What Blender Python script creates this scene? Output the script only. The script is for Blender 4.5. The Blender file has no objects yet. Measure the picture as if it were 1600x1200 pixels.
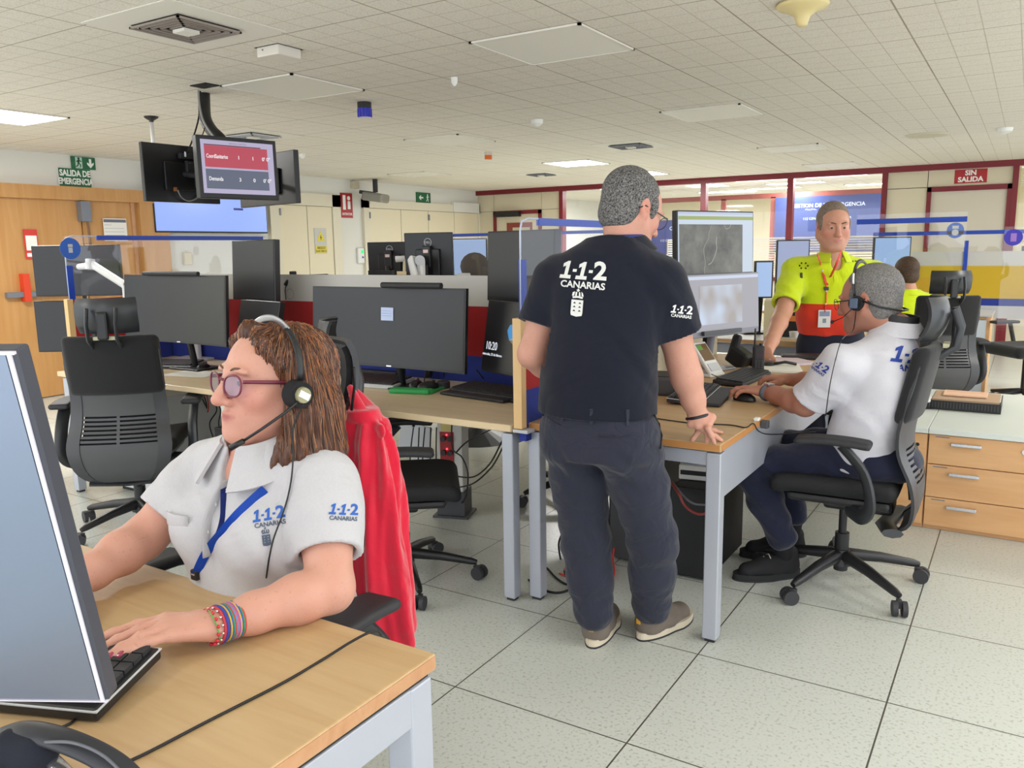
import bpy, bmesh, math, random
import numpy as np
from mathutils import Vector, Matrix, Euler
from mathutils.bvhtree import BVHTree
S = bpy.context.scene
COL = S.collection
PI = math.pi
random.seed(7)

# ------------------------------------------------------------------ camera
CAMZ = 1.394
F, PITCH, ROLL, YAW = 1281.63, 0.16399, -0.01454, 0.55954
def _rot(p, r, y):
    cy, sy = math.cos(y), math.sin(y); cp, sp = math.cos(p), math.sin(p); cr, sr = math.cos(r), math.sin(r)
    Ry = Matrix(((cy, sy, 0), (-sy, cy, 0), (0, 0, 1)))
    B0 = Matrix(((1, 0, 0), (0, 0, -1), (0, 1, 0)))
    Rp = Matrix(((1, 0, 0), (0, cp, -sp), (0, sp, cp)))
    Rr = Matrix(((cr, -sr, 0), (sr, cr, 0), (0, 0, 1)))
    return Rr @ Rp @ B0 @ Ry            # world -> camera (x right, y down, z forward)
RW = _rot(PITCH, ROLL, YAW)
cam_d = bpy.data.cameras.new('camera'); cam = bpy.data.objects.new('camera', cam_d); COL.objects.link(cam)
cam_d.sensor_width = 36.0; cam_d.lens = F / 1600 * 36.0; cam_d.clip_start = 0.05; cam_d.clip_end = 100
_c2w = RW.transposed() @ Matrix(((1, 0, 0), (0, -1, 0), (0, 0, -1)))
cam.matrix_world = Matrix.Translation((0, 0, CAMZ)) @ _c2w.to_4x4()
S.camera = cam
S.view_settings.view_transform = 'Standard'; S.view_settings.look = 'None'
S.view_settings.exposure = 0.0; S.view_settings.gamma = 1.0; S.view_settings.use_curve_mapping = False

# even world light added as soft fill through the room's open sides
wd = bpy.data.worlds.new('world'); S.world = wd; wd.use_nodes = True
wd.node_tree.nodes['Background'].inputs[0].default_value = (0.90, 0.94, 1.0, 1)
wd.node_tree.nodes['Background'].inputs[1].default_value = 2.45

# ------------------------------------------------------------------ places read off the photograph (plane -> point)
def ray(u, v):
    return RW.transposed() @ Vector(((u - 800) / F, (v - 600) / F, 1.0))
def PZ(u, v, z):
    d = ray(u, v); return d * ((z - CAMZ) / d.z) + Vector((0, 0, CAMZ))
def PY(u, v, y):
    d = ray(u, v); return d * (y / d.y) + Vector((0, 0, CAMZ))
def PX(u, v, x):
    d = ray(u, v); return d * (x / d.x) + Vector((0, 0, CAMZ))
def PD(u, v, dep):
    return ray(u, v) * dep + Vector((0, 0, CAMZ))

# ------------------------------------------------------------------ materials
def lin(c):
    c = c / 255.0
    return c / 12.92 if c <= 0.04045 else ((c + 0.055) / 1.055) ** 2.4
def rgb(r, g, b): return (lin(r), lin(g), lin(b), 1)
_mats = {}
def mat(name, col=(200, 200, 200), rough=0.5, metal=0.0, spec=0.5, emit=None, es=1.0, bump=None, noise=None, trans=0, alpha=1.0, coat=0, sheen=0, sss=0):
    if name in _mats: return _mats[name]
    m = bpy.data.materials.new(name); m.use_nodes = True; _mats[name] = m
    nt = m.node_tree; b = nt.nodes['Principled BSDF']
    b.inputs['Base Color'].default_value = rgb(*col); b.inputs['Roughness'].default_value = rough
    b.inputs['Metallic'].default_value = metal; b.inputs['Specular IOR Level'].default_value = spec
    if emit: b.inputs['Emission Color'].default_value = rgb(*emit); b.inputs['Emission Strength'].default_value = es
    if trans: b.inputs['Transmission Weight'].default_value = trans; b.inputs['IOR'].default_value = 1.1
    if alpha < 1: b.inputs['Alpha'].default_value = alpha
    if coat: b.inputs['Coat Weight'].default_value = coat; b.inputs['Coat Roughness'].default_value = 0.1
    if sheen: b.inputs['Sheen Weight'].default_value = sheen; b.inputs['Sheen Roughness'].default_value = 0.5
    if sss: b.inputs['Subsurface Weight'].default_value = sss; b.inputs['Subsurface Radius'].default_value = (0.012, 0.004, 0.002); b.inputs['Subsurface Scale'].default_value = 1.0
    tc = nt.nodes.new('ShaderNodeTexCoord')
    if noise:                                    # (scale, amount) mottled base colour
        n = nt.nodes.new('ShaderNodeTexNoise'); n.inputs['Scale'].default_value = noise[0]; n.inputs['Detail'].default_value = 4
        nt.links.new(tc.outputs['Object'], n.inputs['Vector'])
        mx = nt.nodes.new('ShaderNodeMix'); mx.data_type = 'RGBA'; mx.blend_type = 'MIX'
        k = noise[1]; c = rgb(*col)
        mx.inputs[6].default_value = tuple(max(0, x * (1 - k)) for x in c[:3]) + (1,)
        mx.inputs[7].default_value = tuple(min(1, x * (1 + k)) for x in c[:3]) + (1,)
        nt.links.new(n.outputs['Fac'], mx.inputs[0]); nt.links.new(mx.outputs[2], b.inputs['Base Color'])
    if bump:                                     # (scale, strength, distance)
        n = nt.nodes.new('ShaderNodeTexNoise'); n.inputs['Scale'].default_value = bump[0]; n.inputs['Detail'].default_value = 3
        nt.links.new(tc.outputs['Object'], n.inputs['Vector'])
        bp = nt.nodes.new('ShaderNodeBump'); bp.inputs['Strength'].default_value = bump[1]; bp.inputs['Distance'].default_value = bump[2] if len(bump) > 2 else 0.002
        nt.links.new(n.outputs['Fac'], bp.inputs['Height']); nt.links.new(bp.outputs['Normal'], b.inputs['Normal'])
    return m
class NT:
    """tiny node builder"""
    def __init__(s, name, rough=0.5, spec=0.5):
        s.m = bpy.data.materials.new(name); s.m.use_nodes = True; s.t = s.m.node_tree; s.b = s.t.nodes['Principled BSDF']
        s.b.inputs['Roughness'].default_value = rough; s.b.inputs['Specular IOR Level'].default_value = spec
        s.tc = s.t.nodes.new('ShaderNodeTexCoord'); _mats[name] = s.m
    def n(s, typ, ins=None, **kw):
        nd = s.t.nodes.new(typ)
        for k, v in kw.items(): setattr(nd, k, v)
        for k, v in (ins or {}).items():
            if isinstance(v, bpy.types.NodeSocket): s.t.links.new(v, nd.inputs[k])
            else: nd.inputs[k].default_value = v
        return nd
    def math(s, op, a, b=None):
        nd = s.t.nodes.new('ShaderNodeMath'); nd.operation = op
        for i, v in enumerate((a, b)):
            if v is None: continue
            if isinstance(v, bpy.types.NodeSocket): s.t.links.new(v, nd.inputs[i])
            else: nd.inputs[i].default_value = v
        return nd.outputs[0]
    def mix(s, f, a, b):
        nd = s.t.nodes.new('ShaderNodeMix'); nd.data_type = 'RGBA'
        for i, v in ((0, f), (6, a), (7, b)):
            if isinstance(v, bpy.types.NodeSocket): s.t.links.new(v, nd.inputs[i])
            else: nd.inputs[i].default_value = v
        return nd.outputs[2]
    def link(s, a, b): s.t.links.new(a, b)

# ------------------------------------------------------------------ objects
def props(o, label=None, cat=None, group=None, kind=None):
    if label: o['label'] = label
    if cat: o['category'] = cat
    if group: o['group'] = group
    if kind: o['kind'] = kind
    return o
def thing(name, label, cat, loc=(0, 0, 0), rz=0, group=None):
    o = bpy.data.objects.new(name, None); COL.objects.link(o); o.empty_display_size = 0.1
    o.location = loc; o.rotation_euler = (0, 0, rz)
    return props(o, label, cat, group)
def link(name, me, m=None, parent=None, smooth=False, label=None):
    if m is not None:
        for x in (m if isinstance(m, (list, tuple)) else [m]): me.materials.append(x)
    if smooth:
        me.polygons.foreach_set('use_smooth', [True] * len(me.polygons))
    o = bpy.data.objects.new(name, me); COL.objects.link(o)
    if parent: o.parent = parent
    if label: o['label'] = label
    return o
def copy_tree(o, parent=None):
    c = o.copy(); COL.objects.link(c)
    if parent: c.parent = parent
    for ch in list(o.children):
        copy_tree(ch, c)
    return c

class MB:
    """collects shapes into one bmesh"""
    def __init__(s): s.bm = bmesh.new(); s.mi = 0
    def _fin(s, verts, M):
        if M is not None: bmesh.ops.transform(s.bm, matrix=M, verts=verts)
        if s.mi:
            fs = set()
            for v in verts: fs.update(v.link_faces)
            for f in fs: f.material_index = s.mi
        return s
    def box(s, c, d, rot=None, bev=0, M=None, seg=2):
        r = bmesh.ops.create_cube(s.bm, size=1.0); vs = r['verts']
        bmesh.ops.scale(s.bm, vec=d, verts=vs)
        if bev:
            es = list({e for v in vs for e in v.link_edges})
            rb = bmesh.ops.bevel(s.bm, geom=es, offset=bev, segments=seg, affect='EDGES', profile=0.5)
            vs = list({v for f in rb['faces'] for v in f.verts} | {v for v in vs if v.is_valid})
        mm = Matrix.Translation(c)
        if rot is not None: mm = mm @ (rot if isinstance(rot, Matrix) else Euler(rot).to_matrix().to_4x4())
        if M is not None: mm = M @ mm
        return s._fin(vs, mm)
    def bb(s, lo, hi, bev=0, M=None):
        return s.box([(a + b) / 2 for a, b in zip(lo, hi)], [abs(b - a) for a, b in zip(lo, hi)], None, bev, M)
    def cyl(s, a, b, r1, r2=None, n=20, M=None, caps=True):
        a = Vector(a); b = Vector(b); d = b - a
        r = bmesh.ops.create_cone(s.bm, cap_ends=caps, segments=n, radius1=r1, radius2=r1 if r2 is None else r2, depth=d.length)
        mm = Matrix.Translation((a + b) / 2) @ d.to_track_quat('Z', 'Y').to_matrix().to_4x4()
        if M is not None: mm = M @ mm
        return s._fin(r['verts'], mm)
    def sph(s, c, r, sc=(1, 1, 1), n=16, M=None, rot=None):
        q = bmesh.ops.create_uvsphere(s.bm, u_segments=n, v_segments=max(6, n // 2), radius=r)
        mm = Matrix.Translation(c)
        if rot is not None: mm = mm @ (rot if isinstance(rot, Matrix) else Euler(rot).to_matrix().to_4x4())
        mm = mm @ Matrix.Diagonal((*sc, 1))
        if M is not None: mm = M @ mm
        return s._fin(q['verts'], mm)
    def tube(s, pts, r, n=8, M=None, closed=False, flat=None):
        """swept circle (or flat ribbon section (a,b)) along points"""
        pts = [Vector(p) for p in pts]; rings = []; N = len(pts)
        rr = r if isinstance(r, (list, tuple)) else [r] * N
        up = None
        for i, p in enumerate(pts):
            if closed: t = pts[(i + 1) % N] - pts[i - 1]
            else: t = pts[min(i + 1, N - 1)] - pts[max(i - 1, 0)]
            if t.length < 1e-9: t = Vector((0, 0, 1))
            t.normalize()
            if up is None: up = Vector((0, 0, 1)) if abs(t.z) < 0.9 else Vector((0, 1, 0))
            x = up.cross(t)
            if x.length < 1e-6: x = Vector((1, 0, 0))
            x.normalize(); y = t.cross(x); up = y
            ring = []
            for k in range(n):
                a = 2 * PI * k / n
                if flat: q = p + x * (flat[0] * math.cos(a)) + y * (flat[1] * math.sin(a))
                else: q = p + (x * math.cos(a) + y * math.sin(a)) * rr[i]
                ring.append(s.bm.verts.new(q))
            rings.append(ring)
        m = N if closed else N - 1
        for i in range(m):
            A, B = rings[i], rings[(i + 1) % N]
            for k in range(n): s.bm.faces.new((A[k], A[(k + 1) % n], B[(k + 1) % n], B[k]))
        if not closed and n > 2:
            s.bm.faces.new(rings[0][::-1]); s.bm.faces.new(rings[-1])
        return s._fin([v for r_ in rings for v in r_], M)
    def lathe(s, prof, c=(0, 0, 0), n=24, M=None):
        rings = []
        for (r, z) in prof:
            rings.append([s.bm.verts.new((c[0] + r * math.cos(2 * PI * k / n), c[1] + r * math.sin(2 * PI * k / n), c[2] + z)) for k in range(n)])
        for A, B in zip(rings, rings[1:]):
            for k in range(n): s.bm.faces.new((A[k], A[(k + 1) % n], B[(k + 1) % n], B[k]))
        s.bm.faces.new(rings[0][::-1]); s.bm.faces.new(rings[-1])
        return s._fin([v for r_ in rings for v in r_], M)
    def prism(s, poly, lo, hi, axis='z', M=None):
        """polygon (2D) extruded from lo to hi along axis"""
        def P(a, b, h): return {'z': (a, b, h), 'y': (a, h, b), 'x': (h, a, b)}[axis]
        A = [s.bm.verts.new(P(a, b, lo)) for a, b in poly]; B = [s.bm.verts.new(P(a, b, hi)) for a, b in poly]
        n = len(poly)
        s.bm.faces.new(A[::-1]); s.bm.faces.new(B)
        for k in range(n): s.bm.faces.new((A[k], A[(k + 1) % n], B[(k + 1) % n], B[k]))
        return s._fin(A + B, M)
    def grid(s, fn, nu, nv, thick=0, M=None):
        """surface fn(u,v) 0..1; optional thickness along fn normal approximated by offset function"""
        V = [[s.bm.verts.new(fn(i / nu, j / nv)) for j in range(nv + 1)] for i in range(nu + 1)]
        fs = []
        for i in range(nu):
            for j in range(nv): fs.append(s.bm.faces.new((V[i][j], V[i + 1][j], V[i + 1][j + 1], V[i][j + 1])))
        vs = [v for r_ in V for v in r_]
        if thick:
            bmesh.ops.recalc_face_normals(s.bm, faces=fs)
            r = bmesh.ops.solidify(s.bm, geom=fs, thickness=thick)
            vs += [g for g in r['geom'] if isinstance(g, bmesh.types.BMVert)]
        return s._fin(vs, M)
    def build(s, name, m, parent=None, smooth=False, label=None, ang=None, fixn=True):
        if fixn: bmesh.ops.recalc_face_normals(s.bm, faces=s.bm.faces[:])
        me = bpy.data.meshes.new(name); s.bm.to_mesh(me); s.bm.free()
        o = link(name, me, m, parent, smooth, label)
        if smooth and ang: me.set_sharp_from_angle(angle=ang)
        return o
def B(name, lo, hi, m, parent=None, bev=0, label=None):
    return MB().bb(lo, hi, bev).build(name, m, parent, label=label)
def struct(name, mb_or_lohi, m, label=None):
    if isinstance(mb_or_lohi, MB): o = mb_or_lohi.build(name, m)
    else: o = MB().bb(*mb_or_lohi).build(name, m)
    o['kind'] = 'structure'
    if label: o['label'] = label
    return o
def text_mesh(txt, size=0.1, bold=0.0, ext=0.0005, shear=0, space=1.0, sx=1.0, align='CENTER'):
    cu = bpy.data.curves.new('lettering', 'FONT'); cu.body = txt; cu.size = size; cu.offset = bold; cu.extrude = ext
    cu.shear = shear; cu.space_character = space; cu.align_x = align; cu.align_y = 'CENTER'; cu.resolution_u = 3
    o = bpy.data.objects.new('lettering', cu); COL.objects.link(o)
    me = bpy.data.meshes.new_from_object(o.evaluated_get(bpy.context.evaluated_depsgraph_get()))
    bpy.data.objects.remove(o); bpy.data.curves.remove(cu)
    if sx != 1.0: me.transform(Matrix.Diagonal((sx, 1, 1, 1)))
    return me
def text_on(name, txt, M, size, m, parent, **kw):
    me = text_mesh(txt, size, **kw); me.transform(M)
    return link(name, me, m, parent)
def frameM(origin, xdir, ydir):
    """matrix whose local x,y go along xdir,ydir (z = out of the page)"""
    x = Vector(xdir).normalized(); y = Vector(ydir); y = (y - x * y.dot(x)).normalized(); z = x.cross(y)
    M = Matrix((x, y, z)).transposed().to_4x4(); M.translation = Vector(origin); return M
def catmull(P, n=8, closed=False):
    P = [np.array(p, float) for p in P]; out = []; N = len(P)
    rng = range(N if closed else N - 1)
    for i in rng:
        p0 = P[(i - 1) % N] if closed else P[max(i - 1, 0)]; p1 = P[i]; p2 = P[(i + 1) % N]
        p3 = P[(i + 2) % N] if closed else P[min(i + 2, N - 1)]
        for k in range(n):
            t = k / n
            out.append(tuple(0.5 * ((2 * p1) + (-p0 + p2) * t + (2 * p0 - 5 * p1 + 4 * p2 - p3) * t * t + (-p0 + 3 * p1 - 3 * p2 + p3) * t ** 3)))
    if not closed: out.append(tuple(P[-1]))
    return out

# ------------------------------------------------------------------ implicit modelling for soft bodies
class SDF:
    def __init__(s, lo, hi, h):
        s.h = h; s.lo = np.array(lo, np.float64); n = np.ceil((np.array(hi) - s.lo) / h).astype(int) + 1
        s.n = n; s.ax = [s.lo[i] + h * np.arange(n[i]) for i in range(3)]
        s.F = np.full(tuple(n), 0.2, np.float32)
    def _sl(s, lo, hi):
        a = np.clip(np.floor((np.array(lo) - s.lo) / s.h).astype(int), 0, s.n - 1)
        b = np.clip(np.ceil((np.array(hi) - s.lo) / s.h).astype(int) + 1, 1, s.n)
        if np.any(b <= a): return None
        sl = tuple(slice(int(i), int(j)) for i, j in zip(a, b))
        G = np.meshgrid(*(s.ax[i][sl[i]] for i in range(3)), indexing='ij', sparse=True)
        return sl, G
    def _mix(s, sl, d, k, op):
        F0 = s.F[sl]; d = d.astype(np.float32)
        if op == 'sub': d = -d; a, b = -F0, -d
        else: a, b = F0, d
        if k > 0:
            hh = np.maximum(k - np.abs(a - b), 0) / k; r = np.minimum(a, b) - hh * hh * k * 0.25
        else: r = np.minimum(a, b)
        s.F[sl] = -r if op == 'sub' else r
    def cone(s, a, b, r1, r2, k=0.02, op='add', sc=None):
        """tapered capsule; sc=(dir, factor) flattens the section along dir"""
        a = np.array(a, float); b = np.array(b, float); m = max(r1, r2) + 0.05 + k
        q = s._sl(np.minimum(a, b) - m, np.maximum(a, b) + m)
        if q is None: return s
        sl, (X, Y, Z) = q; ba = b - a; L2 = ba @ ba + 1e-12
        px, py, pz = X - a[0], Y - a[1], Z - a[2]
        t = np.clip((px * ba[0] + py * ba[1] + pz * ba[2]) / L2, 0, 1)
        dx, dy, dz = px - t * ba[0], py - t * ba[1], pz - t * ba[2]
        if sc is not None:
            w = np.array(sc[0], float); w /= np.linalg.norm(w); pr = (dx * w[0] + dy * w[1] + dz * w[2]) * (1 / sc[1] - 1)
            dx, dy, dz = dx + pr * w[0], dy + pr * w[1], dz + pr * w[2]
        d = np.sqrt(dx * dx + dy * dy + dz * dz) - (r1 + (r2 - r1) * t)
        s._mix(sl, d, k, op); return s
    def chain(s, pts, rs, k=0.02, op='add', sc=None):
        for i in range(len(pts) - 1): s.cone(pts[i], pts[i + 1], rs[i], rs[i + 1], k, op, sc)
        return s
    def ell(s, c, r, k=0.02, op='add', R=None):
        c = np.array(c, float); r = np.array(r, float); m = r.max() + 0.04 + k
        q = s._sl(c - m, c + m)
        if q is None: return s
        sl, (X, Y, Z) = q; x, y, z = X - c[0], Y - c[1], Z - c[2]
        if R is not None:
            R = np.array(R)[:3, :3]
            x, y, z = (R[0, 0] * x + R[1, 0] * y + R[2, 0] * z, R[0, 1] * x + R[1, 1] * y + R[2, 1] * z, R[0, 2] * x + R[1, 2] * y + R[2, 2] * z)
        k0 = np.sqrt((x / r[0]) ** 2 + (y / r[1]) ** 2 + (z / r[2]) ** 2) + 1e-6
        k1 = np.sqrt((x / r[0] ** 2) ** 2 + (y / r[1] ** 2) ** 2 + (z / r[2] ** 2) ** 2) + 1e-6
        s._mix(sl, k0 * (k0 - 1) / k1, k, op); return s
    def rbox(s, c, hd, r, k=0.01, op='add', R=None, bend=None):
        c = np.array(c, float); m = np.linalg.norm(hd) + r + 0.04
        q = s._sl(c - m, c + m)
        if q is None: return s
        sl, (X, Y, Z) = q; x, y, z = X - c[0], Y - c[1], Z - c[2]
        if R is not None:
            R = np.array(R)[:3, :3]
            x, y, z = (R[0, 0] * x + R[1, 0] * y + R[2, 0] * z, R[0, 1] * x + R[1, 1] * y + R[2, 1] * z, R[0, 2] * x + R[1, 2] * y + R[2, 2] * z)
        if bend: x, y, z = bend(x, y, z)
        qx, qy, qz = np.abs(x) - (hd[0] - r), np.abs(y) - (hd[1] - r), np.abs(z) - (hd[2] - r)
        d = np.sqrt(np.maximum(qx, 0) ** 2 + np.maximum(qy, 0) ** 2 + np.maximum(qz, 0) ** 2) + np.minimum(np.maximum(qx, np.maximum(qy, qz)), 0) - r
        s._mix(sl, d + 0 * (X + Y + Z), k, op); return s
    def loft(s, p0, p1, xdir, secs, k=0.02, op='add', pw=2.3):
        """stack of superellipses between p0 and p1. secs: (t, cx, cy, a, b); x along xdir, y = axis x xdir"""
        p0 = np.array(p0, float); p1 = np.array(p1, float); ax = p1 - p0; L = np.linalg.norm(ax); ax /= L
        xd = np.array(xdir, float); xd -= ax * (xd @ ax); xd /= np.linalg.norm(xd); yd = np.cross(ax, xd)
        A = np.array(secs, float); tt = np.linspace(A[0, 0], A[-1, 0], 60)
        cs = np.array([catm1(A[:, 0], A[:, j], tt) for j in range(1, 5)])
        mx = np.abs(A[:, 3:5]).max() + np.abs(A[:, 1:3]).max() + 0.05
        e0, e1 = p0 + ax * L * A[0, 0], p0 + ax * L * A[-1, 0]
        q = s._sl(np.minimum(e0, e1) - mx, np.maximum(e0, e1) + mx)
        if q is None: return s
        sl, (X, Y, Z) = q; x, y, z = X - p0[0], Y - p0[1], Z - p0[2]
        w = (x * ax[0] + y * ax[1] + z * ax[2]) / L
        wc = np.clip(w, A[0, 0], A[-1, 0])
        cx, cy, a, b = (np.interp(wc, tt, c) for c in cs)
        lx = x * xd[0] + y * xd[1] + z * xd[2] - cx; ly = x * yd[0] + y * yd[1] + z * yd[2] - cy
        g = (np.abs(lx / a) ** pw + np.abs(ly / b) ** pw) ** (1 / pw)
        d = (g - 1) * np.minimum(a, b)
        dz = np.abs(w - wc) * L
        d = np.where(dz > 0, np.sqrt(np.maximum(d, 0) ** 2 + dz ** 2) + np.minimum(d, 0) * 0, d)
        s._mix(sl, d, k, op); return s
    def torus(s, c, nrm, R, r, k=0.005, op='add'):
        c = np.array(c, float); nrm = np.array(nrm, float); nrm /= np.linalg.norm(nrm); m = R + r + 0.03
        q = s._sl(c - m, c + m)
        if q is None: return s
        sl, (X, Y, Z) = q; x, y, z = X - c[0], Y - c[1], Z - c[2]
        hgt = x * nrm[0] + y * nrm[1] + z * nrm[2]
        rad = np.sqrt(np.maximum(x * x + y * y + z * z - hgt * hgt, 0))
        s._mix(sl, np.sqrt((rad - R) ** 2 + hgt ** 2) - r, k, op); return s
    def disp(s, fn):
        X, Y, Z = np.meshgrid(*s.ax, indexing='ij', sparse=True)
        msk = np.abs(s.F) < 0.05
        d = fn(X, Y, Z); s.F = np.where(msk, s.F + d, s.F).astype(np.float32); return s
    def shrink(s, off): s.F = s.F + np.float32(off); return s
    def cut(s, p, n, k=0):
        """remove everything on the +n side of the plane"""
        n = np.array(n, float); n /= np.linalg.norm(n)
        X, Y, Z = np.meshgrid(*s.ax, indexing='ij', sparse=True)
        d = (X - p[0]) * n[0] + (Y - p[1]) * n[1] + (Z - p[2]) * n[2]
        s.F = np.maximum(s.F, d.astype(np.float32)); return s
    def mesh(s, name):
        F = s.F.copy(); F[0], F[-1], F[:, 0], F[:, -1], F[:, :, 0], F[:, :, -1] = (np.maximum(F[0], s.h),) + (np.maximum(F[-1], s.h),) + (np.maximum(F[:, 0], s.h),) + (np.maximum(F[:, -1], s.h),) + (np.maximum(F[:, :, 0], s.h),) + (np.maximum(F[:, :, -1], s.h),)
        ins = F < 0
        c = [F[i:F.shape[0] - 1 + i, j:F.shape[1] - 1 + j, k:F.shape[2] - 1 + k] for i in (0, 1) for j in (0, 1) for k in (0, 1)]
        cnt = sum((x < 0).astype(np.int8) for x in c); act = (cnt > 0) & (cnt < 8)
        idx = np.full(act.shape, -1, np.int32); cells = np.argwhere(act); idx[act] = np.arange(len(cells))
        cv = np.array([x[act] for x in c]); off = np.array([(i, j, k) for i in (0, 1) for j in (0, 1) for k in (0, 1)], float)
        acc = np.zeros((len(cells), 3)); num = np.zeros(len(cells))
        for a in range(8):
            for b_ in range(a + 1, 8):
                if np.abs(off[a] - off[b_]).sum() != 1: continue
                m = (cv[a] < 0) != (cv[b_] < 0); t = cv[a] / np.where(m, cv[a] - cv[b_], 1)
                acc[m] += off[a] + (off[b_] - off[a]) * t[m][:, None]; num[m] += 1
        V = s.lo + (cells + acc / num[:, None]) * s.h
        Q = []
        for ax in range(3):
            sl0 = [slice(1, -1)] * 3; sl1 = [slice(1, -1)] * 3
            sl0[ax] = slice(0, -1); sl1[ax] = slice(1, None)
            A, B_ = ins[tuple(sl0)], ins[tuple(sl1)]; base = np.array([1, 1, 1]); base[ax] = 0
            o1, o2 = [(1, 2), (2, 0), (0, 1)][ax]
            for flip, m in ((0, A & ~B_), (1, ~A & B_)):
                e = np.argwhere(m) + base
                if not len(e): continue
                d1 = np.zeros(3, int); d1[o1] = 1; d2 = np.zeros(3, int); d2[o2] = 1
                g = [idx[tuple((e - q).T)] for q in (d1 + d2, d2, 0 * d1, d1)]
                q = np.stack(g if not flip else g[::-1], 1); Q.append(q)
        Q = np.concatenate(Q); Q = Q[(Q >= 0).all(1)]
        me = bpy.data.meshes.new(name); me.vertices.add(len(V)); me.vertices.foreach_set('co', V.astype(np.float32).ravel())
        me.loops.add(len(Q) * 4); me.loops.foreach_set('vertex_index', Q.astype(np.int32).ravel())
        me.polygons.add(len(Q)); me.polygons.foreach_set('loop_start', np.arange(0, len(Q) * 4, 4, dtype=np.int32))
        me.update(calc_edges=True); return me
    def build(s, name, m, parent=None, label=None):
        me = s.mesh(name); return link(name, me, m, parent, True, label)
def catm1(xs, ys, t):
    """monotone-ish smooth 1D interpolation"""
    xs = np.array(xs, float); ys = np.array(ys, float)
    if len(xs) < 3: return np.interp(t, xs, ys)
    m = np.gradient(ys, xs); i = np.clip(np.searchsorted(xs, t) - 1, 0, len(xs) - 2)
    h = xs[i + 1] - xs[i]; u = (t - xs[i]) / h
    return (2 * u ** 3 - 3 * u ** 2 + 1) * ys[i] + (u ** 3 - 2 * u ** 2 + u) * h * m[i] + (-2 * u ** 3 + 3 * u ** 2) * ys[i + 1] + (u ** 3 - u ** 2) * h * m[i + 1]
def drape(me, tree, M, direction, off=0.0015, maxd=0.5, cuts=0):
    """lay a flat decal mesh (in its own xy plane, placed by M) on a surface along direction"""
    bm = bmesh.new(); bm.from_mesh(me)
    if cuts:
        bmesh.ops.triangulate(bm, faces=bm.faces[:])
        for _ in range(cuts):
            es = [e for e in bm.edges if e.calc_length() > 0.012]
            if not es: break
            bmesh.ops.subdivide_edges(bm, edges=es, cuts=1); bmesh.ops.triangulate(bm, faces=bm.faces[:])
    bm.transform(M); d = Vector(direction).normalized(); miss = []; zs = sorted([(tree.ray_cast(v.co - d * 0.25, d, 1.5)[3] or 9) for v in bm.verts]); med = zs[len(zs) // 2]
    for v in bm.verts:
        loc, nr, i, ds = tree.ray_cast(v.co - d * 0.25, d, 1.5)
        if loc is None or abs(ds - med) > .10: miss.append(v)
        else: v.co = loc - d * off
    if miss: bmesh.ops.delete(bm, geom=miss, context='VERTS')
    bm.to_mesh(me); bm.free(); return me

# ================================================================== THE ROOM
CZ = 2.375
XL, YB = -8.2, 12.05
def mk_floor():
    n = NT('terrazzo_tiles', 0.28, 0.5)
    sp = n.n('ShaderNodeSeparateXYZ', {0: n.tc.outputs['Object']})
    def edge(s, ph):
        a = n.math('FRACT', n.math('DIVIDE', n.math('SUBTRACT', s, ph - 30.0), 0.6)); return n.math('MINIMUM', a, n.math('SUBTRACT', 1.0, a))
    e = n.math('MINIMUM', edge(sp.outputs[0], -0.27), edge(sp.outputs[1], 1.975))
    ln = n.math('LESS_THAN', e, 0.0042)
    nz = n.n('ShaderNodeTexNoise', {'Vector': n.tc.outputs['Object'], 'Scale': 95.0, 'Detail': 2.0})
    r = n.n('ShaderNodeValToRGB', {0: nz.outputs['Fac']}); r.color_ramp.elements[0].position = 0.33; r.color_ramp.elements[1].position = 0.45
    r.color_ramp.elements[0].color = rgb(168, 168, 156); r.color_ramp.elements[1].color = rgb(198, 202, 196)
    n2 = n.n('ShaderNodeTexNoise', {'Vector': n.tc.outputs['Object'], 'Scale': 1.3, 'Detail': 3.0})
    c = n.mix(n.math('MULTIPLY', n2.outputs['Fac'], 0.35), r.outputs[0], rgb(190, 191, 180))
    n.link(n.mix(ln, c, rgb(84, 80, 72)), n.b.inputs['Base Color'])
    n.link(n.math('ADD', n.math('MULTIPLY', n2.outputs['Fac'], 0.16), 0.22), n.b.inputs['Roughness'])
    return n.m
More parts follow.
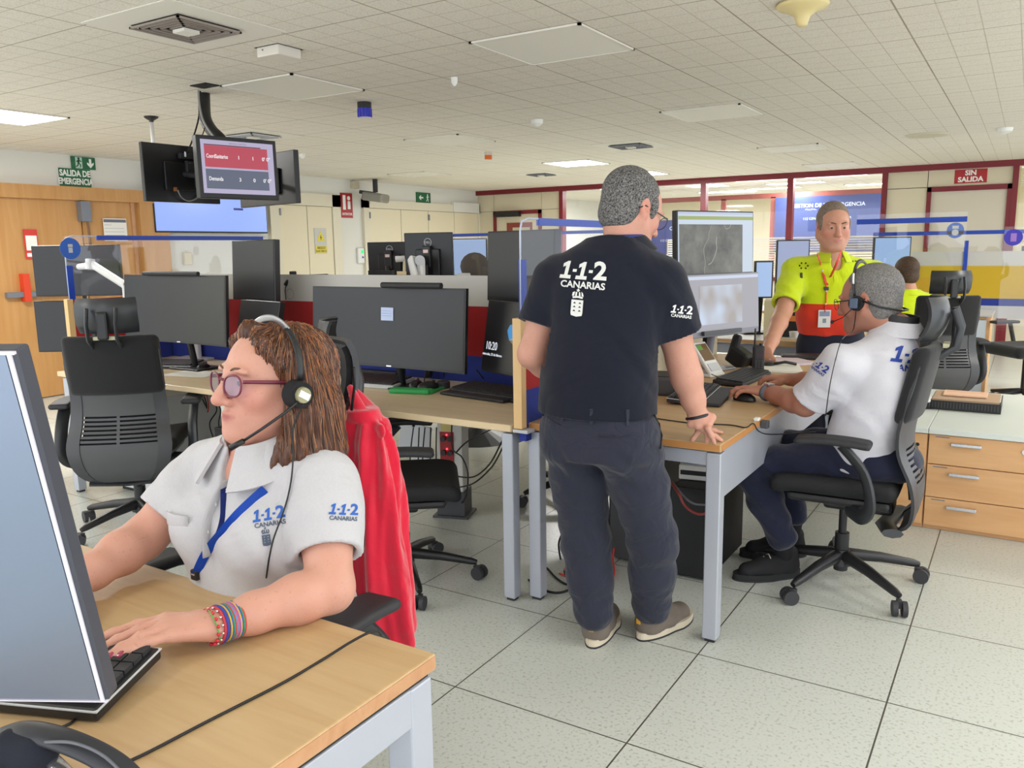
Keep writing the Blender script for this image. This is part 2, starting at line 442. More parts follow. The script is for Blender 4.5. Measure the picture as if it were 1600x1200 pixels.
def mk_ceil():
    n = NT('mineral_tiles', 0.9, 0.2)
    sp = n.n('ShaderNodeSeparateXYZ', {0: n.tc.outputs['Object']})
    def edge(s, ph, per):
        a = n.math('FRACT', n.math('DIVIDE', n.math('SUBTRACT', s, ph - 30.0), per)); return n.math('MULTIPLY', n.math('MINIMUM', a, n.math('SUBTRACT', 1.0, a)), per)
    nn = n.n('ShaderNodeTexNoise', {'Vector': n.tc.outputs['Object'], 'Scale': 3.0, 'Detail': 2.0})
    mj = n.math('MINIMUM', edge(sp.outputs[0], -1.76, 0.6), edge(sp.outputs[1], 4.02, 0.6))
    ex = edge(sp.outputs[0], -1.76, 0.15); ey = edge(sp.outputs[1], 4.02, 0.15)
    major = n.math('LESS_THAN', mj, 0.004); minor = n.math('LESS_THAN', n.math('MINIMUM', ex, ey), 0.0026)
    speck = n.n('ShaderNodeTexNoise', {'Vector': n.tc.outputs['Object'], 'Scale': 130.0, 'Detail': 2.0})
    r = n.n('ShaderNodeValToRGB', {0: speck.outputs['Fac']}); r.color_ramp.elements[0].position = 0.33; r.color_ramp.elements[1].position = 0.5
    r.color_ramp.elements[0].color = rgb(214, 208, 194); r.color_ramp.elements[1].color = rgb(236, 231, 220)
    pt = n.n('ShaderNodeTexNoise', {'Vector': n.tc.outputs['Object'], 'Scale': 0.8, 'Detail': 2.0})
    base = n.mix(n.math('MULTIPLY', pt.outputs['Fac'], 0.35), r.outputs[0], rgb(222, 213, 194))
    c1 = n.mix(n.math('MULTIPLY', minor, n.math('ADD', n.math('MULTIPLY', nn.outputs['Fac'], 0.7), 0.25)), base, rgb(184, 174, 156))
    n.link(n.mix(n.math('MULTIPLY', major, n.math('ADD', n.math('MULTIPLY', nn.outputs['Fac'], 0.6), 0.45)), c1, rgb(152, 141, 122)), n.b.inputs['Base Color'])
    return n.m
def wood(name, c1, c2, sc=(1.0, 14.0, 14.0), rough=0.35, dist=1.5):
    n = NT(name, rough, 0.45)
    mp = n.n('ShaderNodeMapping', {'Vector': n.tc.outputs['Object'], 'Scale': sc})
    a = n.n('ShaderNodeTexNoise', {'Vector': mp.outputs[0], 'Scale': 1.0, 'Detail': 5.0, 'Distortion': dist})
    b_ = n.n('ShaderNodeTexNoise', {'Vector': mp.outputs[0], 'Scale': 6.0, 'Detail': 3.0})
    f = n.math('ADD', n.math('MULTIPLY', a.outputs['Fac'], 0.8), n.math('MULTIPLY', b_.outputs['Fac'], 0.25))
    r = n.n('ShaderNodeValToRGB', {0: f}); r.color_ramp.elements[0].position = 0.35; r.color_ramp.elements[1].position = 0.7
    r.color_ramp.elements[0].color = rgb(*c1); r.color_ramp.elements[1].color = rgb(*c2)
    n.link(r.outputs[0], n.b.inputs['Base Color']); return n.m
M_floor = mk_floor(); M_ceil = mk_ceil()
M_wall = mat('painted_plaster', (222, 221, 214), 0.8, bump=(60, 0.1))
M_beige = mat('beige_laminate', (212, 202, 176), 0.55)
M_cream = mat('cream_laminate', (224, 214, 186), 0.5)
M_red = mat('dark_red_metal', (118, 22, 34), 0.4)
M_door = wood('honey_wood', (184, 134, 76), (198, 150, 94), (8.0, 8.0, 0.7), 0.4)
M_desk = wood('beech_desk', (184, 151, 108), (196, 166, 123), (1.2, 16.0, 10.0), 0.48)
M_deske = wood('beech_edge', (180, 130, 90), (194, 148, 108), (1.2, 16.0, 10.0), 0.45)
M_pale = wood('pale_maple', (206, 186, 150), (222, 204, 170), (1.0, 10.0, 10.0), 0.35)
M_cab = wood('cabinet_beech', (208, 158, 108), (220, 174, 124), (1.5, 10.0, 10.0), 0.45)
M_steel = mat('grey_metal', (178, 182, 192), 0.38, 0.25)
M_steeld = mat('dark_steel', (122, 127, 138), 0.45, 0.3)  # a darker steel tone
M_blk = mat('black_plastic', (28, 28, 30), 0.42)
M_blk2 = mat('soft_black_plastic', (40, 40, 43), 0.6)
M_dgrey = mat('dark_grey_plastic', (66, 67, 70), 0.42)
M_fab = mat('black_fabric', (27, 27, 29), 0.95, bump=(700, 0.5, 0.001), sheen=0.15)
M_seat = mat('black_seat_fabric', (24, 24, 27), 0.8, bump=(500, 0.3, 0.001))
M_white = mat('white_plastic', (226, 226, 224), 0.35)
M_lgrey = mat('light_grey_plastic', (192, 194, 196), 0.4)
M_silver = mat('silver', (205, 207, 212), 0.25, 0.9)
M_chrome = mat('bright_metal', (220, 222, 226), 0.15, 1.0)
M_blue = mat('blue_tape', (22, 66, 176), 0.4)
M_rub = mat('rubber', (50, 50, 54), 0.6)
M_cable = mat('black_cable', (20, 20, 22), 0.5)
M_glassm = mat('clear_acrylic', (240, 246, 250), 0.03, trans=1.0)
_nt = M_glassm.node_tree
M_lamp = mat('lit_diffuser', (255, 255, 255), 0.5, emit=(255, 252, 244), es=9.0)
M_paper = mat('paper', (232, 230, 224), 0.8)
M_dark = mat('void_black', (12, 12, 13), 0.7)

def mk_glass(name, tint=(0.97, 0.985, 1.0), refl=0.08):
    """thin clear sheet: mostly straight-through with a faint mirror reflection"""
    m = bpy.data.materials.new(name); m.use_nodes = True; nt = m.node_tree; nt.nodes.clear(); _mats[name] = m
    o = nt.nodes.new('ShaderNodeOutputMaterial'); t = nt.nodes.new('ShaderNodeBsdfTransparent'); t.inputs[0].default_value = (*tint, 1)
    g = nt.nodes.new('ShaderNodeBsdfGlossy'); g.inputs['Roughness'].default_value = 0.02
    lw = nt.nodes.new('ShaderNodeLayerWeight'); lw.inputs[0].default_value = .25
    pw = nt.nodes.new('ShaderNodeMath'); pw.operation = 'POWER'; nt.links.new(lw.outputs['Facing'], pw.inputs[0]); pw.inputs[1].default_value = 4
    fr = nt.nodes.new('ShaderNodeMath'); fr.operation = 'MULTIPLY_ADD'; nt.links.new(pw.outputs[0], fr.inputs[0]); fr.inputs[1].default_value = .35; fr.inputs[2].default_value = refl * .4
    mx = nt.nodes.new('ShaderNodeMixShader')
    nt.links.new(fr.outputs[0], mx.inputs[0]); nt.links.new(t.outputs[0], mx.inputs[1]); nt.links.new(g.outputs[0], mx.inputs[2]); nt.links.new(mx.outputs[0], o.inputs[0])
    return m
M_glass = mk_glass('window_glass')
M_plexi = mk_glass('plexi', (0.985, 0.99, 1.0))

struct('floor', ((XL - 0.1, -1.6, -0.1), (4.2, 19, 0.0)), M_floor, 'pale speckled stone tiles with thin dark joints')
struct('ceiling', ((XL - 0.1, -1.6, CZ), (4.2, 19, CZ + 0.12)), M_ceil, 'suspended ceiling of square grooved mineral tiles')
struct('wall_left', ((XL - 0.12, -1.6, 0), (XL, YB, CZ)), M_wall, 'white plaster wall with doors and cupboards')
struct('wall_left', ((XL - 0.12, YB, 0), (XL, 19, CZ)), M_wall)
struct('wall_far', ((XL, 18.0, 0), (4.2, 18.1, CZ)), mat('far_wall_cream', (226, 216, 186), 0.7), 'pale wall of the room behind the glass')

# ---- back wall y=12.05 : laminate panels, dark red frame, glazing
bw = MB()
def BWp(x0, x1, z0, z1, m=bw): m.bb((x0 + .004, YB, z0 + .004), (x1 - .004, YB + .06, z1 - .004))
for (a, b_) in ((XL, -7.86), (-7.86, -6.92), (-6.92, -6.57)):
    BWp(a, b_, 2.02, 2.31)
BWp(XL, -7.86, 0, 2.02); BWp(-6.92, -6.57, 0, 2.02)
for (a, b_) in ((-1.66, -1.18), (-1.18, -0.24)): BWp(a, b_, 2.09, 2.31)
BWp(-1.66, -1.18, 0, 2.09)
for (a, b_) in ((-6.50, -4.19), (-4.11, -2.94), (-2.86, -1.72), (-0.18, 4.2)): BWp(a, b_, 0, 0.9)
struct('wall_back', bw, M_beige, 'beige laminate panel wall framed in dark red metal')
bs = MB()
bs.bb((-1.66, YB + .02, 0), (-0.24, YB + .05, 2.31)); bs.bb((XL, YB + .02, 2.02), (-6.57, YB + .05, 2.31)); 
struct('wall_back', bs, mat('panel_joint', (60, 50, 44), 0.7))
tr = MB()
tr.bb((XL, YB - .05, 2.30), (4.2, YB + .08, CZ))
for a, b_ in ((-6.57, -6.50), (-4.19, -4.11), (-2.94, -2.86), (-1.72, -1.66), (-0.24, -0.18)): tr.bb((a, YB - .04, 0), (b_, YB + .08, 2.31))
for a, b_ in ((-6.5, -4.19), (-4.11, -2.94), (-2.86, -1.72), (-0.18, 4.2)): tr.bb((a, YB - .03, .88), (b_, YB + .08, .93))
struct('trim_1', tr, M_red, 'dark red metal posts and head rail of the glazed wall')
for i, (a, b_) in enumerate(((-6.50, -4.19), (-4.11, -2.94), (-2.86, -1.72), (-0.18, 4.2))):
    w = struct('window_%d' % (i + 1), ((a, YB + .01, .93), (b_, YB + .016, 2.30)), M_glass, 'interior window pane between dark red posts')
# doors in the back wall
def frame_door(name, x0, x1, z1, face, win=None):
    f = MB(); f.bb((x0, YB - .03, 0), (x0 + .05, YB + .07, z1)); f.bb((x1 - .05, YB - .03, 0), (x1, YB + .07, z1)); f.bb((x0, YB - .03, z1 - .06), (x1, YB + .07, z1))
    fo = f.build(name, M_red); fo['kind'] = 'structure'; fo['label'] = 'door in a dark red metal frame'
    d = MB().bb((x0 + .05, YB + .0, 0), (x1 - .05, YB + .04, z1 - .06)).build('door_leaf', face, fo)
    return fo
d1 = frame_door('door_2', -7.86, -6.92, 2.02, M_beige)
MB().bb((-7.6, YB - .01, 1.0), (-7.1, YB + .0, 1.82)).build('window_frame', mat('brown_red_metal', (140, 60, 48), .5), d1)
MB().bb((-7.48, YB - .015, 1.05), (-7.14, YB - .01, 1.74)).build('glass_pane', mat('pane_grey', (198, 190, 160), .2), d1)
MB().bb((-7.78, YB - .12, 1.92), (-7.3, YB - .03, 2.0)).build('door_closer', M_blk, d1)
d2 = frame_door('door_3', -1.18, -0.24, 2.09, mat('grey_beige_leaf', (206, 198, 180), .5))
# sign above it
def sign(name, label, M, w, h, base, lines, cat='sign', txtcol=None, th=0.012, group=None):
    t = props(bpy.data.objects.new(name, None), label, cat, group); COL.objects.link(t)
    MB().bb((-w / 2, -h / 2, -th), (w / 2, h / 2, 0), M=M).build('board', base, t)
    for (txt, x, y, sz, bd, sx) in lines:
        text_on('lettering', txt, M @ Matrix.Translation((x, y, 0.0008)), sz, txtcol, t, bold=bd, sx=sx)
    return t
FB = lambda x, z, o=.0: frameM((x, YB - .005 - o, z), (1, 0, 0), (0, 0, 1))      # sheet on the back wall
FL = lambda y, z, o=.0: frameM((XL + .015 + o, y, z), (0, 1, 0), (0, 0, 1))       # sheet on the left wall
M_sred = mat('sign_red', (168, 26, 34), .4); M_sgrn = mat('sign_green', (18, 100, 62), .4); M_swht = mat('sign_white', (238, 240, 236), .5)
sign('wall_sign', 'red sign reading SIN SALIDA above the far right door', FB(-.70, 2.205), .36, .17, M_sred, [('SIN', 0, .04, .085, .003, 1), ('SALIDA', 0, -.04, .085, .003, 1)], txtcol=M_swht)

# ---- room behind the glass
M_far = mat('far_blue', (40, 54, 106), .5); M_farl = mat('far_cream', (232, 222, 190), .6)
for (x0, x1, z0, z1, tx) in ((-3.66, -2.0, 1.25, 2.16, 'GESTION DE LA EMERGENCIA'), (-6.0, -4.62, 1.1, 1.85, 'CANARIAS')):
    t = thing('wall_banner', 'blue wall banner headed %s behind the glass' % tx, 'banner', ((x0 + x1) / 2, 14.2, z0))
    MB().bb(((x0 - x1) / 2, 0, 0), ((x1 - x0) / 2, .03, z1 - z0)).build('panel', M_far, t)
    text_on('lettering', tx, frameM((0, -.003, z1 - z0 - .15), (1, 0, 0), (0, 0, 1)), .085, mat('pale_letter', (190, 200, 225), .5), t, bold=.001)
    text_on('lettering', '112 CENTRO COORDINADOR', frameM((0, -.003, z1 - z0 - .36), (1, 0, 0), (0, 0, 1)), .055, _mats['pale_letter'], t)
ip = MB()  # posts built for a red frame taken as a reflection
for a, b_ in ((-6.2, -6.12), (-4.6, -4.52), (-3.75, -3.67), (-1.95, -1.87)): ip.bb((a, 14.25, 0), (b_, 14.32, 2.18))
ip.bb((-6.2, 14.25, 2.16), (-1.87, 14.32, 2.24)); 
struct('trim_2', ip, mat('brownish_frame', (132, 62, 54), .5), 'brown-red inner frame behind the glass, standing in for a reflection')
bl = MB()
for i in range(16): bl.bb((-3.6, 12.5, .95 + i * .035), (-1.8, 12.52, .972 + i * .035))
for i in range(16): bl.bb((-4.9, 12.5, .95 + i * .035), (-4.2, 12.52, .972 + i * .035))
bl.bb((-3.62, 12.5, 0), (-3.6, 12.52, 1.5)).bb((-4.9, 12.5, 0), (-4.88, 12.52, 1.5)); t = bl.build('window_blind', mat('cream_blind', (226, 222, 206), .6)); props(t, 'low cream slatted blind behind the central window', 'blind')
bl = MB()
for i in range(62): bl.bb((-.16, 12.2, .95 + i * .0215), (2.0, 12.22, .965 + i * .0215))
bl.bb((-.18, 12.2, 0), (-.16, 12.22, 2.3)).bb((1.98, 12.2, 0), (2.0, 12.22, 2.3)); t = bl.build('window_blind', mat('yellow_blind', (232, 220, 160), .6)); props(t, 'yellowish slatted blind in the far right window', 'blind')
t = thing('side_table', 'low grey shelving unit behind the glass wall', 'shelf', (-5.2, 13.2, 0))
MB().bb((-.9, 0, 0), (.9, .4, 1.05)).build('body', M_beige, t); MB().bb((-.92, -.02, 1.05), (.92, .42, 1.09)).build('top', M_lgrey, t)

# ---- ceiling fittings
M_plate = mat('blank_plate', (230, 226, 214), .7)
def lamp(x, y, w=.6, d=.6, on=True, label='', power=26, size=.56, vis=True, grp=None):
    t = thing('ceiling_light', label, 'ceiling light', (x, y, CZ), 0, grp)
    fr = MB()
    for (a, b_, c, e) in ((-w / 2, -w / 2 + .015, -d / 2, d / 2), (w / 2 - .015, w / 2, -d / 2, d / 2), (-w / 2, w / 2, -d / 2, -d / 2 + .015), (-w / 2, w / 2, d / 2 - .015, d / 2)):
        fr.bb((a, c, -.010), (b_, e, -.001))
    fr.build('frame', M_plate, t)
    MB().bb((-w / 2 + .014, -d / 2 + .014, -.007), (w / 2 - .014, d / 2 - .014, -.002)).build('diffuser', M_lamp if on else mat('unlit_diffuser', (230, 227, 216), .45), t)
    if on and power:
        ld = bpy.data.lights.new('lamp_light', 'AREA'); ld.shape = 'RECTANGLE'; ld.size = size; ld.size_y = size; ld.energy = power; ld.color = (1.0, .985, .955)
        lo = bpy.data.objects.new('lamp_light', ld); COL.objects.link(lo); lo.parent = t; lo.location = (0, 0, -.02)
    return t
LG = 'lit square ceiling lights'
lamp(-6.26, 3.25, label='lit square ceiling light at the left edge of the picture above the wooden door side', power=60)
lamp(-4.61, 8.86, label='lit square ceiling light hanging nearer than the others, left of the standing man head', power=60)
lamp(-4.58, 10.7, label='lit square ceiling light half hidden by the standing man head', power=50)
# unseen fittings added behind and beside the photographer to light the room
for (x, y, pw) in ((.6, 1.9, 5), (.6, -.6, 4), (-2.2, -.6, 6), (2.6, 3.2, 34), (2.6, .4, 16), (1.6, 6.2, 50), (1.6, 9.2, 50), (-5.2, -.6, 34), (-7.4, .6, 34)):
    lamp(x, y, label='unseen square ceiling light added to brighten the room', power=pw, grp='unseen added ceiling lights')
for (x, y, lb) in ((-2.06, 3.72, 'unlit square ceiling panel above the standing man, largest of them'), (-3.86, 3.72, 'unlit square ceiling panel just behind the white ceiling sensor box'),
                   (-2.10, 6.24, 'unlit square ceiling panel halfway back, right of the standing man head'), (-4.56, 6.28, 'unlit square ceiling panel beyond the blue beacon'),
                   (-6.9, 8.8, 'unlit square ceiling panel near the projector'), (-2.15, 9.0, 'unlit square ceiling panel far back at right'), (-2.2, 11.2, 'unlit square ceiling panel next to the glazed wall')):
    lamp(x, y, on=False, label=lb)
k = 0
for (x, y) in ((-5.9, 12.9), (-4.3, 12.8), (-3.55, 12.9), (-2.5, 12.9), (-4.9, 15.3), (-3.9, 15.0), (-3.3, 14.0), (-2.3, 15.2), (-1.4, 13.6), (.6, 13.4), (-1.2, 16.4), (-2.2, 16.8), (-6.6, 15.2)):
    lamp(x, y, w=.9, d=.35, label='lit strip light on the ceiling of the room behind the glass', power=30, size=.3, grp='lights of the room behind the glass')
M_vent = mat('vent_grey', (150, 140, 130), .5); M_ventd = mat('vent_dark', (52, 48, 46), .7)
def vent(x, y, w, lb, plate=.6, col=M_vent):
    t = thing('air_vent', lb, 'air vent', (x, y, CZ))
    if plate: MB().bb((-plate / 2, -plate / 2, -.004), (plate / 2, plate / 2, -.0005)).build('cover_plate', M_plate, t)
    f = MB(); r = w / 2
    for k in range(5):
        s = r * (1 - k * .17); s2 = s - r * .06; z = -.012 + k * .0015
        for (a, b_, c, e) in ((-s, -s2, -s, s), (s2, s, -s, s), (-s, s, -s, -s2), (-s, s, s2, s)): f.bb((a, c, z - .008), (b_, e, z))
    f.build('louvre', col, t)
    MB().bb((-r * .97, -r * .97, -.0062), (r * .97, r * .97, -.0045)).build('duct', M_ventd, t)
    MB().prism([(-r * .24, -r * .24), (r * .24, -r * .24), (r * .24, r * .24), (-r * .24, r * .24)], -.03, -.016).build('centre_cone', M_plate, t)
vent(-3.22, 2.485, .33, 'grey square louvred air vent nearest the camera at top left')
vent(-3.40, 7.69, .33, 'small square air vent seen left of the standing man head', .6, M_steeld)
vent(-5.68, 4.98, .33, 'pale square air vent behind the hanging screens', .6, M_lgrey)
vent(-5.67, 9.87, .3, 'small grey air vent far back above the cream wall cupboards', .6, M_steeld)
t = thing('sensor_box', 'white square detector box fixed to the ceiling right of the vent', 'detector', (-3.2, 3.0, CZ))
MB().box((0, 0, -.02), (.15, .15, .05), bev=.006).build('housing', mat('warm_white_box', (222, 216, 204), .4), t)
MB().box((0, .0, .003), (.17, .17, .006)).build('mounting_gap', M_ventd, t)
MB().sph((-.03, -.078, -.015), .004).build('screw', M_steeld, t)
t = thing('cone_speaker', 'cream trumpet shaped detector hanging from the ceiling at top right', 'detector', (-.87, 3.69, CZ))
MB().lathe([(.055, 0), (.102, -.003), (.106, -.010), (.098, -.02), (.06, -.035), (.034, -.052), (.026, -.072), (.022, -.088), (.012, -.094), (.001, -.095)][::-1]).build('body', mat('cream_plastic', (226, 208, 150), .4), t, True)
t = thing('beacon_light', 'blue beacon lamp on a black base on the ceiling', 'beacon', (-3.87, 4.36, CZ))
MB().cyl((0, 0, -.04), (0, 0, 0), .047, n=24).build('base', M_blk, t, True, ang=.6)
mb = MB().cyl((0, 0, -.098), (0, 0, -.04), .044, .047, n=24)
for i in range(12): a = i * PI / 6; mb.cyl((.046 * math.cos(a), .046 * math.sin(a), -.095), (.046 * math.cos(a), .046 * math.sin(a), -.042), .004, n=6)
mb.build('lens', mat('blue_lens', (38, 48, 190), .15, coat=.6), t, True, ang=.6)
t = thing('beacon_light', 'small orange beacon lamp on the ceiling left of the standing man head', 'beacon', (-4.82, 7.3, CZ))
MB().cyl((0, 0, -.03), (0, 0, 0), .04).build('base', mat('white_base', (214, 205, 190), .5), t); MB().cyl((0, 0, -.07), (0, 0, -.03), .038).build('lens', mat('orange_lens', (222, 104, 24), .3), t, True, ang=.6)
for (x, y, lb, r) in ((-.88, 8.69, 'flat round detector on the ceiling near the glazed wall', .19), (-.27, 8.65, 'small round white detector on the ceiling at far right', .07), (-3.32, 5.72, 'white emergency light strip on the ceiling above the standing man', .05), (-6.36, 6.19, 'tiny bright indicator lamp beside the hanging screens', .035), (-2.9, 4.05, 'small white round sensor on the ceiling above the desks', .02)):
    t = thing('ceiling_detector', lb, 'detector', (x, y, CZ)); MB().lathe([(r * .3, -.05 if r < .1 else -.03), (r * .9, -.03 if r < .1 else -.015), (r, -.001)], n=28).build('cover', mat('det_%d' % (r * 100), (206, 200, 176) if r > .1 else (238, 238, 232), .5), t, True, ang=.5)
t = thing('antenna_rod', 'thin white rod with black foot hanging from the ceiling left of the screens', 'rod', (-5.485, 3.876, CZ))
MB().lathe([(.05, -.004), (.045, -.012), (.016, -.03), (.012, -.05)][::-1]).build('foot', M_blk, t, True, ang=.6)
MB().cyl((0, 0, -.5), (0, 0, -.04), .014).build('tube', M_white, t, True)

# ---- left wall: wooden double door, cupboards, screen
fr = MB(); fr.bb((XL, 3.2, 0), (XL + .09, 3.45, 2.06)); fr.bb((XL, 5.50, 0), (XL + .09, 5.84, 2.06)); fr.bb((XL, 3.2, 1.93), (XL + .10, 5.84, 2.06))
fo = fr.build('door_1', M_door); fo['kind'] = 'structure'; fo['label'] = 'honey coloured double door with crash bar'
B('door_leaf', (XL + .0, 4.88, 0.01), (XL + .045, 5.50, 1.93), M_door, fo); B('door_leaf', (XL + .0, 3.45, .01), (XL + .045, 4.865, 1.93), M_door, fo)
B('door_leaf', (XL + .045, 5.42, 0.01), (XL + .06, 5.46, 1.93), M_deske, fo)
B('door_closer', (XL + .05, 4.83, 1.72), (XL + .13, 4.93, 1.92), M_steeld, fo)
MB().cyl((XL + .1, 4.9, 1.72), (XL + .07, 4.93, 1.3), .012).build('closer_rod', mat('brown_rod', (120, 88, 60), .5), fo)
cb = MB().bb((XL + .05, 4.05, 1.0), (XL + .1, 5.0, 1.05)); cb.build('crash_bar', M_steeld, fo); B('crash_bar_end', (XL + .045, 4.2, .96), (XL + .12, 4.26, 1.22), mat('orange_red', (214, 66, 34), .5), fo)
t = thing('door_notice', 'white printed notice sheet taped to the wooden door', 'notice', (XL + .06, 5.22, 1.66))
MB().bb((0, -.13, -.13), (.003, .13, .10)).build('sheet', M_paper, t); MB().bb((.003, -.125, .06), (.004, .125, .09)).build('header_band', mat('grey_ink', (100, 104, 120), .6), t)
for i in range(4): MB().bb((.003, -.12, .03 - i * .035), (.0036, -.12 + (.08 if i == 0 else .22), .036 - i * .035)).build('text_line', mat('faint_ink', (188, 190, 200), .6), t)
t = thing('door_notice', 'red and white fire notice on the left edge of the wooden door', 'notice', (XL + .06, 4.34, 1.5))
MB().bb((0, -.065, -.14), (.004, .065, .14)).build('sheet', mat('red_paper', (206, 50, 40), .3), t)
MB().bb((.004, -.05, -.06), (.005, .055, .08)).build('white_patch', M_swht, t); MB().bb((.004, -.05, -.12), (.005, .04, -.085)).build('white_patch', M_swht, t)
# cream double cupboard
def cupboard(nm, y0, y1, z1, leaves, frame, lab, kind='structure'):
    f = MB(); f.bb((XL, y0 - frame, 0), (XL + .05, y0, z1 + frame)); f.bb((XL, y1, 0), (XL + .05, y1 + frame, z1 + frame)); f.bb((XL, y0 - frame, z1), (XL + .05, y1 + frame, z1 + frame))
    fo = f.build(nm, mat('cream_frame', (220, 213, 192), .5)); fo['kind'] = 'structure'; fo['label'] = lab
    for (a, b_) in leaves:
        B('door_leaf', (XL, a + .006, .1), (XL + .035, b_ - .006, z1 - .006), M_cream, fo)
    for (a, b_) in leaves[::2]:
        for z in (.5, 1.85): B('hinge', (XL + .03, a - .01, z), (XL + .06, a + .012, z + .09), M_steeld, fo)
    B('shadow_gap', (XL - .001, y0, .1), (XL + .004, y1, z1), mat('gap_brown', (150, 138, 110), .8), fo)
    return fo
cupboard('door_4', 7.5, 8.45, 1.99, [(7.5, 7.98), (7.98, 8.45)], .16, 'cream double cupboard door with a yellow warning sign')
cupboard('door_5', 9.2, 12.0, 2.0, [(9.2, 9.92), (9.92, 10.6), (10.6, 11.3), (11.3, 12.0)], .12, 'row of cream cupboard doors')
struct('trim_3', ((XL, 11.25, 2.0), (XL + .07, 12.0, 2.16)), M_wall)
struct('baseboard_left', ((XL, 5.84, 0), (XL + .02, 7.3, .09)), M_steeld)
t = thing('wall_screen', 'wall mounted screen showing a pale blue page beside the wooden door', 'screen', (XL + .10, 6.45, 1.62))
MB().bb((-.08, -.79, 0), (0, .79, .70), .008).build('casing', M_blk, t)
MB().bb((0, -.775, .018), (.003, .775, .68)).build('screen', mat('screen_blue', (20, 20, 20), .2, emit=(150, 178, 250), es=1.0), t)
MB().bb((.003, .28, .10 + .17), (.0035, .42, .12 + .175)).build('screen_text', mat('screen_blue_text', (40, 60, 160), .4), t)
MB().bb((-.10, -.2, .2), (-.08, .2, .5)).build('wall_bracket', M_blk, t)
def exit_icons(t, M, arrow_down=True):
    """running figure and arrow panels"""
    g = MB(); g.cyl((-.0, .038, 0), (0, .038, .002), .012, n=10)
    for p in ([(-.01, .025), (.01, .028), (.005, -.008), (-.014, -.004)], [(.004, .026), (.03, .012), (.027, .006), (.004, .014)], [(-.008, .024), (-.028, .008), (-.024, .002), (-.006, .014)],
              [(.004, -.004), (.022, -.024), (.016, -.05), (.009, -.048), (.012, -.026), (-.006, -.008)], [(-.012, -.004), (-.016, -.026), (-.034, -.04), (-.03, -.047), (-.008, -.032), (-.002, -.006)]):
        g.prism(p, 0, .002)
    return g
s1 = sign('exit_sign', 'green running man and arrow exit sign high on the white wall above the wooden door', FL(4.97, 2.305), .25, .12, M_sgrn, [], txtcol=M_swht)
exit_icons(s1, None).build('running_figure', mat('figure_green', (16, 70, 46), .5), s1).data.transform(FL(4.92, 2.308, .001))
B('white_band', (XL + .0152, 4.885, 2.25), (XL + .0158, 4.955, 2.36), mat('sign_pale_green', (180, 210, 190), .5), s1)
MB().prism([(-.012, .045), (.012, .045), (.012, -.005), (.035, .012), (.035, -.008), (0, -.045), (-.035, -.008), (-.035, .012), (-.012, -.005)], 0, .002, M=FL(5.04, 2.305, .001)).build('arrow', M_swht, s1)
sign('wall_sign', 'green sign reading SALIDA DE EMERGENCIA above the wooden door', FL(4.87, 2.155), .32, .175, M_sgrn, [('SALIDA DE', 0, .04, .082, .003, .80), ('EMERGENCIA', 0, -.04, .082, .003, .72)], txtcol=M_swht)
s2 = sign('fire_sign', 'red fire hose sign on the white pier between the cupboards', FL(8.77, 2.02), .23, .34, M_sred, [('EXTINTOR', 0, -.12, .045, .001, .9)], txtcol=M_swht)
B('pictogram', (XL + .016, 8.69, 1.96), (XL + .018, 8.745, 2.16), M_swht, s2); MB().cyl((XL + .015, 8.81, 2.12), (XL + .018, 8.81, 2.12), .03).build('pictogram', M_swht, s2); B('pictogram', (XL + .016, 8.785, 1.97), (XL + .018, 8.84, 2.08), M_swht, s2)
s3 = sign('exit_sign', 'green exit sign with a left arrow high over the cream cupboards', FL(10.52, 2.2), .36, .16, M_sgrn, [], txtcol=M_swht)
MB().prism([(.06, .012), (-.01, .012), (.012, .035), (-.012, .035), (-.05, 0), (-.012, -.035), (.012, -.035), (-.01, -.012), (.06, -.012)], 0, .002, M=FL(10.45, 2.2, .001)).build('arrow', M_swht, s3)
exit_icons(s3, None).build('running_figure', M_swht, s3).data.transform(FL(10.62, 2.2, .001) @ Matrix.Scale(1.2, 4))
s4 = sign('warning_sign', 'yellow electrical hazard sign on the cream cupboard door', FL(8.2, 1.53, .03), .22, .34, mat('sign_greywhite', (196, 196, 190), .5), [], txtcol=M_blk)
MB().prism([(0, .09), (-.075, -.04), (.075, -.04)], 0, .002, M=FL(8.2, 1.57, .031)).build('triangle', mat('sign_yellow', (226, 208, 40), .5), s4)
MB().prism([(.008, .045), (-.016, 0), (0, 0), (-.01, -.035), (.016, .008), (0, .008)], 0, .002, M=FL(8.2, 1.57, .034)).build('lightning_bolt', M_blk, s4)
B('lower_plate', (XL + .045, 8.1, 1.37), (XL + .048, 8.3, 1.46), _mats['sign_yellow'], s4)
text_on('lettering', 'RIESGO', FL(8.2, 1.435, .034), .045, M_blk, s4, bold=.0005); text_on('lettering', 'ELECTRICO', FL(8.2, 1.392, .034), .038, M_blk, s4, bold=.0005)
t = thing('thermostat', 'white thermostat with a green display on the wall pier', 'thermostat', (XL + .0, 9.0, 1.32)); MB().box((.02, 0, 0), (.04, .13, .22), bev=.012).build('housing', M_white, t)
MB().bb((.041, -.01, .03), (.043, .045, .08)).build('display', mat('green_display', (60, 220, 120), .4, emit=(60, 220, 120), es=.6), t); MB().bb((.041, .01, -.035), (.044, .04, -.01)).build('button', M_blue, t)
t = thing('projector', 'grey projector hanging from the ceiling in front of the white wall', 'projector', (-7.85, 9.0, CZ))
MB().cyl((0, 0, -.18), (0, 0, 0), .035).build('mount', M_blk, t)
MB().box((0, 0, -.25), (.30, .34, .12), (0, .15, .35), bev=.03).build('body', mat('projector_grey', (138, 136, 126), .4), t); MB().box((-.06, -.1, -.19), (.2, .14, .05), (0, .15, .35), bev=.01).build('lid', M_blk2, t)
t = thing('junction_box', 'small beige wall box left of the projector', 'box', (XL, 8.93, 2.32)); MB().bb((0, -.06, -.06), (.05, .08, .04), .004).build('housing', M_beige, t)
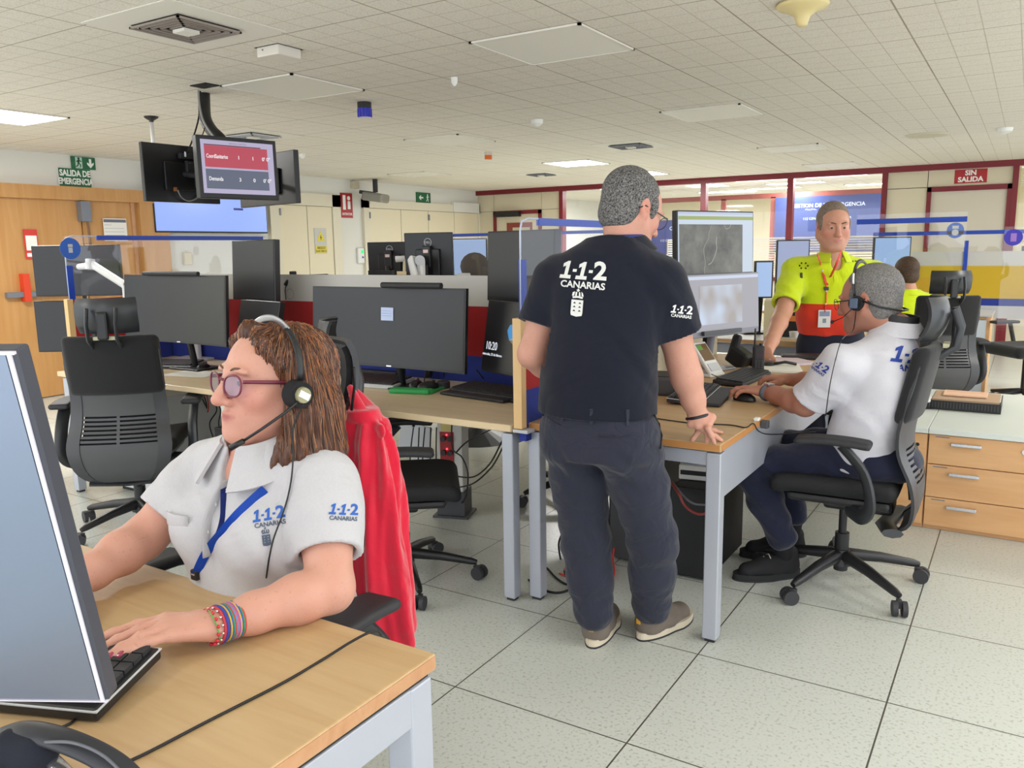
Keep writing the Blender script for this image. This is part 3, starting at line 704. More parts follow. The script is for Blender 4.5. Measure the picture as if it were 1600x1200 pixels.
t = thing('junction_box', 'small white wall switch under the blue wall screen', 'box', (XL, 6.1, 1.33)); MB().bb((0, -.05, -.07), (.04, .05, .07), .008).build('housing', mat('beige_switch', (214, 206, 180), .5), t)
t = thing('door_magnet', 'small black sensor on the wall over the cream cupboard', 'sensor', (XL, 7.72, 2.2)); MB().bb((0, -.03, -.04), (.03, .03, .04)).build('housing', M_sgrn, t); MB().bb((.03, -.015, -.025), (.032, .015, .02)).build('lens', M_blk, t)

# ================================================================== DESKS
def desk(name_lab, x0, x1, y0, y1, z, top_m, edge_m, legs, rails, lab_cat='desk', th=.028, legw=.05, leg_m=None):
    t = thing('desk', name_lab, lab_cat, ((x0 + x1) / 2, (y0 + y1) / 2, 0)); T = Matrix.Translation(-t.location)
    MB().bb((x0, y0, z - th), (x1, y1, z), .003, M=T).build('desktop', top_m, t)
    if edge_m:
        MB().bb((x1 - .0005, y0 + .004, z - th + .003), (x1 + .0012, y1 - .004, z - .003), M=T).build('edge_band', edge_m, t)
        MB().bb((x0 + .004, y0 - .0012, z - th + .003), (x1 - .004, y0 + .0005, z - .003), M=T).build('edge_band', edge_m, t)
    for (x, y) in legs:
        l = MB().bb((x - legw / 2, y - legw / 2, .012), (x + legw / 2, y + legw / 2, z - th - .010), .004, M=T).build('leg', leg_m or M_steel, t)
        MB().bb((x - legw / 2 + .008, y - legw / 2 + .008, 0), (x + legw / 2 - .008, y + legw / 2 - .008, .014), M=T).build('foot', M_blk2, l)
    for (lo, hi) in rails: MB().bb(lo, hi, .002, M=T).build('rail', M_steel, t)
    return t
# desk the woman works at
dk1 = desk('beech desk in the foreground with blue-grey metal frame', -2.5, -.79, .2, 1.01, .73, M_desk, M_deske,
     [(-.822, .975), (-.822, .25), (-2.45, .97)], [((-.848, .27, .625), (-.796, .95, .692)), ((-2.4, .93, .64), (-.85, .96, .69))], legw=.055)
MB().bb((-.79 - .02, .2, .692), (-.80, 1.0, .702), M=Matrix.Translation(-dk1.location)).build('shadow_gap', M_blk2, dk1)
MB().cyl((-.851, .955, .60), (-.8505, .955, .60), .004, M=Matrix.Translation(-dk1.location)).build('screw_hole', M_blk, dk1)
# row of the big curved monitors
desk('pale maple desk carrying the right hand big curved monitor, beside the standing man', -3.2, -1.635, 2.6, 3.38, .725, M_pale, mat('pale_edge', (224, 200, 160), .5), [(-1.665, 2.64), (-1.665, 3.34), (-3.17, 3.3)], [((-3.15, 3.3, .63), (-1.7, 3.34, .69)), ((-1.685, 2.66, .64), (-1.645, 3.3, .69))])
desk('pale maple desk carrying the left hand big curved monitor, behind the empty chair', -4.75, -3.205, 2.6, 3.38, .725, M_pale, mat('pale_edge'), [(-4.7, 2.64), (-3.6, 3.2), (-4.7, 3.3)], [((-4.7, 3.3, .63), (-3.25, 3.34, .69))])
# seated man's desk
rd = desk('beech desk between the standing man and the seated man in white', -1.60, -.835, 2.655, 4.98, .73, M_desk, mat('orange_edge', (190, 132, 76), .45), [(-.866, 2.70), (-1.58, 2.70), (-.866, 4.93), (-1.57, 4.93)],
     [((-1.555, 2.68, .645), (-.89, 2.72, .694)), ((-.885, 2.72, .52), (-.85, 4.9, .694)), ((-1.59, 2.72, .64), (-1.56, 4.9, .69))], legw=.052)
# far desks
desk('grey desk behind the paramedic in yellow', -2.9, -1.0, 5.80, 6.9, .73, M_lgrey, M_cab, [(-1.05, 5.9), (-2.85, 5.9)], [((-2.8, 5.86, .62), (-1.1, 5.9, .69))])
desk('far desk under the yellow partition', -2.6, -.28, 8.45, 9.15, .73, M_lgrey, M_cab, [(-2.55, 8.9), (-.5, 9.1)], [])
desk('far pale desk left of the standing man, beyond the partitions', -4.5, -3.0, 5.1, 5.8, .73, M_lgrey, None, [(-4.45, 5.15), (-3.05, 5.15), (-4.45, 5.75), (-3.05, 5.75)], [])
desk('back row pale desk behind the red partition', -4.75, -1.635, 3.43, 4.2, .725, M_pale, mat('pale_edge'), [(-4.7, 4.15), (-1.67, 4.15)], [])

# ---- partitions and dividers with clear screens and blue tape
M_pred = mat('partition_red', (172, 28, 32), .8, bump=(300, .2)); M_pblue = mat('partition_blue', (36, 54, 142), .8); M_pyel = mat('partition_yellow', (206, 170, 40), .8)
M_frost = mat('frosted_grey', (204, 202, 196), .5); M_pedge = mat('divider_edge_wood', (226, 188, 132), .5)
t = thing('desk_partition', 'red and blue desk partition with frosted grey top behind the big curved monitors', 'partition', (-3.19, 3.40, 0))
MB().bb((-1.56, -.02, .86), (1.56, .02, 1.11)).build('red_panel', M_pred, t); MB().bb((-1.56, -.02, .66), (1.56, .02, .86)).build('blue_panel', M_pblue, t)
MB().bb((-1.56, -.012, 1.11), (1.56, .012, 1.262)).build('frosted_panel', M_frost, t); MB().bb((-1.56, -.016, 1.104), (1.56, .016, 1.114)).build('joint_strip', M_lgrey, t)
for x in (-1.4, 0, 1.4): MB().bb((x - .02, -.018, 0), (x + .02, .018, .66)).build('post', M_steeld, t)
def divider(lab, x, y0, y1, tape_z=1.352, circle=None, bar=None):
    t = thing('desk_divider', lab, 'divider', (x, y0, 0)); L = y1 - y0
    MB().bb((-.016, .03, .86), (.016, L, 1.13)).build('red_panel', M_pred, t); MB().bb((-.016, .03, .66), (.016, L, .86)).build('blue_panel', M_pblue, t)
    MB().bb((-.018, -.005, .715), (.018, .03, 1.135)).build('wood_edge', M_pedge, t)
    MB().bb((-.02, -.01, .70), (.045, .3, .712)).build('foot_bracket', M_lgrey, t)
    MB().bb((.004, .02, 1.13), (.010, L, 1.50)).build('clear_screen', M_plexi, t)
    MB().tube([(.007, .018, 1.13), (.007, .018, 1.46), (.007, .03, 1.49), (.007, .07, 1.503), (.007, L, 1.503)], .004, n=6).build('screen_edge', mat('acrylic_edge', (196, 206, 226), .2), t, True)
    MB().bb((.0, .016, 1.0), (.0125, .052, tape_z)).build('blue_tape', M_blue, t)
    if bar: MB().bb((.0, bar[0], 1.478), (.0125, bar[1], 1.506)).build('blue_tape', M_blue, t)
    if circle:
        MB().cyl((.0105, circle, 1.43), (.0125, circle, 1.43), .062, n=32).build('blue_disc', mat('disc_blue', (30, 92, 190), .4), t)
        MB().bb((.0125, circle - .012, 1.405), (.0135, circle + .012, 1.435)).build('crest', M_lgrey, t)
        MB().bb((.0125, circle - .014, 1.438), (.0135, circle + .014, 1.455)).build('crown', M_lgrey, t)
    return t
divider('red and blue desk divider with pale wooden edge directly left of the standing man', -1.605, 2.605, 3.8, bar=(.15, 1.15))
divider('desk divider whose clear screen bears a blue disc, at far left', -4.79, 2.72, 4.25, 1.33, circle=.05, bar=(.22, 1.5))
def xpartition(lab, x0, x1, y, col, bar=None, circles=(), vt=None, top=True):
    t = thing('desk_partition', lab, 'partition', (x0, y, 0)); L = x1 - x0
    MB().bb((0, -.02, .85), (L, .02, 1.16)).build('coloured_panel', col, t); MB().bb((0, -.02, .78), (L, .02, .85)).build('blue_panel', M_pblue, t); MB().bb((0, -.02, .66), (L, .02, .78)).build('grey_panel', M_lgrey, t)
    MB().bb((0, -.012, 1.16), (L, .012, 1.3)).build('frosted_panel', M_frost, t)
    for x in (.03, L - .03): MB().bb((x - .02, -.018, 0), (x + .02, .018, .66)).build('post', M_steeld, t)
    if bar:
        MB().bb((bar[0] - x0, -.022, 1.3), (bar[1] - x0, -.016, bar[2] + .01)).build('clear_screen', M_plexi, t)
        MB().bb((bar[0] - x0, -.026, bar[2] - .025), (bar[1] - x0, -.015, bar[2] + .012)).build('blue_tape', M_blue, t)
    for (cx, cz) in circles:
        MB().cyl((cx - x0, -.026, cz), (cx - x0, -.023, cz), .075, n=32).build('blue_disc', mat('disc_blue'), t)
        MB().lathe([(.0, 0), (.03, 0), (.03, .002), (.0, .002)][1:3] + [(.001, .002)], M=frameM((cx - x0, -.0262, cz - .02), (1, 0, 0), (0, 0, 1))).build('crest', M_lgrey, t)
        MB().bb((cx - x0 - .028, -.028, cz + .015), (cx - x0 + .028, -.0262, cz + .045)).build('crown', M_lgrey, t)
    if vt: MB().bb((vt[0] - x0 - .018, -.03, vt[1]), (vt[0] - x0 + .018, -.018, vt[2])).build('blue_tape', M_blue, t)
    return t
xpartition('yellow and blue desk partition with frosted top behind the far empty chairs', -1.0, .55, 9.2, M_pyel, bar=(PY(1365, 366, 9.2).x, .3, PY(1478, 363, 9.2).z), circles=((PY(1493, 360, 9.2).x, PY(1493, 360, 9.2).z),), vt=(PY(1509, 400, 9.2).x, PY(1509, 450, 9.2).z, PY(1509, 376, 9.2).z))
t = thing('clear_screen', 'clear plastic screen with a blue tape bar right of the paramedic head', 'screen', (-1.26, 7.55, .73))
MB().bb((0, -.003, 0), (.82, .003, .90)).build('sheet', M_plexi, t); MB().bb((0, -.006, .82), (.82, .006, .862)).build('blue_tape', M_blue, t); MB().bb((.0, -.05, -.0), (.1, .05, .02)).build('foot', M_blk, t); MB().bb((.7, -.05, -.0), (.8, .05, .02)).build('foot', M_blk, t)
t = thing('clear_screen', 'clear plastic screen with a blue disc at the right edge of the picture', 'screen', (-.12, 7.2, 1.3))
MB().bb((-.05, -.003, -.57), (.6, .003, .2)).build('sheet', M_plexi, t); MB().cyl((.01, -.006, .12), (.01, -.003, .12), .06, n=32).build('blue_disc', mat('disc_violet', (52, 44, 170), .4), t)
MB().bb((-.008, -.009, .09), (.03, -.006, .15)).build('crest', mat('crest_pink', (150, 110, 190), .4), t)
t = thing('clear_screen', 'clear plastic screen with thin blue top edge behind the red partition', 'screen', (-2.75, 4.25, .725))
MB().bb((-.4, -.003, 0), (.75, .003, .76)).build('sheet', M_plexi, t); MB().bb((-.4, -.006, .745), (.75, .006, .763)).build('blue_tape', M_blue, t)

# ================================================================== SCREENS
def scr_mat(name, col, es=.6, rough=.25, noise=None):
    return mat(name, (12, 12, 14), rough, emit=col, es=es)
M_off = mat('screen_off', (50, 51, 54), .33, spec=.35); M_casing = mat('monitor_casing', (24, 24, 26), .4)
def monitor(lab, pL, pR, h, tilt=4, stand=True, desk_z=.725, back=False, th=.035, screen=None, bez=.009, cat='monitor', group=None, curve=0, casing=None, arm=False, dirv=None, logo=False, chin=.012, extra=None):
    pL, pR = Vector(pL), Vector(pR); base = (pL + pR) / 2; xd = (pR - pL); xd.z = 0; w = xd.length; xd.normalize()
    n = Vector((xd.y, -xd.x, 0)); n = -n if n.dot(base) > 0 and False else n      # towards the viewer (xd is left->right as seen)
    up = Vector((0, 0, 1)) * math.cos(math.radians(tilt)) - n * math.sin(math.radians(tilt))
    z0 = base.z
    t = thing('monitor', lab, cat, (base.x, base.y, desk_z if stand else z0), 0, group)
    M = frameM(base - t.location, xd, up); cs = casing or M_casing
    cv = (lambda x: curve * (x / (w / 2)) ** 2) if curve else (lambda x: 0)
    if curve:
        mb = MB(); nseg = 16
        for i in range(nseg):
            xa, xb = -w / 2 + w * i / nseg, -w / 2 + w * (i + 1) / nseg
            vs = [mb.bm.verts.new(p) for p in ((xa, 0, cv(xa)), (xb, 0, cv(xb)), (xb, h, cv(xb)), (xa, h, cv(xa)), (xa, 0, cv(xa) - th), (xb, 0, cv(xb) - th), (xb, h, cv(xb) - th), (xa, h, cv(xa) - th))]
            for f in ((4, 5, 6, 7), (0, 1, 5, 4), (3, 2, 6, 7), (0, 1, 2, 3)): mb.bm.faces.new([vs[k] for k in f])
            if i == 0: mb.bm.faces.new([vs[k] for k in (0, 3, 7, 4)])
            if i == nseg - 1: mb.bm.faces.new([vs[k] for k in (1, 2, 6, 5)])
        bmesh.ops.remove_doubles(mb.bm, verts=mb.bm.verts, dist=1e-5); bmesh.ops.transform(mb.bm, matrix=M, verts=mb.bm.verts[:])
        mb.build('casing', cs, t)
        def f(u, v): x = -w / 2 + bez + (w - 2 * bez) * u; return (x, chin + (h - chin - bez) * v, cv(x) + .0012)
        MB().grid(f, 24, 2, M=M).build('screen', screen or M_off, t, True)
        MB().box((0, chin * .5, cv(0) + .001), (.03, .006, .002), M=M).build('maker_badge', M_silver, t)
    else:
        MB().box((0, h / 2, -th / 2), (w, h, th), bev=.004, M=M).build('casing', cs, t)
        sg = 1 if not back else -1
        if not back:
            MB().box((0, (h + chin - bez) / 2, .0006), (w - 2 * bez, h - bez - chin, .002), M=M).build('screen', screen or M_off, t)
    if back:
        MB().box((0, h * .45, .008), (w * .5, h * .5, .016), bev=.006, M=M).build('rear_bulge', cs, t)
        if logo:
            lg = MB()
            pts = [(.022 * math.cos(a), .022 * math.sin(a), .017) for a in np.linspace(0, 2 * PI, 24, endpoint=False)]
            lg.tube(pts, .0022, n=5, closed=True, M=M @ Matrix.Translation((0, h * .82, -.016))); lo = lg.build('maker_badge', mat('badge_grey', (176, 176, 180), .4), t)
            text_on('badge_letters', 'DELL', M @ Matrix.Translation((0, h * .82, .003)), .017, _mats['badge_grey'], lo, bold=.0004)
            MB().box((0, h * .56, .018), (.05, .12, .03), bev=.005, M=M).build('mount_plate', M_blk, t); MB().box((0, h * .66, .034), (.03, .018, .003), M=M).build('label_sticker', mat('pinkish_label', (226, 200, 190), .5), t)
    if cat == 'screen':
        a_ = M @ Vector((0, h * .5, -th if not back else .01)); b_ = PD(352, 280, 4.9) - t.location; MB().tube([a_, b_], .016).build('bracket_arm', M_blk2, t, True)
    elif not stand:
        a_ = M @ Vector((0, h * .4, -th - .03 if not back else .04)); MB().tube([M @ Vector((0, h * .4, -th if not back else .0)), a_, a_ - Vector((0, 0, z0 + h * .4 - .726))], .014).build('mount_pole', M_blk2, t, True)
    if stand:
        b = M.inverted() @ Vector((0, 0, .004)); zoff = z0 - desk_z
        bm_ = MB().cyl(Vector((0, 0, .008)) - n * .10, Vector((0, 0, zoff + h * .45)) - n * (th + .02), .018, .022, n=12)
        bm_.build('stand_neck', cs, t, True, ang=.7)
        MB().box(-n * .10 + Vector((0, 0, .007)), (.26, .18, .012), (0, 0, math.atan2(xd.y, xd.x)), bev=.004).build('stand_foot', cs, t)
    return t, M, w
MC = 'curved monitors switched off'
t, M, w = monitor('big curved black monitor with a small white sticker, right of the woman head', PY(497, 563, 3.0), PY(733, 586, 3.0), .382, 4, curve=.035, th=.02)
MB().box((-.01, .255, .0), (.075, .062, .002), M=M @ Matrix.Translation((0, 0, .004))).build('sticker', mat('pale_blue_sticker', (186, 200, 232), .5), t)
for i in range(3): MB().box((-.012, .27 - i * .012, .0054), (.055, .0016, .001), M=M).build('sticker_line', mat('sticker_ink', (120, 140, 190), .5), t)
t2 = thing('monitor_lamp', 'black light bar clipped on top of the right big curved monitor', 'lamp', M.translation + t.location)
MB().cyl(M.to_3x3() @ Vector((-.02, .392, .03)), M.to_3x3() @ Vector((.33, .392, .03)), .014, n=14).build('bar', M_blk2, t2, True, ang=.7)
MB().box((.16, .388, .004), (.24, .01, .05), M=M.to_3x3().to_4x4()).build('clamp', M_blk, t2)
t, M, w = monitor('big curved black monitor above the empty chair, switched off', PY(205, 531, 2.95), PY(362, 541, 2.95), .384, 4, curve=.035, th=.02)
t2 = thing('monitor_lamp', 'black light bar clipped on top of the left big curved monitor', 'lamp', M.translation + t.location)
MB().cyl(M.to_3x3() @ Vector((-.27, .392, .03)), M.to_3x3() @ Vector((.22, .392, .03)), .012, n=14).build('bar', M_blk2, t2, True, ang=.7)
MB().box((.02, .388, .004), (.2, .01, .05), M=M.to_3x3().to_4x4()).build('clamp', M_blk, t2)
monitor('upper black monitor of the pair at the far left, on a white arm', PD(56, 459, 5.4), PD(192, 466, 5.4), .33, 0, stand=False)
monitor('lower black monitor of the pair at the far left', PD(60, 546, 5.4), PD(196, 553, 5.4), .335, 0)
t = thing('display_arm', 'white jointed arm reaching up behind the empty chair', 'monitor arm', PD(196, 448, 4.9))
o = t.location.copy(); arm = MB().tube([PD(196, 446, 4.9) - o, PD(144, 413, 5.1) - o], .026, n=12, flat=(.016, .026)); arm.build('upper_arm', M_white, t, True, ang=.8)
MB().cyl(PD(141, 405, 5.1) - o, PD(141, 421, 5.1) - o, .028, n=14).build('elbow_joint', M_white, t, True, ang=.7); MB().tube([PD(140, 415, 5.12) - o, PD(124, 417, 5.25) - o], .02).build('head_bracket', M_white, t, True)
MB().tube([PD(196, 446, 4.9) - o, Vector((PD(196, 446, 4.9).x, PD(196, 446, 4.9).y, .725)) - o], .02, n=12).build('post', M_white, t, True)
monitor('upper black monitor of the tilted pair between the two big curved monitors', PD(364, 468, 4.75), PD(430, 471, 4.45), .335, 3, stand=False)
monitor('lower black monitor of the tilted pair between the two big curved monitors', PD(365, 560, 4.7), PD(425, 566, 4.4), .335, 12)
monitor('upper black monitor beside the blue taped screen, switched off', PD(761, 471, 3.85), PD(866, 474, 3.5), .318, 2, stand=False, chin=.02)
# lock screen monitor
t, M, w = monitor('lower black monitor showing a lock screen with the clock 10:20', PD(751, 574, 3.75), PD(836, 601, 3.42), .325, 9, chin=.018, screen=mat('dark_lock', (14, 15, 17), .3, emit=(30, 31, 34), es=.25))
cave = [(.30, .0), (.32, .05), (.285, .09), (.24, .13), (.20, .155), (.185, .19), (.20, .215), (.235, .225), (.26, .26), (.30, .28), (.36, .3), (.42, .28), (.44, .02)]
Mx = M @ Matrix.Translation((-w / 2 - .005, .005, .003))
cave2 = [(min(x, w - .01), y) for x, y in cave]
MB().prism([(.205, .15), (.185, .19), (.20, .215), (.235, .225), (.26, .26), (.30, .28), (.36, .29), (w - .01, .27), (w - .01, .15)], 0, .0008, M=Mx).build('sky_picture', mat('sky_pic', (10, 10, 10), .4, emit=(58, 150, 214), es=.8), t)
MB().prism([(.30, .02), (.32, .05), (.285, .09), (.24, .13), (.205, .15), (w - .01, .15), (w - .01, .02)], 0, .0008, M=Mx).build('beach_picture', mat('beach_pic', (10, 10, 10), .4, emit=(166, 128, 84), es=.6), t)
MB().prism([(.215, .15), (.225, .158), (w - .01, .165), (w - .01, .15)], .0009, .0014, M=Mx).build('sea_line', mat('sea_pic', (10, 10, 10), .4, emit=(150, 190, 214), es=.7), t)
MB().prism([(.268, .135), (.272, .17), (.280, .195), (.288, .172), (.294, .135)], .0015, .002, M=Mx).build('rock_picture', mat('rock_pic', (10, 10, 10), .4, emit=(70, 70, 62), es=.5), t)
M_lock = mat('lock_white', (10, 10, 10), .4, emit=(235, 240, 250), es=.9)
text_on('clock_text', '10:20', Mx @ Matrix.Translation((.075, .112, .001)), .052, M_lock, t, sx=.8); text_on('date_text', 'miercoles, 22 de febrero', Mx @ Matrix.Translation((.088, .075, .001)), .017, M_lock, t, sx=.9)
# back row, seen from behind
monitor('black monitor seen from behind over the red partition, nearer one with a white arm', PD(635, 447, 4.7), PD(709, 448, 4.6), .30, -2, stand=False, back=True, logo=True, th=.02, dirv=1)
monitor('black monitor seen from behind over the red partition, lower farther one', PD(577, 440, 5.3), PD(646, 440, 5.2), .25, -2, stand=False, back=True, logo=True, th=.02)
t = thing('display_arm', 'white jointed display arm standing behind the red partition', 'monitor arm', (PD(655, 448, 4.55).x, PD(655, 448, 4.55).y, .725)); o = t.location.copy()
MB().box(PD(658, 430, 4.5) - o, (.04, .04, .18), bev=.01).build('post', M_white, t); MB().tube([PD(650, 442, 4.45) - o, PD(642, 405, 4.5) - o], .03, n=12, flat=(.018, .032)).build('lower_arm', M_white, t, True, ang=.8)
MB().tube([PD(642, 404, 4.5) - o, PD(655, 407, 4.55) - o], .018).build('upper_arm', M_white, t, True); MB().cyl(PD(656, 407, 4.45) - o, PD(656, 407, 4.6) - o, .028).build('joint', M_lgrey, t, True, ang=.7)
MB().tube([PD(632, 404, 4.9) - o, PD(618, 405, 4.9) - o], .018).build('second_arm', M_white, t, True); MB().tube([PD(633, 405, 4.9) - o, PD(632, 440, 4.9) - o, Vector((-2.95, 3.95, .725)) - o], .012).build('pole', mat('cream_pole', (226, 214, 176), .5), t, True)
t = thing('cardboard_tag', 'small cream and yellow cable tag hanging by the white monitor arm', 'tag', PD(628, 435, 4.7)); MB().box((0, 0, .03), (.07, .004, .02)).build('strip', mat('cream_tag', (232, 214, 170), .5), t); MB().box((.025, 0, -.005), (.03, .004, .025)).build('block', mat('yellow_tag', (226, 196, 110), .5), t)
t = thing('monitor', 'top of a dark monitor just over the red partition beside the monitor backs', 'monitor', (PD(596, 432, 4.9).x, PD(596, 432, 4.9).y, .725)); MB().box((0, 0, .45), (.17, .03, .20), (0, 0, .1)).build('casing', M_blk, t); MB().cyl((0, .05, 0), (0, .02, .4), .015).build('stand_neck', M_blk, t)
t = thing('webcam', 'black webcam on a clip over the grey top of the partition', 'webcam', PY(458, 432, 3.42)); MB().box((0, 0, .02), (.035, .03, .022), bev=.006).build('camera_body', M_blk, t)
MB().tube([(0, 0, 0), (-.02, -.03, -.03), (-.03, -.035, -.05)], .012).build('clip', M_blk2, t, True); MB().tube(catmull([(-.02, -.03, -.03), (-.035, -.035, -.08), (-.035, -.03, -.16)], 5), .0025).build('wire', M_cable, t, True)
MB().tube([(.0 + .03 * math.cos(a), -.03, -.10 + .03 * math.sin(a)) for a in np.linspace(0, 2 * PI, 16, endpoint=False)], .0025, closed=True).build('coiled_wire', mat('grey_wire', (130, 128, 126), .5), t, True)
t = thing('monitor_lamp', 'black light bar just above the grey top of the red partition', 'lamp', PY(432, 434, 3.47)); MB().cyl((0, 0, .0), (.42, 0, .014), .012, n=12).build('bar', M_blk, t, True, ang=.7); MB().cyl((.0, 0, -.02), (.12, 0, -.016), .006, n=8).build('lower_rail', M_blk, t, True); MB().bb((.1, -.01, -.45), (.16, .01, 0)).build('rear_stem', M_blk, t)
t, M, w = monitor('pale lit monitor seen through clear plastic left of the standing man', PD(700, 432, 6.35), PD(762, 432, 6.35), .29, 0, screen=mat('pale_window', (20, 20, 20), .3, emit=(176, 200, 238), es=.75), desk_z=.73)
t = thing('office_chair', 'grey rounded chair back in front of the pale lit monitor', 'chair', (PD(742, 425, 5.9).x, PD(742, 425, 5.9).y, 0))
MB().sph((0, 0, 1.27), .105, (1, .4, .95), rot=(0, 0, .6)).build('headrest', mat('brown_grey_pad', (96, 88, 82), .8), t, True); MB().cyl((0, 0, .1), (0, 0, 1.2), .02).build('post', M_blk, t); MB().cyl((0, 0, 0), (0, 0, .1), .28, .04).build('base', M_blk, t)
t = thing('white_device', 'small white device beside the pale lit monitor', 'device', PD(724, 430, 5.85)); MB().box((0, 0, 0), (.09, .06, .03), bev=.008).build('body', M_white, t); MB().bb((-.01, -.01, -.45), (.01, .01, 0)).build('stem', M_white, t)
# map screens
def mk_map():
    n = NT('aerial_photo', .3, .3)
    nz = n.n('ShaderNodeTexNoise', {'Vector': n.tc.outputs['Object'], 'Scale': 9.0, 'Detail': 8.0, 'Roughness': .6})
    r = n.n('ShaderNodeValToRGB', {0: nz.outputs['Fac']}); r.color_ramp.elements[0].position = .3; r.color_ramp.elements[1].position = .8
    r.color_ramp.elements[0].color = rgb(84, 84, 80); r.color_ramp.elements[1].color = rgb(150, 150, 140)
    n.b.inputs['Base Color'].default_value = rgb(12, 12, 12); n.link(r.outputs[0], n.b.inputs['Emission Color']); n.b.inputs['Emission Strength'].default_value = .85
    return n.m
M_map = mk_map()
def em(name, c, es=.8): return mat(name, (12, 12, 12), .35, emit=c, es=es)
pL, pR = PD(1058, 440, 4.25), PD(1177, 430, 4.58)
t, M, w = monitor('upper monitor showing a grey aerial map, facing the seated man', pL, pR, .356, 2, stand=False, screen=em('map_page', (206, 220, 236), .85), chin=.018, bez=.008)
X0 = -w / 2 + .01
MB().box((X0 + (w - .1) * .5, .155, .0025), (w - .11, .26, .002), M=M).build('map_picture', M_map, t)
MB().box((0, .318, .003), (w - .02, .018, .002), M=M).build('green_band', em('olive_band', (160, 176, 92)), t)
MB().box((0, .343, .003), (w - .02, .012, .002), M=M).build('top_bar', em('lilac_bar', (196, 208, 236)), t)
rd_ = catmull([(.245, .28), (.225, .24), (.22, .21), (.19, .17), (.185, .14), (.195, .09), (.19, .05), (.192, .028)], 6)
MB().tube([(x + X0, y, .0038) for x, y in [p[:2] for p in rd_]], .0018, n=5, M=M).build('map_road', em('road_line', (170, 168, 158)), t)
MB().tube([(x + X0, y, .0038) for x, y in [p[:2] for p in catmull([(.285, .22), (.28, .19), (.285, .16), (.27, .12), (.245, .085), (.22, .075)], 6)]], .002, n=5, M=M).build('map_road', em('road_line2', (190, 190, 184)), t)
MB().tube([(x + X0, y, .0038) for x, y in [p[:2] for p in catmull([(.34, .285), (.36, .262), (.385, .268), (.395, .285)], 6)]], .002, n=5, M=M).build('map_road', _mats['road_line'], t)
MB().box((0, .024, .0035), (w - .02, .008, .002), M=M).build('taskbar', em('taskbar_grey', (90, 96, 104), .6), t)
pL, pR = PD(1068, 538, 4.15), PD(1186, 512, 4.5)
t, M, w = monitor('lower monitor with a pale grey page and a blurred picture, facing the seated man', pL, pR, .325, 3, desk_z=.73, screen=em('grey_page', (172, 170, 178), .8), chin=.03, bez=.004, casing=mat('grey_casing', (128, 128, 140), .4))
MB().box((0, .306, .003), (w - .02, .016, .002), M=M).build('top_bar', em('white_bar', (214, 224, 246)), t)
def mk_blur():
    n = NT('blurred_picture', .3, .3); nz = n.n('ShaderNodeTexNoise', {'Vector': n.tc.outputs['Object'], 'Scale': 7.0, 'Detail': 1.0})
    r = n.n('ShaderNodeValToRGB', {0: nz.outputs['Fac']}); r.color_ramp.elements[0].position = .35; r.color_ramp.elements[1].position = .65
    r.color_ramp.elements[0].color = rgb(176, 168, 164); r.color_ramp.elements[1].color = rgb(206, 220, 240)
    n.b.inputs['Base Color'].default_value = rgb(12, 12, 12); n.link(r.outputs[0], n.b.inputs['Emission Color']); n.b.inputs['Emission Strength'].default_value = .9; return n.m
MB().box((-.012, .165, .003), (w * .56, .2, .002), bev=.0, M=M).build('blurred_picture', mk_blur(), t)
MB().box((-.02, .022, .012), (.30, .022, .02), M=M).build('sound_bar', M_dgrey, t)
# hanging cluster
t = thing('ceiling_pole', 'black curved ceiling pole wrapped in cables holding the hanging screens', 'pole', (-4.23, 3.365, CZ)); o = t.location.copy()
pp = [PD(319, 133, 5.13), PD(319, 158, 5.1), PD(321, 185, 5.0), PD(330, 203, 4.95), PD(346, 220, 4.9), PD(352, 245, 4.9), PD(352, 290, 4.9)]
MB().tube([p - o for p in [Vector(q) for q in catmull(pp, 6)]], .036, n=12).build('pole', M_blk, t, True)
MB().bb((-.07, -.05, -.006), (.07, .05, 0)).build('ceiling_plate', M_dark, t)
MB().tube([Vector(q) - o for q in catmull([PD(310, 133, 5.05), PD(311, 160, 4.95), PD(318, 190, 4.85), PD(334, 214, 4.8)], 6)], .006).build('grey_cable', mat('grey_cable', (160, 160, 158), .5), t, True)
MB().tube([Vector(q) - o for q in catmull([PD(313, 134, 5.05), PD(311, 180, 5.0), PD(302, 215, 4.95), PD(293, 238, 4.9)], 6)], .005).build('thin_cable', M_cable, t, True)
MB().tube([Vector(q) - o for q in catmull([PD(320, 200, 4.9), PD(314, 220, 4.85), PD(312, 240, 4.85)], 4)], .003).build('thin_cable', M_cable, t, True)
MB().box(PD(352, 270, 4.9) - o, (.16, .16, .2)).build('mount_block', M_blk, t)
t, M, w = monitor('hanging screen with red and grey bands, facing the camera', PD(313, 303, 4.45), PD(437, 319, 4.78), .335, 1, stand=False, cat='screen', chin=.028, bez=.022, th=.05, screen=em('lilac_page', (196, 188, 218), .8))
MB().box((-.01, .0 + .225, .003), (w - .10, .115, .002), M=M).build('red_band', em('red_band', (206, 78, 98), .75), t); MB().box((-.01, .105, .003), (w - .10, .105, .002), M=M).build('grey_band', em('slate_band', (104, 112, 134), .75), t)
MB().box((-.03, .286, .0035), (w - .14, .005, .002), M=M).build('dark_line', em('dark_line', (110, 40, 60), .6), t)
M_wt = em('white_ink', (250, 246, 250), .9)
text_on('row_text', 'CoordSanitarios', M @ Matrix.Translation((-.125, .225, .005)), .030, M_wt, t, sx=.62, bold=.0004); text_on('row_text', 'Demanda', M @ Matrix.Translation((-.14, .105, .005)), .030, M_wt, t, sx=.7, bold=.0004)
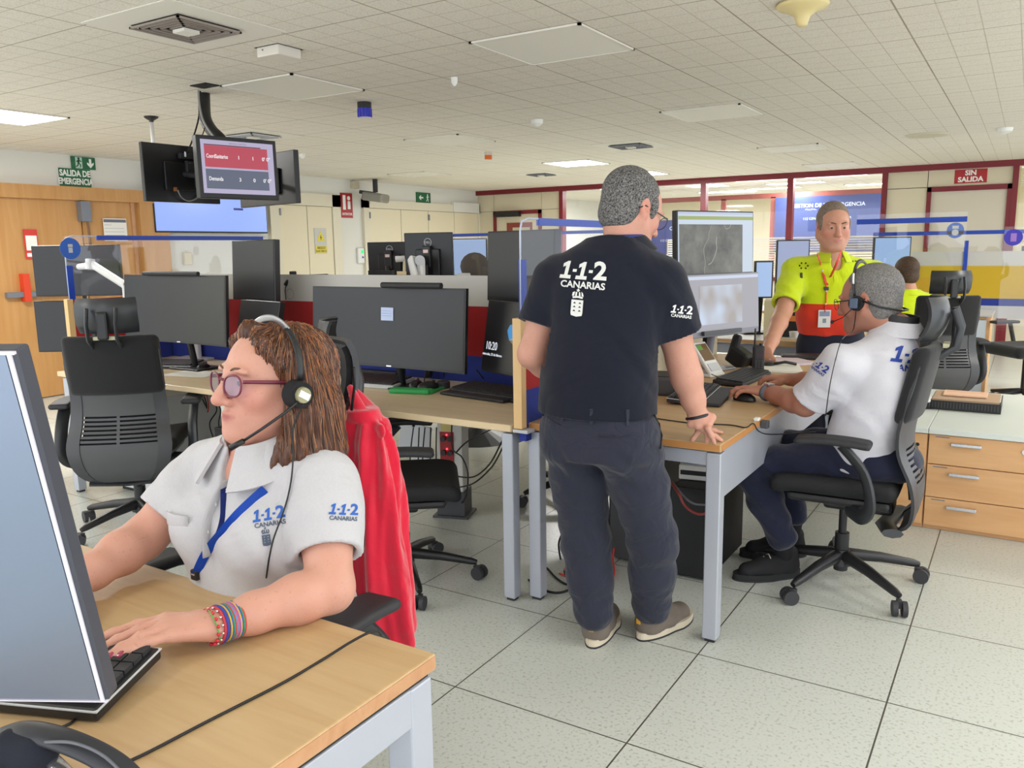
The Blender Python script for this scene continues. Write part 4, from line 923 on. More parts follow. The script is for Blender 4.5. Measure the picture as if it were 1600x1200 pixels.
for (x, a, b_) in ((.0, '1', '3'), (.085, '1', '0'), (.165, "0' 0\"", "0' 0\"")): text_on('number_text', a, M @ Matrix.Translation((x, .225, .005)), .028, M_wt, t, bold=.0004); text_on('number_text', b_, M @ Matrix.Translation((x, .105, .005)), .028, M_wt, t, bold=.0004)
text_on('title_text', 'SERVICIO CENTRAL', M @ Matrix.Translation((.0, .298, .005)), .012, em('grey_ink2', (150, 140, 160)), t)
t, M, w = monitor('hanging screen seen from behind, left one of the ceiling cluster', PD(228, 311, 4.75), PD(345, 322, 5.15), .335, 0, stand=False, cat='screen', back=True, th=.03)
for (x, y, a, b_) in ((.05, .27, .16, .03), (.07, .20, .12, .09), (.09, .12, .05, .06)): MB().box((x, y, .024), (a, b_, .03), bev=.004, M=M).build('bracket', M_blk2, t)
for (x, y) in ((.03, .23), (.1, .23), (.02, .15), (.08, .16)): MB().cyl((x, y, .038), (x, y, .044), .006, M=M).build('screw', M_silver, t)
MB().box((-.0, .28, .04), (.012, .03, .006), M=M).build('screw', M_silver, t)
MB().tube([(x, y, .03) for x, y in [p[:2] for p in catmull([(-.06, .07), (-.04, .03), (.0, .01), (.05, .02), (.12, .06)], 6)]], .004, M=M).build('wire', mat('grey_wire'), t, True); MB().box((-.07, .075, .02), (.014, .022, .02), M=M).build('plug', mat('brown_plug', (150, 96, 50), .5), t)
monitor('hanging screen seen edge on, right one of the ceiling cluster', PD(376, 325, 5.45), PD(463, 317, 4.98), .315, 0, stand=False, cat='screen', back=True, th=.035)

# ================================================================== CHAIRS
def prof(z):   # fore-aft position of the back surface at height z
    return float(catm1([.26, .32, .40, .50, .62, .75, .88, 1.0], [-.16, -.25, -.285, -.285, -.245, -.255, -.285, -.31], np.array([z]))[0])
def wid(z): return float(catm1([.26, .34, .45, .6, .75, .9, .98, 1.01], [.10, .19, .235, .225, .215, .215, .195, .15], np.array([z]))[0])
def back_pt(u, z, off=0): return (u * wid(z), prof(z) + .045 * u * u * min(1, (z - .2) * 2) + off, z)
M_shell = mat('chair_shell', (48, 50, 53), .35); M_band = mat('chair_band', (60, 61, 64), .42); M_mesh = mat('grey_back_insert', (74, 75, 77), .6)
def make_chair():
    t = thing('office_chair', 'x', 'chair', (0, 0, 0))
    s = SDF((-.3, -.28, .36), (.3, .3, .54), .009)
    s.rbox((0, .02, .455), (.245, .235, .036), .035, bend=lambda x, y, z: (x + 0 * y, y, z + .9 * np.maximum(y - .12, 0) ** 2 * 1.6 - .25 * x * x + 0 * y))
    s.build('seat', M_seat, t)
    MB().box((0, -.0, .405), (.40, .38, .035), bev=.015).build('seat_pan', M_blk, t)
    MB().box((0, -.06, .365), (.16, .26, .06), bev=.015).build('tilt_mechanism', M_blk, t)
    MB().cyl((0, 0, .20), (0, 0, .35), .016).cyl((0, 0, .06), (0, 0, .22), .028).build('gas_column', M_blk, t, True, ang=.6)
    MB().cyl((0, 0, .085), (0, 0, .15), .045, .034).build('hub', M_blk, t, True, ang=.6)
    for k in range(5):
        a = 2 * PI * k / 5 + .21; c, s_ = math.cos(a), math.sin(a)
        lg = MB(); lg.tube([(.03 * c, .03 * s_, .125), (.16 * c, .16 * s_, .110), (.30 * c, .30 * s_, .082), (.325 * c, .325 * s_, .075)], [.027, .022, .017, .012], n=8)
        l = lg.build('leg', M_blk, t, True, ang=.8)
        R = Matrix.Translation((.325 * c, .325 * s_, 0)) @ Matrix.Rotation(a + 1.0, 4, 'Z')
        w = MB()
        w.cyl((-.026, -.012, .03), (-.008, -.012, .03), .03, n=18, M=R).cyl((.008, -.012, .03), (.026, -.012, .03), .03, n=18, M=R); w.box((0, 0, .045), (.018, .03, .03), M=R)
        w.build('caster', M_rub, l, True, ang=.6)
    # side bands, sweeping down under the seat
    for sg in (-1, 1):
        mb = MB()
        def f(u, v): z = .27 + .70 * v; uu = sg * (.74 + .26 * u); return back_pt(uu, z, -.004)
        mb.grid(f, 3, 26, thick=.012); mb.build('side_band', M_band, t, True, ang=.9)
    mb = MB().grid(lambda u, v: back_pt(-.74 + 1.48 * u, .30 + .19 * v), 8, 8, thick=.006); mb.build('lower_back_panel', M_mesh, t, True, ang=.9)
    sl = MB()
    for k in range(7):
        z0 = .49 + k * .020
        for (ua, ub) in ((-.74, -.03), (.03, .74)): sl.grid(lambda u, v: back_pt(ua + (ub - ua) * u, z0 + .011 * v), 6, 1, thick=.005)
    sl.grid(lambda u, v: back_pt(-.03 + .06 * u, .49 + .14 * v), 1, 6, thick=.005); sl.build('slotted_lumbar_panel', M_dgrey, t, True, ang=.9)
    MB().grid(lambda u, v: back_pt(-.76 + 1.52 * u, .63 + .15 * v), 8, 6, thick=.006).build('mid_back_panel', M_mesh, t, True, ang=.9)
    # upholstery
    s = SDF((-.27, -.42, .70), (.27, -.18, 1.06), .009)
    s.rbox((0, -.268, .875), (.215, .030, .145), .028, bend=lambda x, y, z: (x + 0 * y, y - .9 * x * x + .20 * z + 0 * x, z + 0 * x))
    s.build('back_cushion', M_fab, t)
    MB().grid(lambda u, v: tuple(np.array(back_pt(-.72 + 1.44 * u, .44 + .34 * v, .02))), 8, 8, thick=.012).build('front_padding', M_fab, t, True, ang=.9)
    MB().tube([(-.17, -.20, .30), (0, -.16, .28), (.17, -.20, .30)], .03, n=8, flat=(.04, .018)).build('back_yoke', M_shell, t, True, ang=.9)
    # headrest
    def h(u, v): uu = -1 + 2 * u; z = 1.03 + .165 * v; return (uu * (.138 - .02 * max(0, abs(v - .5) * 2 - .6)), -.325 + .055 * uu * uu + .05 * (v - .5) ** 2 * 2 - .02 * v, z)
    hr = MB().grid(h, 14, 8, thick=.014).build('headrest', M_shell, t, True, ang=.9)
    MB().grid(lambda u, v: (h(.06 + .88 * u, .08 + .84 * v)[0], h(.06 + .88 * u, .08 + .84 * v)[1] + .014, h(.06 + .88 * u, .08 + .84 * v)[2]), 12, 8, thick=.016).build('head_cushion', M_fab, hr, True, ang=.9)
    for sg in (-1, 1):
        MB().tube([(sg * .062, -.305, .97), (sg * .062, -.365, 1.01), (sg * .062, -.375, 1.08), (sg * .062, -.35, 1.15)], .01, n=8, flat=(.009, .014)).build('headrest_arm', M_shell, t, True, ang=.9)
    MB().box((0, -.355, 1.07), (.05, .02, .13), bev=.01).build('headrest_spine', M_blk, t); MB().box((0, -.33, 1.012), (.10, .022, .016), bev=.003).build('headrest_label', mat('cream_label', (208, 204, 170), .5), t)
    for sg in (-1, 1):
        a = MB().tube(catmull([(sg * .16, -.04, .37), (sg * .27, -.10, .38), (sg * .305, -.13, .44), (sg * .305, -.10, .56), (sg * .305, -.02, .655)], 5), .02, n=10, flat=(.016, .03)); a.build('armrest_support', M_shell, t, True, ang=.9)
        s = SDF((sg * .305 - .07, -.16, .63), (sg * .305 + .07, .2, .72), .008); s.rbox((sg * .305, .01, .672), (.048, .135, .014), .013, bend=lambda x, y, z: (x + 0 * y, y, z + .5 * y * y + 0 * x)); s.build('armrest', M_blk2, t)
    return t
CH = make_chair()
def place_chair(x, y, deg, lab, first=False, g='black office chairs'):
    c = CH if first else copy_tree(CH)
    c.location = (x, y, 0); c.rotation_euler = (0, 0, math.radians(deg)); c['label'] = lab; c['group'] = g
    return c
place_chair(-3.80, 2.44, 42, 'black office chair seen from behind at the left desk, empty', True)
place_chair(-2.17, 2.58, -52, 'empty black office chair between the woman and the power column').scale = (.95, .95, .94)
wch = place_chair(-1.40, 1.10, 184, 'black office chair the woman sits on, red jacket over its back')
mch = place_chair(-.57, 3.46, 92, 'black office chair the man in the white polo sits on')
place_chair(-.56, 6.85, 22, 'far empty black office chair seen from behind, left of the two under the yellow partition')
place_chair(-2.05, 3.95, 150, 'black office chair behind the divider, mostly hidden by the standing man')
# tall mesh chair at far right
t = thing('office_chair', 'tall black high-backed office chair at the right edge, empty', 'chair', (.04, 8.2, 0), math.radians(127))
for k in range(5):
    a = 2 * PI * k / 5 + .2; c, s_ = math.cos(a), math.sin(a); l = MB().tube([(.03 * c, .03 * s_, .12), (.32 * c, .32 * s_, .075)], [.024, .014], n=8).build('leg', M_blk, t, True)
    MB().cyl((.31 * c - .02 * s_, .31 * s_ + .02 * c, .03), (.31 * c + .02 * s_, .31 * s_ - .02 * c, .03), .03).build('caster', M_rub, l, True, ang=.6)
MB().cyl((0, 0, .1), (0, 0, .44), .022).build('gas_column', M_blk, t); s = SDF((-.3, -.3, .38), (.3, .32, .6), .012); s.rbox((0, .02, .48), (.25, .24, .05), .045); s.build('seat', M_fab, t)
s = SDF((-.3, -.5, .45), (.3, -.1, 1.12), .012); s.loft((0, -.25, .5), (0, -.40, 1.08), (1, 0, 0), [(0, 0, 0, .20, .03), (.2, 0, 0, .245, .035), (.6, 0, 0, .23, .03), (1, 0, 0, .13, .025)], pw=2.8); s.build('backrest', M_fab, t)
s = SDF((-.22, -.52, 1.06), (.22, -.25, 1.36), .01); s.rbox((0, -.39, 1.20), (.15, .035, .085), .034, bend=lambda x, y, z: (x + 0 * y, y - 1.2 * x * x + 0 * x, z + 0 * x)); s.build('headrest', M_fab, t)
MB().cyl((0, -.44, .98), (0, -.43, 1.2), .018).build('headrest_post', M_shell, t)
for sg in (-1, 1): MB().tube([(sg * .22, -.1, .44), (sg * .3, -.1, .5), (sg * .3, -.05, .68)], .018).build('armrest_support', M_shell, t, True); MB().box((sg * .3, 0, .69), (.08, .24, .025), bev=.01).build('armrest', M_blk2, t)

# ================================================================== LOW BEECH CABINETS
def cabinet(lab, x0, x1, y0, y1, h, drawers, keyhole=True):
    t = thing('filing_cabinet', lab, 'cabinet', ((x0 + x1) / 2, (y0 + y1) / 2, 0)); T = Matrix.Translation(-t.location)
    MB().bb((x0, y0 + .02, .0), (x1, y1, h - .028), M=T).build('body', M_cab, t); MB().bb((x0 + .0, y0 + .03, 0), (x1, y1, .02), M=T).build('plinth', M_steeld, t)
    MB().bb((x0, y0 - .012, h - .028), (x1 + .0, y1, h), .003, M=T).build('worktop', mat('pale_green_white', (214, 220, 214), .35), t)
    n = len(drawers)
    for i, (a, b_) in enumerate(drawers):
        d = MB().bb((x0 + .003, y0, a + .002), (x1 - .003, y0 + .02, b_ - .002), .0015, M=T).build('drawer', M_cab, t)
        if drawers and (x1 - x0) > .2:
            hx = x0 + (x1 - x0) * .36; hz = b_ - .035
            hb = MB(); hb.bb((hx - .065, y0 - .025, hz - .012), (hx + .065, y0 - .015, hz + .004), .003, M=T); hb.bb((hx - .06, y0 - .016, hz - .006), (hx - .05, y0, hz + .002), M=T); hb.bb((hx + .05, y0 - .016, hz - .006), (hx + .06, y0, hz + .002), M=T); hb.build('handle', M_silver, d)
            if i == n - 1: MB().cyl((x1 - .05, y0 - .006, hz - .01), (x1 - .05, y0, hz - .01), .012, M=T).build('lock', M_silver, d)
            MB().bb((x0 + .03, y0 - .001, b_ - .014), (x0 + .09, y0, b_ - .009), M=T).build('number_tag', M_steeld, d)
    return t
cabinet('low beech drawer cabinet with three metal handles at right, behind the seated man', -.35, .10, 4.36, 5.55, .508, [(.02, .165), (.165, .33), (.33, .478)])
cabinet('second low beech cabinet at the very right edge of the picture', .102, .62, 4.36, 5.55, .508, [(.02, .165), (.165, .33), (.33, .478)])
t = cabinet('narrow beech filler cabinet beside the drawers with a small black hole', -.50, -.352, 4.36, 5.55, .508, [(.02, .478)])
MB().cyl((.03, -.596, .42), (.03, -.594, .42), .009).build('cable_hole', M_blk, t)
t = thing('side_cabinet', 'white sided cabinet with a beech edge beyond the low cabinets', 'cabinet', (-.33, 8.42, 0)); MB().bb((-.16, 0, 0), (.05, .7, .70)).build('body', mat('bluish_white', (206, 214, 222), .5), t); MB().bb((.05, -.002, 0), (.078, .7, .70)).build('edge_panel', M_cab, t); MB().bb((-.17, -.01, .732), (.09, .71, .745)).build('top', M_lgrey, t)
# document tray with papers
t = thing('document_tray', 'black mesh document tray holding papers on the low cabinet', 'tray', (-.235, 4.99, .508))
MB().bb((-.16, -.12, .0), (.17, .2, .008)).bb((-.16, -.125, .0), (.17, -.12, .05)).bb((-.16, -.12, .04), (-.155, .2, .05)).bb((.165, -.12, .0), (.17, .2, .05)).build('tray', M_blk, t)
g = MB()
for i in range(22): g.bb((-.15 + i * .0145, -.127, .012), (-.146 + i * .0145, -.124, .042))
g.build('wire_mesh', M_dgrey, t)
for nm, lo, hi, c, lab in (('paper_sheets', (-.15, -.11, .01), (.155, .19, .04), (222, 222, 228), 'stack of white paper sheets lying in the black document tray'), ('folder', (-.155, -.10, .043), (.16, .2, .055), (178, 150, 122), 'brown cardboard folder on top of the papers in the tray'), ('notebook', (-.11, .0, .058), (.10, .16, .066), (226, 186, 156), 'pale salmon notebook lying on the brown folder')):
    q = thing(nm, lab, 'paper', t.location); MB().bb(lo, hi, .001).build('sheets', mat(nm + '_m', c, .7), q)
MB().box((0, .1, .069), (.2, .002, .001)).build('printed_line', mat('pinkish', (220, 150, 130), .7), q)
t = thing('stapler', 'small white and black desk gadget left of the document tray', 'gadget', (-.415, 4.9, .508)); MB().box((0, 0, .02), (.05, .12, .03), bev=.008).build('body', M_blk, t); MB().box((0, 0, .045), (.045, .11, .018), bev=.006).build('cap', M_white, t)

# ================================================================== KEYBOARDS, MICE
def keyboard(lab, c, rz, w, d, m, edge=None, rows=6, cols=19, rest=0, h=.02, tilt=4):
    t = thing('keyboard', lab, 'keyboard', c, rz)
    R = Matrix.Rotation(math.radians(tilt), 4, 'X') @ Matrix.Translation((0, 0, h / 2 + math.sin(math.radians(tilt)) * d / 2))
    MB().box((0, 0, 0), (w, d, h), bev=.005, M=R).build('case', m, t)
    if edge: MB().box((0, 0, h * .35), (w + .002, d + .002, .003), bev=.001, M=R).build('rim', edge, t)
    k = MB(); kd = (d - .02 - (rest if 0 else 0)) / rows; kw = (w - .02) / cols
    for i in range(cols):
        for j in range(rows): k.box((-w / 2 + .01 + kw * (i + .5), -d / 2 + .008 + kd * (j + .5), h / 2 + .004), (kw - .003, kd - .003, .008), M=R)
    k.build('keys', M_blk2, t)
    if rest: MB().box((0, -d / 2 - rest / 2, .008), (w * .98, rest, .014), bev=.006).build('palm_rest', M_blk2, t)
    return t
def mouse(lab, c, rz, m=None, top=None):
    t = thing('computer_mouse', lab, 'mouse', c, rz)
    s = SDF((-.05, -.08, -.01), (.05, .08, .06), .004); s.ell((0, 0, .006), (.031, .056, .030), 0); s.cut((0, 0, .001), (0, 0, -1)); s.build('shell', m or M_blk, t)
    MB().cyl((-.004, .03, .032), (.004, .03, .032), .008, n=12).build('wheel', M_rub, t); return t
zt = .7255
keyboard('black keyboard with silver rim under the left big curved monitor', PZ(262, 573, zt), math.radians(20), .42, .17, M_blk2, M_lgrey, rest=.0)
keyboard('silver edged black keyboard under the right big curved monitor', PZ(574, 600, zt), math.radians(6), .45, .20, M_lgrey, M_lgrey)
keyboard('black split keyboard with palm rest left of the wooden divider edge', PZ(770, 616, zt), math.radians(-8), .40, .17, M_blk2, None, rest=.07)
mouse('black mouse on a white sheet in front of the left big monitor', PZ(318, 577, zt + .001), .4)
q = props(MB().box(PZ(305, 584, zt) + Vector((0, 0, .001)), (.30, .21, .001), (0, 0, .2)).build('paper_sheet', M_paper), 'white sheet under the mouse on the left maple desk', 'paper')
t = thing('mouse_pad', 'bright green mouse pad with wrist rest on the maple desk', 'mouse pad', PZ(652, 610, zt), .25)
s = SDF((-.16, -.14, -.01), (.16, .14, .04), .005); s.rbox((0, .02, .006), (.115, .10, .006), .005).rbox((0, -.07, .010), (.105, .035, .012), .011, k=.01); s.build('pad', mat('pad_green', (48, 160, 84), .6), t)
mouse('left black mouse of the two on the green mouse pad', PZ(650, 605, zt + .012), .3); mouse('right black mouse of the two on the green mouse pad', PZ(669, 607, zt + .012), -.5)
t = thing('puck', 'small round black speaker puck on the maple desk', 'speaker', PZ(693, 606, zt)); MB().lathe([(.03, 0), (.033, .004), (.033, .03), (.028, .034)], n=24).build('body', mat('puck_grey', (52, 54, 60), .5), t, True, ang=.6)
def headset(lab, c, rz, R0, parentless=True):
    t = thing('headset', lab, 'headset', c, rz)
    arc = [(.075 * math.cos(a), .0, .075 + .075 * math.sin(a)) for a in np.linspace(-.2, PI + .2, 18)]
    MB().tube(arc, .006, n=8, flat=(.008, .003), M=R0).build('headband', M_dgrey, t, True)
    for sg in (-1, 1): MB().cyl((sg * .062, 0, .055), (sg * .085, 0, .055), .032, .028, n=18, M=R0).build('ear_cushion', M_blk, t, True, ang=.6)
    MB().tube([(-.085, 0, .05), (-.09, -.05, .02), (-.085, -.09, .01)], .004, M=R0).build('microphone_boom', M_blk, t, True); return t
headset('black headset lying behind the green mouse pad', PZ(645, 596, zt) + Vector((0, 0, .03)), .4, Matrix.Rotation(-1.35, 4, 'X'))
mb = MB(); q = props(mb.tube([Vector(p) for p in catmull([PZ(662, 602, zt + .02), PY(668, 575, 3.1), PY(690, 567, 3.1), PY(694, 585, 3.12), PZ(690, 598, zt + .004)], 6)], .003, n=6).build('cable', M_cable, None, True), 'thin grey cable loop rising behind the green mouse pad', 'cable')
q = props(MB().tube([Vector(p) for p in catmull([PY(745, 578, 3.25), PZ(760, 596, zt + .004), PZ(780, 604, zt + .004), PZ(795, 590, zt + .004)], 6)], .003, n=6).build('cable', M_cable, None, True), 'thin cable on the desk below the lock screen monitor', 'cable')
t = thing('usb_hub', 'long low black device under the right big curved monitor', 'device', PZ(590, 584, zt)); MB().box((0, 0, .012), (.34, .09, .024), (0, 0, .0), bev=.004).build('body', M_blk, t)
t = thing('handset', 'black telephone handset standing on the far left desk', 'phone', Vector((PD(55, 560, 4.6).x, 2.72, .725)) + Vector((.03, .1, 0)))
MB().box((0, 0, .02), (.10, .16, .04), bev=.01).build('cradle', M_blk, t); MB().box((-.03, 0, .12), (.045, .05, .2), (0, .1, 0), bev=.015).build('receiver', M_blk2, t); MB().sph((.05, -.02, .05), .024).build('chrome_knob', M_chrome, t, True)
MB().box((.12, .0, .006), (.2, .16, .012), bev=.004).build('base_plate', M_blk, t)
t = thing('monitor_stand', 'white monitor stand under the left big curved monitor', 'stand', PZ(300, 562, zt)); MB().box((0, 0, .006), (.26, .2, .012), (0, 0, .2), bev=.004).build('base', M_white, t); MB().box((0, .04, .08), (.06, .03, .15), bev=.006).build('upright', M_white, t)

# ---- under the maple desks
t = thing('power_column', 'floor power column with red sockets and glowing lights under the maple desk', 'power column', (-2.50, 3.40, 0), math.radians(18))
MB().box((0, 0, .07), (.15, .13, .14)).build('base', M_dgrey, t); MB().box((0, 0, .006), (.19, .17, .012)).build('foot_plate', M_dgrey, t)
MB().box((0, 0, .375), (.135, .115, .47), bev=.004).build('body', mat('column_beige', (206, 204, 196), .5), t); MB().box((0, 0, .61), (.14, .12, .02)).build('cap', M_steeld, t)
MB().box((-.015, -.059, .31), (.075, .004, .30)).build('socket_strip', mat('socket_red', (150, 26, 30), .4), t); MB().box((-.015, -.059, .525), (.06, .004, .12)).build('breaker_panel', mat('breaker_yellow', (214, 196, 120), .5), t)
for i in range(4):
    z = .20 + i * .075
    for dx in (-.033, .004): MB().cyl((dx, -.075, z), (dx, -.06, z), .014).build('socket_plug', M_blk, t)
    MB().sph((-.014, -.064, z + .02), .0045).build('indicator_light', mat('red_led', (255, 40, 40), .4, emit=(255, 50, 60), es=6), t)
def wire(lab, pts, r=.004, m=None, n=8, nm='cable'):
    return props(MB().tube([Vector(p) for p in catmull(pts, n)], r, n=6).build(nm, m or M_cable, None, True), lab, 'cable')
wire('black cable arching from the power column up under the desk end', [PY(712, 708, 3.33), PY(730, 690, 3.3), PY(765, 672, 3.1), PY(790, 662, 2.9)])
wire('black cable dropping past the side of the power column', [PY(706, 660, 3.3), PY(707, 700, 3.3), PY(722, 715, 3.3), PY(731, 740, 3.3), PY(728, 775, 3.3), PY(718, 790, 3.4)])
wire('black cable sagging to the right of the power column, upper', [PY(712, 744, 3.32), PY(740, 745, 3.2), PY(765, 725, 3.0), PY(784, 690, 2.8)])
wire('black cable sagging to the right of the power column, lower', [PY(714, 762, 3.32), PY(740, 755, 3.2), PY(768, 730, 3.0), PY(785, 700, 2.8)])
rnd = random.Random(3)
for i in range(5):
    u = 652 + i * 9
    wire('one of the black cables hanging under the maple desk beside the power column', [PY(u - 6, 668, 3.2), PY(u - 8 + rnd.uniform(-6, 6), 720, 3.25), PY(u - 4, 765 + 6 * i, 3.25), PY(u + 16, 787 - 3 * i, 3.3), PY(695, 762, 3.34)], .0035)['group'] = 'cables beside the power column'
for i in range(9):
    u = 290 + i * 5.5
    wire('one of the tangled cables under the left maple desk', [PY(u, 615, 3.1), PY(u + rnd.uniform(-14, 14), 640, 3.15), PY(u + rnd.uniform(-18, 18), 662, 3.15), PY(u + rnd.uniform(-16, 16), 690, 3.15)], .004, m=M_cable if i % 3 else mat('red_cable', (190, 50, 44), .5))['group'] = 'cables under the left maple desk'
t = thing('cable_tray_plate', 'pale metal plate hanging under the maple desk behind the chair', 'plate', PY(648, 690, 3.3)); MB().box((0, 0, .0), (.20, .01, .2), (0, .15, 0)).build('plate', M_lgrey, t); MB().bb((-.01, -.005, .08), (.01, .005, .13)).build('bracket', M_steeld, t)
t = thing('pedestal', 'light grey drawer pedestal under the left end of the maple desk', 'pedestal', (-4.35, 3.0, 0)); MB().bb((-.2, -.25, .04), (.2, .25, .58), .004).build('body', M_lgrey, t); MB().bb((-.2, -.262, .42), (.2, -.25, .56)).build('drawer', M_lgrey, t); MB().bb((-.2, -.262, .06), (.2, -.25, .40)).build('drawer', M_lgrey, t); MB().bb((-.18, -.2, 0), (.18, .2, .04)).build('plinth', M_blk, t)
t = thing('computer_tower', 'black computer tower on the floor behind the empty chair', 'computer', (-3.75, 3.15, 0)); MB().bb((-.09, -.2, .01), (.09, .2, .42), .005).build('case', M_blk, t); MB().bb((-.08, -.203, .02), (.08, -.2, .41)).build('front_panel', M_blk2, t)

# ---- on and under the beech desk
z = .7305
keyboard('black keyboard with silver rim and palm rest beside the standing man hand', PZ(1085, 620, z), math.radians(98), .44, .15, M_blk2, M_lgrey, rest=.075)
keyboard('second black keyboard farther along the beech desk', PZ(1160, 594, z), math.radians(88), .44, .15, M_blk2, None)
mouse('black mouse under the seated man hand', PZ(1163, 626, z), 1.2)
t = thing('desk_phone', 'white desk phone with a small colour display on the beech desk', 'phone', PZ(1118, 588, z), math.radians(75))
Rt = Matrix.Rotation(math.radians(52), 4, 'X') @ Matrix.Translation((0, .10, .01))
MB().box((0, 0, 0), (.115, .20, .022), bev=.008, M=Rt).build('body', M_white, t); MB().box((0, .035, .012), (.09, .10, .002), M=Rt).build('display', mat('phone_display', (20, 20, 20), .2, emit=(120, 92, 58), es=.7), t); MB().box((-.025, .065, .0135), (.04, .03, .001), M=Rt).build('display_patch', em('green_patch', (110, 160, 70), .7), t)
MB().box((0, .06, .008), (.13, .15, .016), bev=.006).build('foot', M_white, t); MB().box((-.0, -.055, .013), (.085, .045, .002), M=Rt).build('touch_area', M_lgrey, t)
t = thing('telephone_base', 'black telephone base and handset behind the white desk phone', 'phone', PZ(1155, 572, z), math.radians(75))
MB().box((0, 0, .05), (.09, .12, .10), (.5, 0, 0), bev=.015).build('base', M_blk, t); MB().box((-.02, .02, .11), (.04, .05, .14), (.3, 0, 0), bev=.015).build('handset', M_blk2, t); MB().cyl((.04, -.05, .03), (.08, -.05, .03), .03).build('knob', M_blk, t)
t = thing('walkie_talkie', 'black handheld radio with antenna standing on the beech desk', 'radio', PZ(1184, 583, z), math.radians(30))
MB().box((0, 0, .073), (.058, .036, .145), bev=.01).build('body', M_blk2, t); MB().cyl((-.02, 0, .14), (-.02, 0, .235), .006, .004).build('antenna', M_blk, t); MB().box((0, -.0185, .10), (.04, .002, .035)).build('display', mat('radio_display', (70, 62, 70), .2), t)
g = MB()
for i in range(3):
    for j in range(5): g.box((-.015 + i * .015, -.0188, .022 + j * .011), (.010, .003, .007))
g.build('keypad', M_dgrey, t); MB().cyl((.012, 0, .145), (.012, 0, .157), .009).build('volume_knob', M_blk, t)
t = thing('headset', 'black headset part lying right of the handheld radio', 'headset', PZ(1200, 574, z)); MB().lathe([(.02, 0), (.035, .01), (.035, .02), (.02, .03)]).build('ear_cushion', M_blk, t, True, ang=.6); MB().tube([(.03, 0, .02), (.08, .04, .03), (.14, .05, .02)], .008).build('headband', M_blk, t, True)
for (u, v, rz, nm, c) in ((1222, 577, .3, 'white papers near the seated man forearm on the beech desk', (228, 226, 216)), (1235, 566, .8, 'open notebook with a dark cover at the far end of the beech desk', (206, 190, 200))):
    q = props(MB().box(PZ(u, v, z) + Vector((0, 0, .006)), (.19, .27, .012), (0, 0, rz), bev=.001).build('paper_stack', mat('pst%d' % u, c, .7)), nm, 'paper')
t = thing('black_case', 'flat black case lying at the far end of the beech desk', 'case', PZ(1262, 560, z)); MB().box((0, 0, .012), (.30, .14, .024), (0, 0, .3), bev=.008).build('shell', M_blk, t)
t = thing('monitor_dock', 'dark box on the desk behind the standing man arm', 'box', PZ(1042, 612, z)); MB().box((0, 0, .04), (.16, .24, .08), (0, 0, .2), bev=.01).build('body', M_dgrey, t); MB().box((0, 0, .082), (.10, .16, .003), (0, 0, .2)).build('lid', M_blk2, t)
wire('thin black cable across the beech desk to a white plug', [PZ(1020, 653, z + .003), PZ(1080, 661, z + .003), PZ(1140, 664, z + .003), PZ(1165, 668, z + .003), Vector((-.832, 3.03, .733)), Vector((-.815, 3.05, .70)), Vector((-.80, 3.2, .66)), Vector((-.70, 3.5, .62))], .0025)
t = thing('cable_clip', 'small white plug and dark clip at the edge of the beech desk', 'clip', Vector((-.838, 3.1, .73))); MB().box((0, 0, .006), (.02, .03, .012), bev=.003).build('clip', M_white, t); MB().box((.02, .04, -.02), (.03, .03, .03), bev=.004).build('socket', M_dgrey, t)
wire('thin black cable across the beech desk towards the phone', [PZ(1040, 616, z + .003), PZ(1075, 612, z + .003), PZ(1110, 600, z + .003), PZ(1125, 592, z + .02), PZ(1112, 585, z + .06)], .0025)
t = thing('low_panel', 'cream low panel along the back of the beech desk', 'panel', (-1.63, 3.95, 0)); MB().bb((-.015, 0, .0), (.015, 1.05, 1.02)).build('board', M_beige, t); MB().bb((-.018, 0, 1.02), (.018, 1.05, 1.03)).build('cap', M_lgrey, t)
t = thing('computer_tower', 'black computer tower under the near end of the beech desk', 'computer', (-1.10, 3.42, 0)); MB().bb((-.11, -.24, .012), (.06, .24, .40), .004).build('case', mat('satin_black', (18, 19, 21), .5), t); MB().bb((.06, -.235, .02), (.062, .235, .39)).build('side_panel', M_dark, t)
for (x, y) in ((-.09, -.2), (.04, -.2), (-.09, .2), (.04, .2)): MB().cyl((x, y, 0), (x, y, .014), .012).build('foot', M_rub, t)
t = thing('network_box', 'white network box lying on the black computer tower', 'device', (-1.13, 3.40, .40)); MB().box((0, 0, .035), (.20, .22, .065), (0, 0, .15), bev=.006).build('housing', mat('cream_white', (214, 212, 204), .45), t); MB().box((0, 0, .071), (.19, .21, .006), (0, 0, .15), bev=.003).build('lid', mat('bluegrey_lid', (160, 166, 178), .5), t); MB().box((0, 0, .0745), (.11, .12, .002), (0, 0, .15)).build('lid_label', mat('lidlabel', (196, 190, 180), .6), t)
MB().box((.0, -.112, .035), (.15, .003, .02), (0, 0, .15)).build('port_row', M_blk, t)
wire('bundle cable dark red hanging in front of the black tower', [PY(1046, 750, 3.18), PY(1060, 770, 3.1), PY(1070, 790, 3.08), PY(1090, 803, 3.05), PY(1112, 800, 3.02)], .006, mat('maroon_cable', (150, 64, 60), .5))
wire('grey cable hanging in front of the black tower', [PY(1048, 750, 3.18), PY(1068, 775, 3.12), PY(1085, 787, 3.08), PY(1112, 789, 3.03)], .005, mat('midgrey_cable', (118, 118, 122), .5))
t = thing('computer_tower', 'dark grey computer tower seen between the standing man legs', 'computer', (-1.42, 3.42, 0)); MB().bb((-.09, -.2, .012), (.09, .2, .42), .004).build('case', M_dgrey, t); MB().bb((-.092, -.2, .1), (-.09, .2, .3)).build('side_panel', M_blk, t)
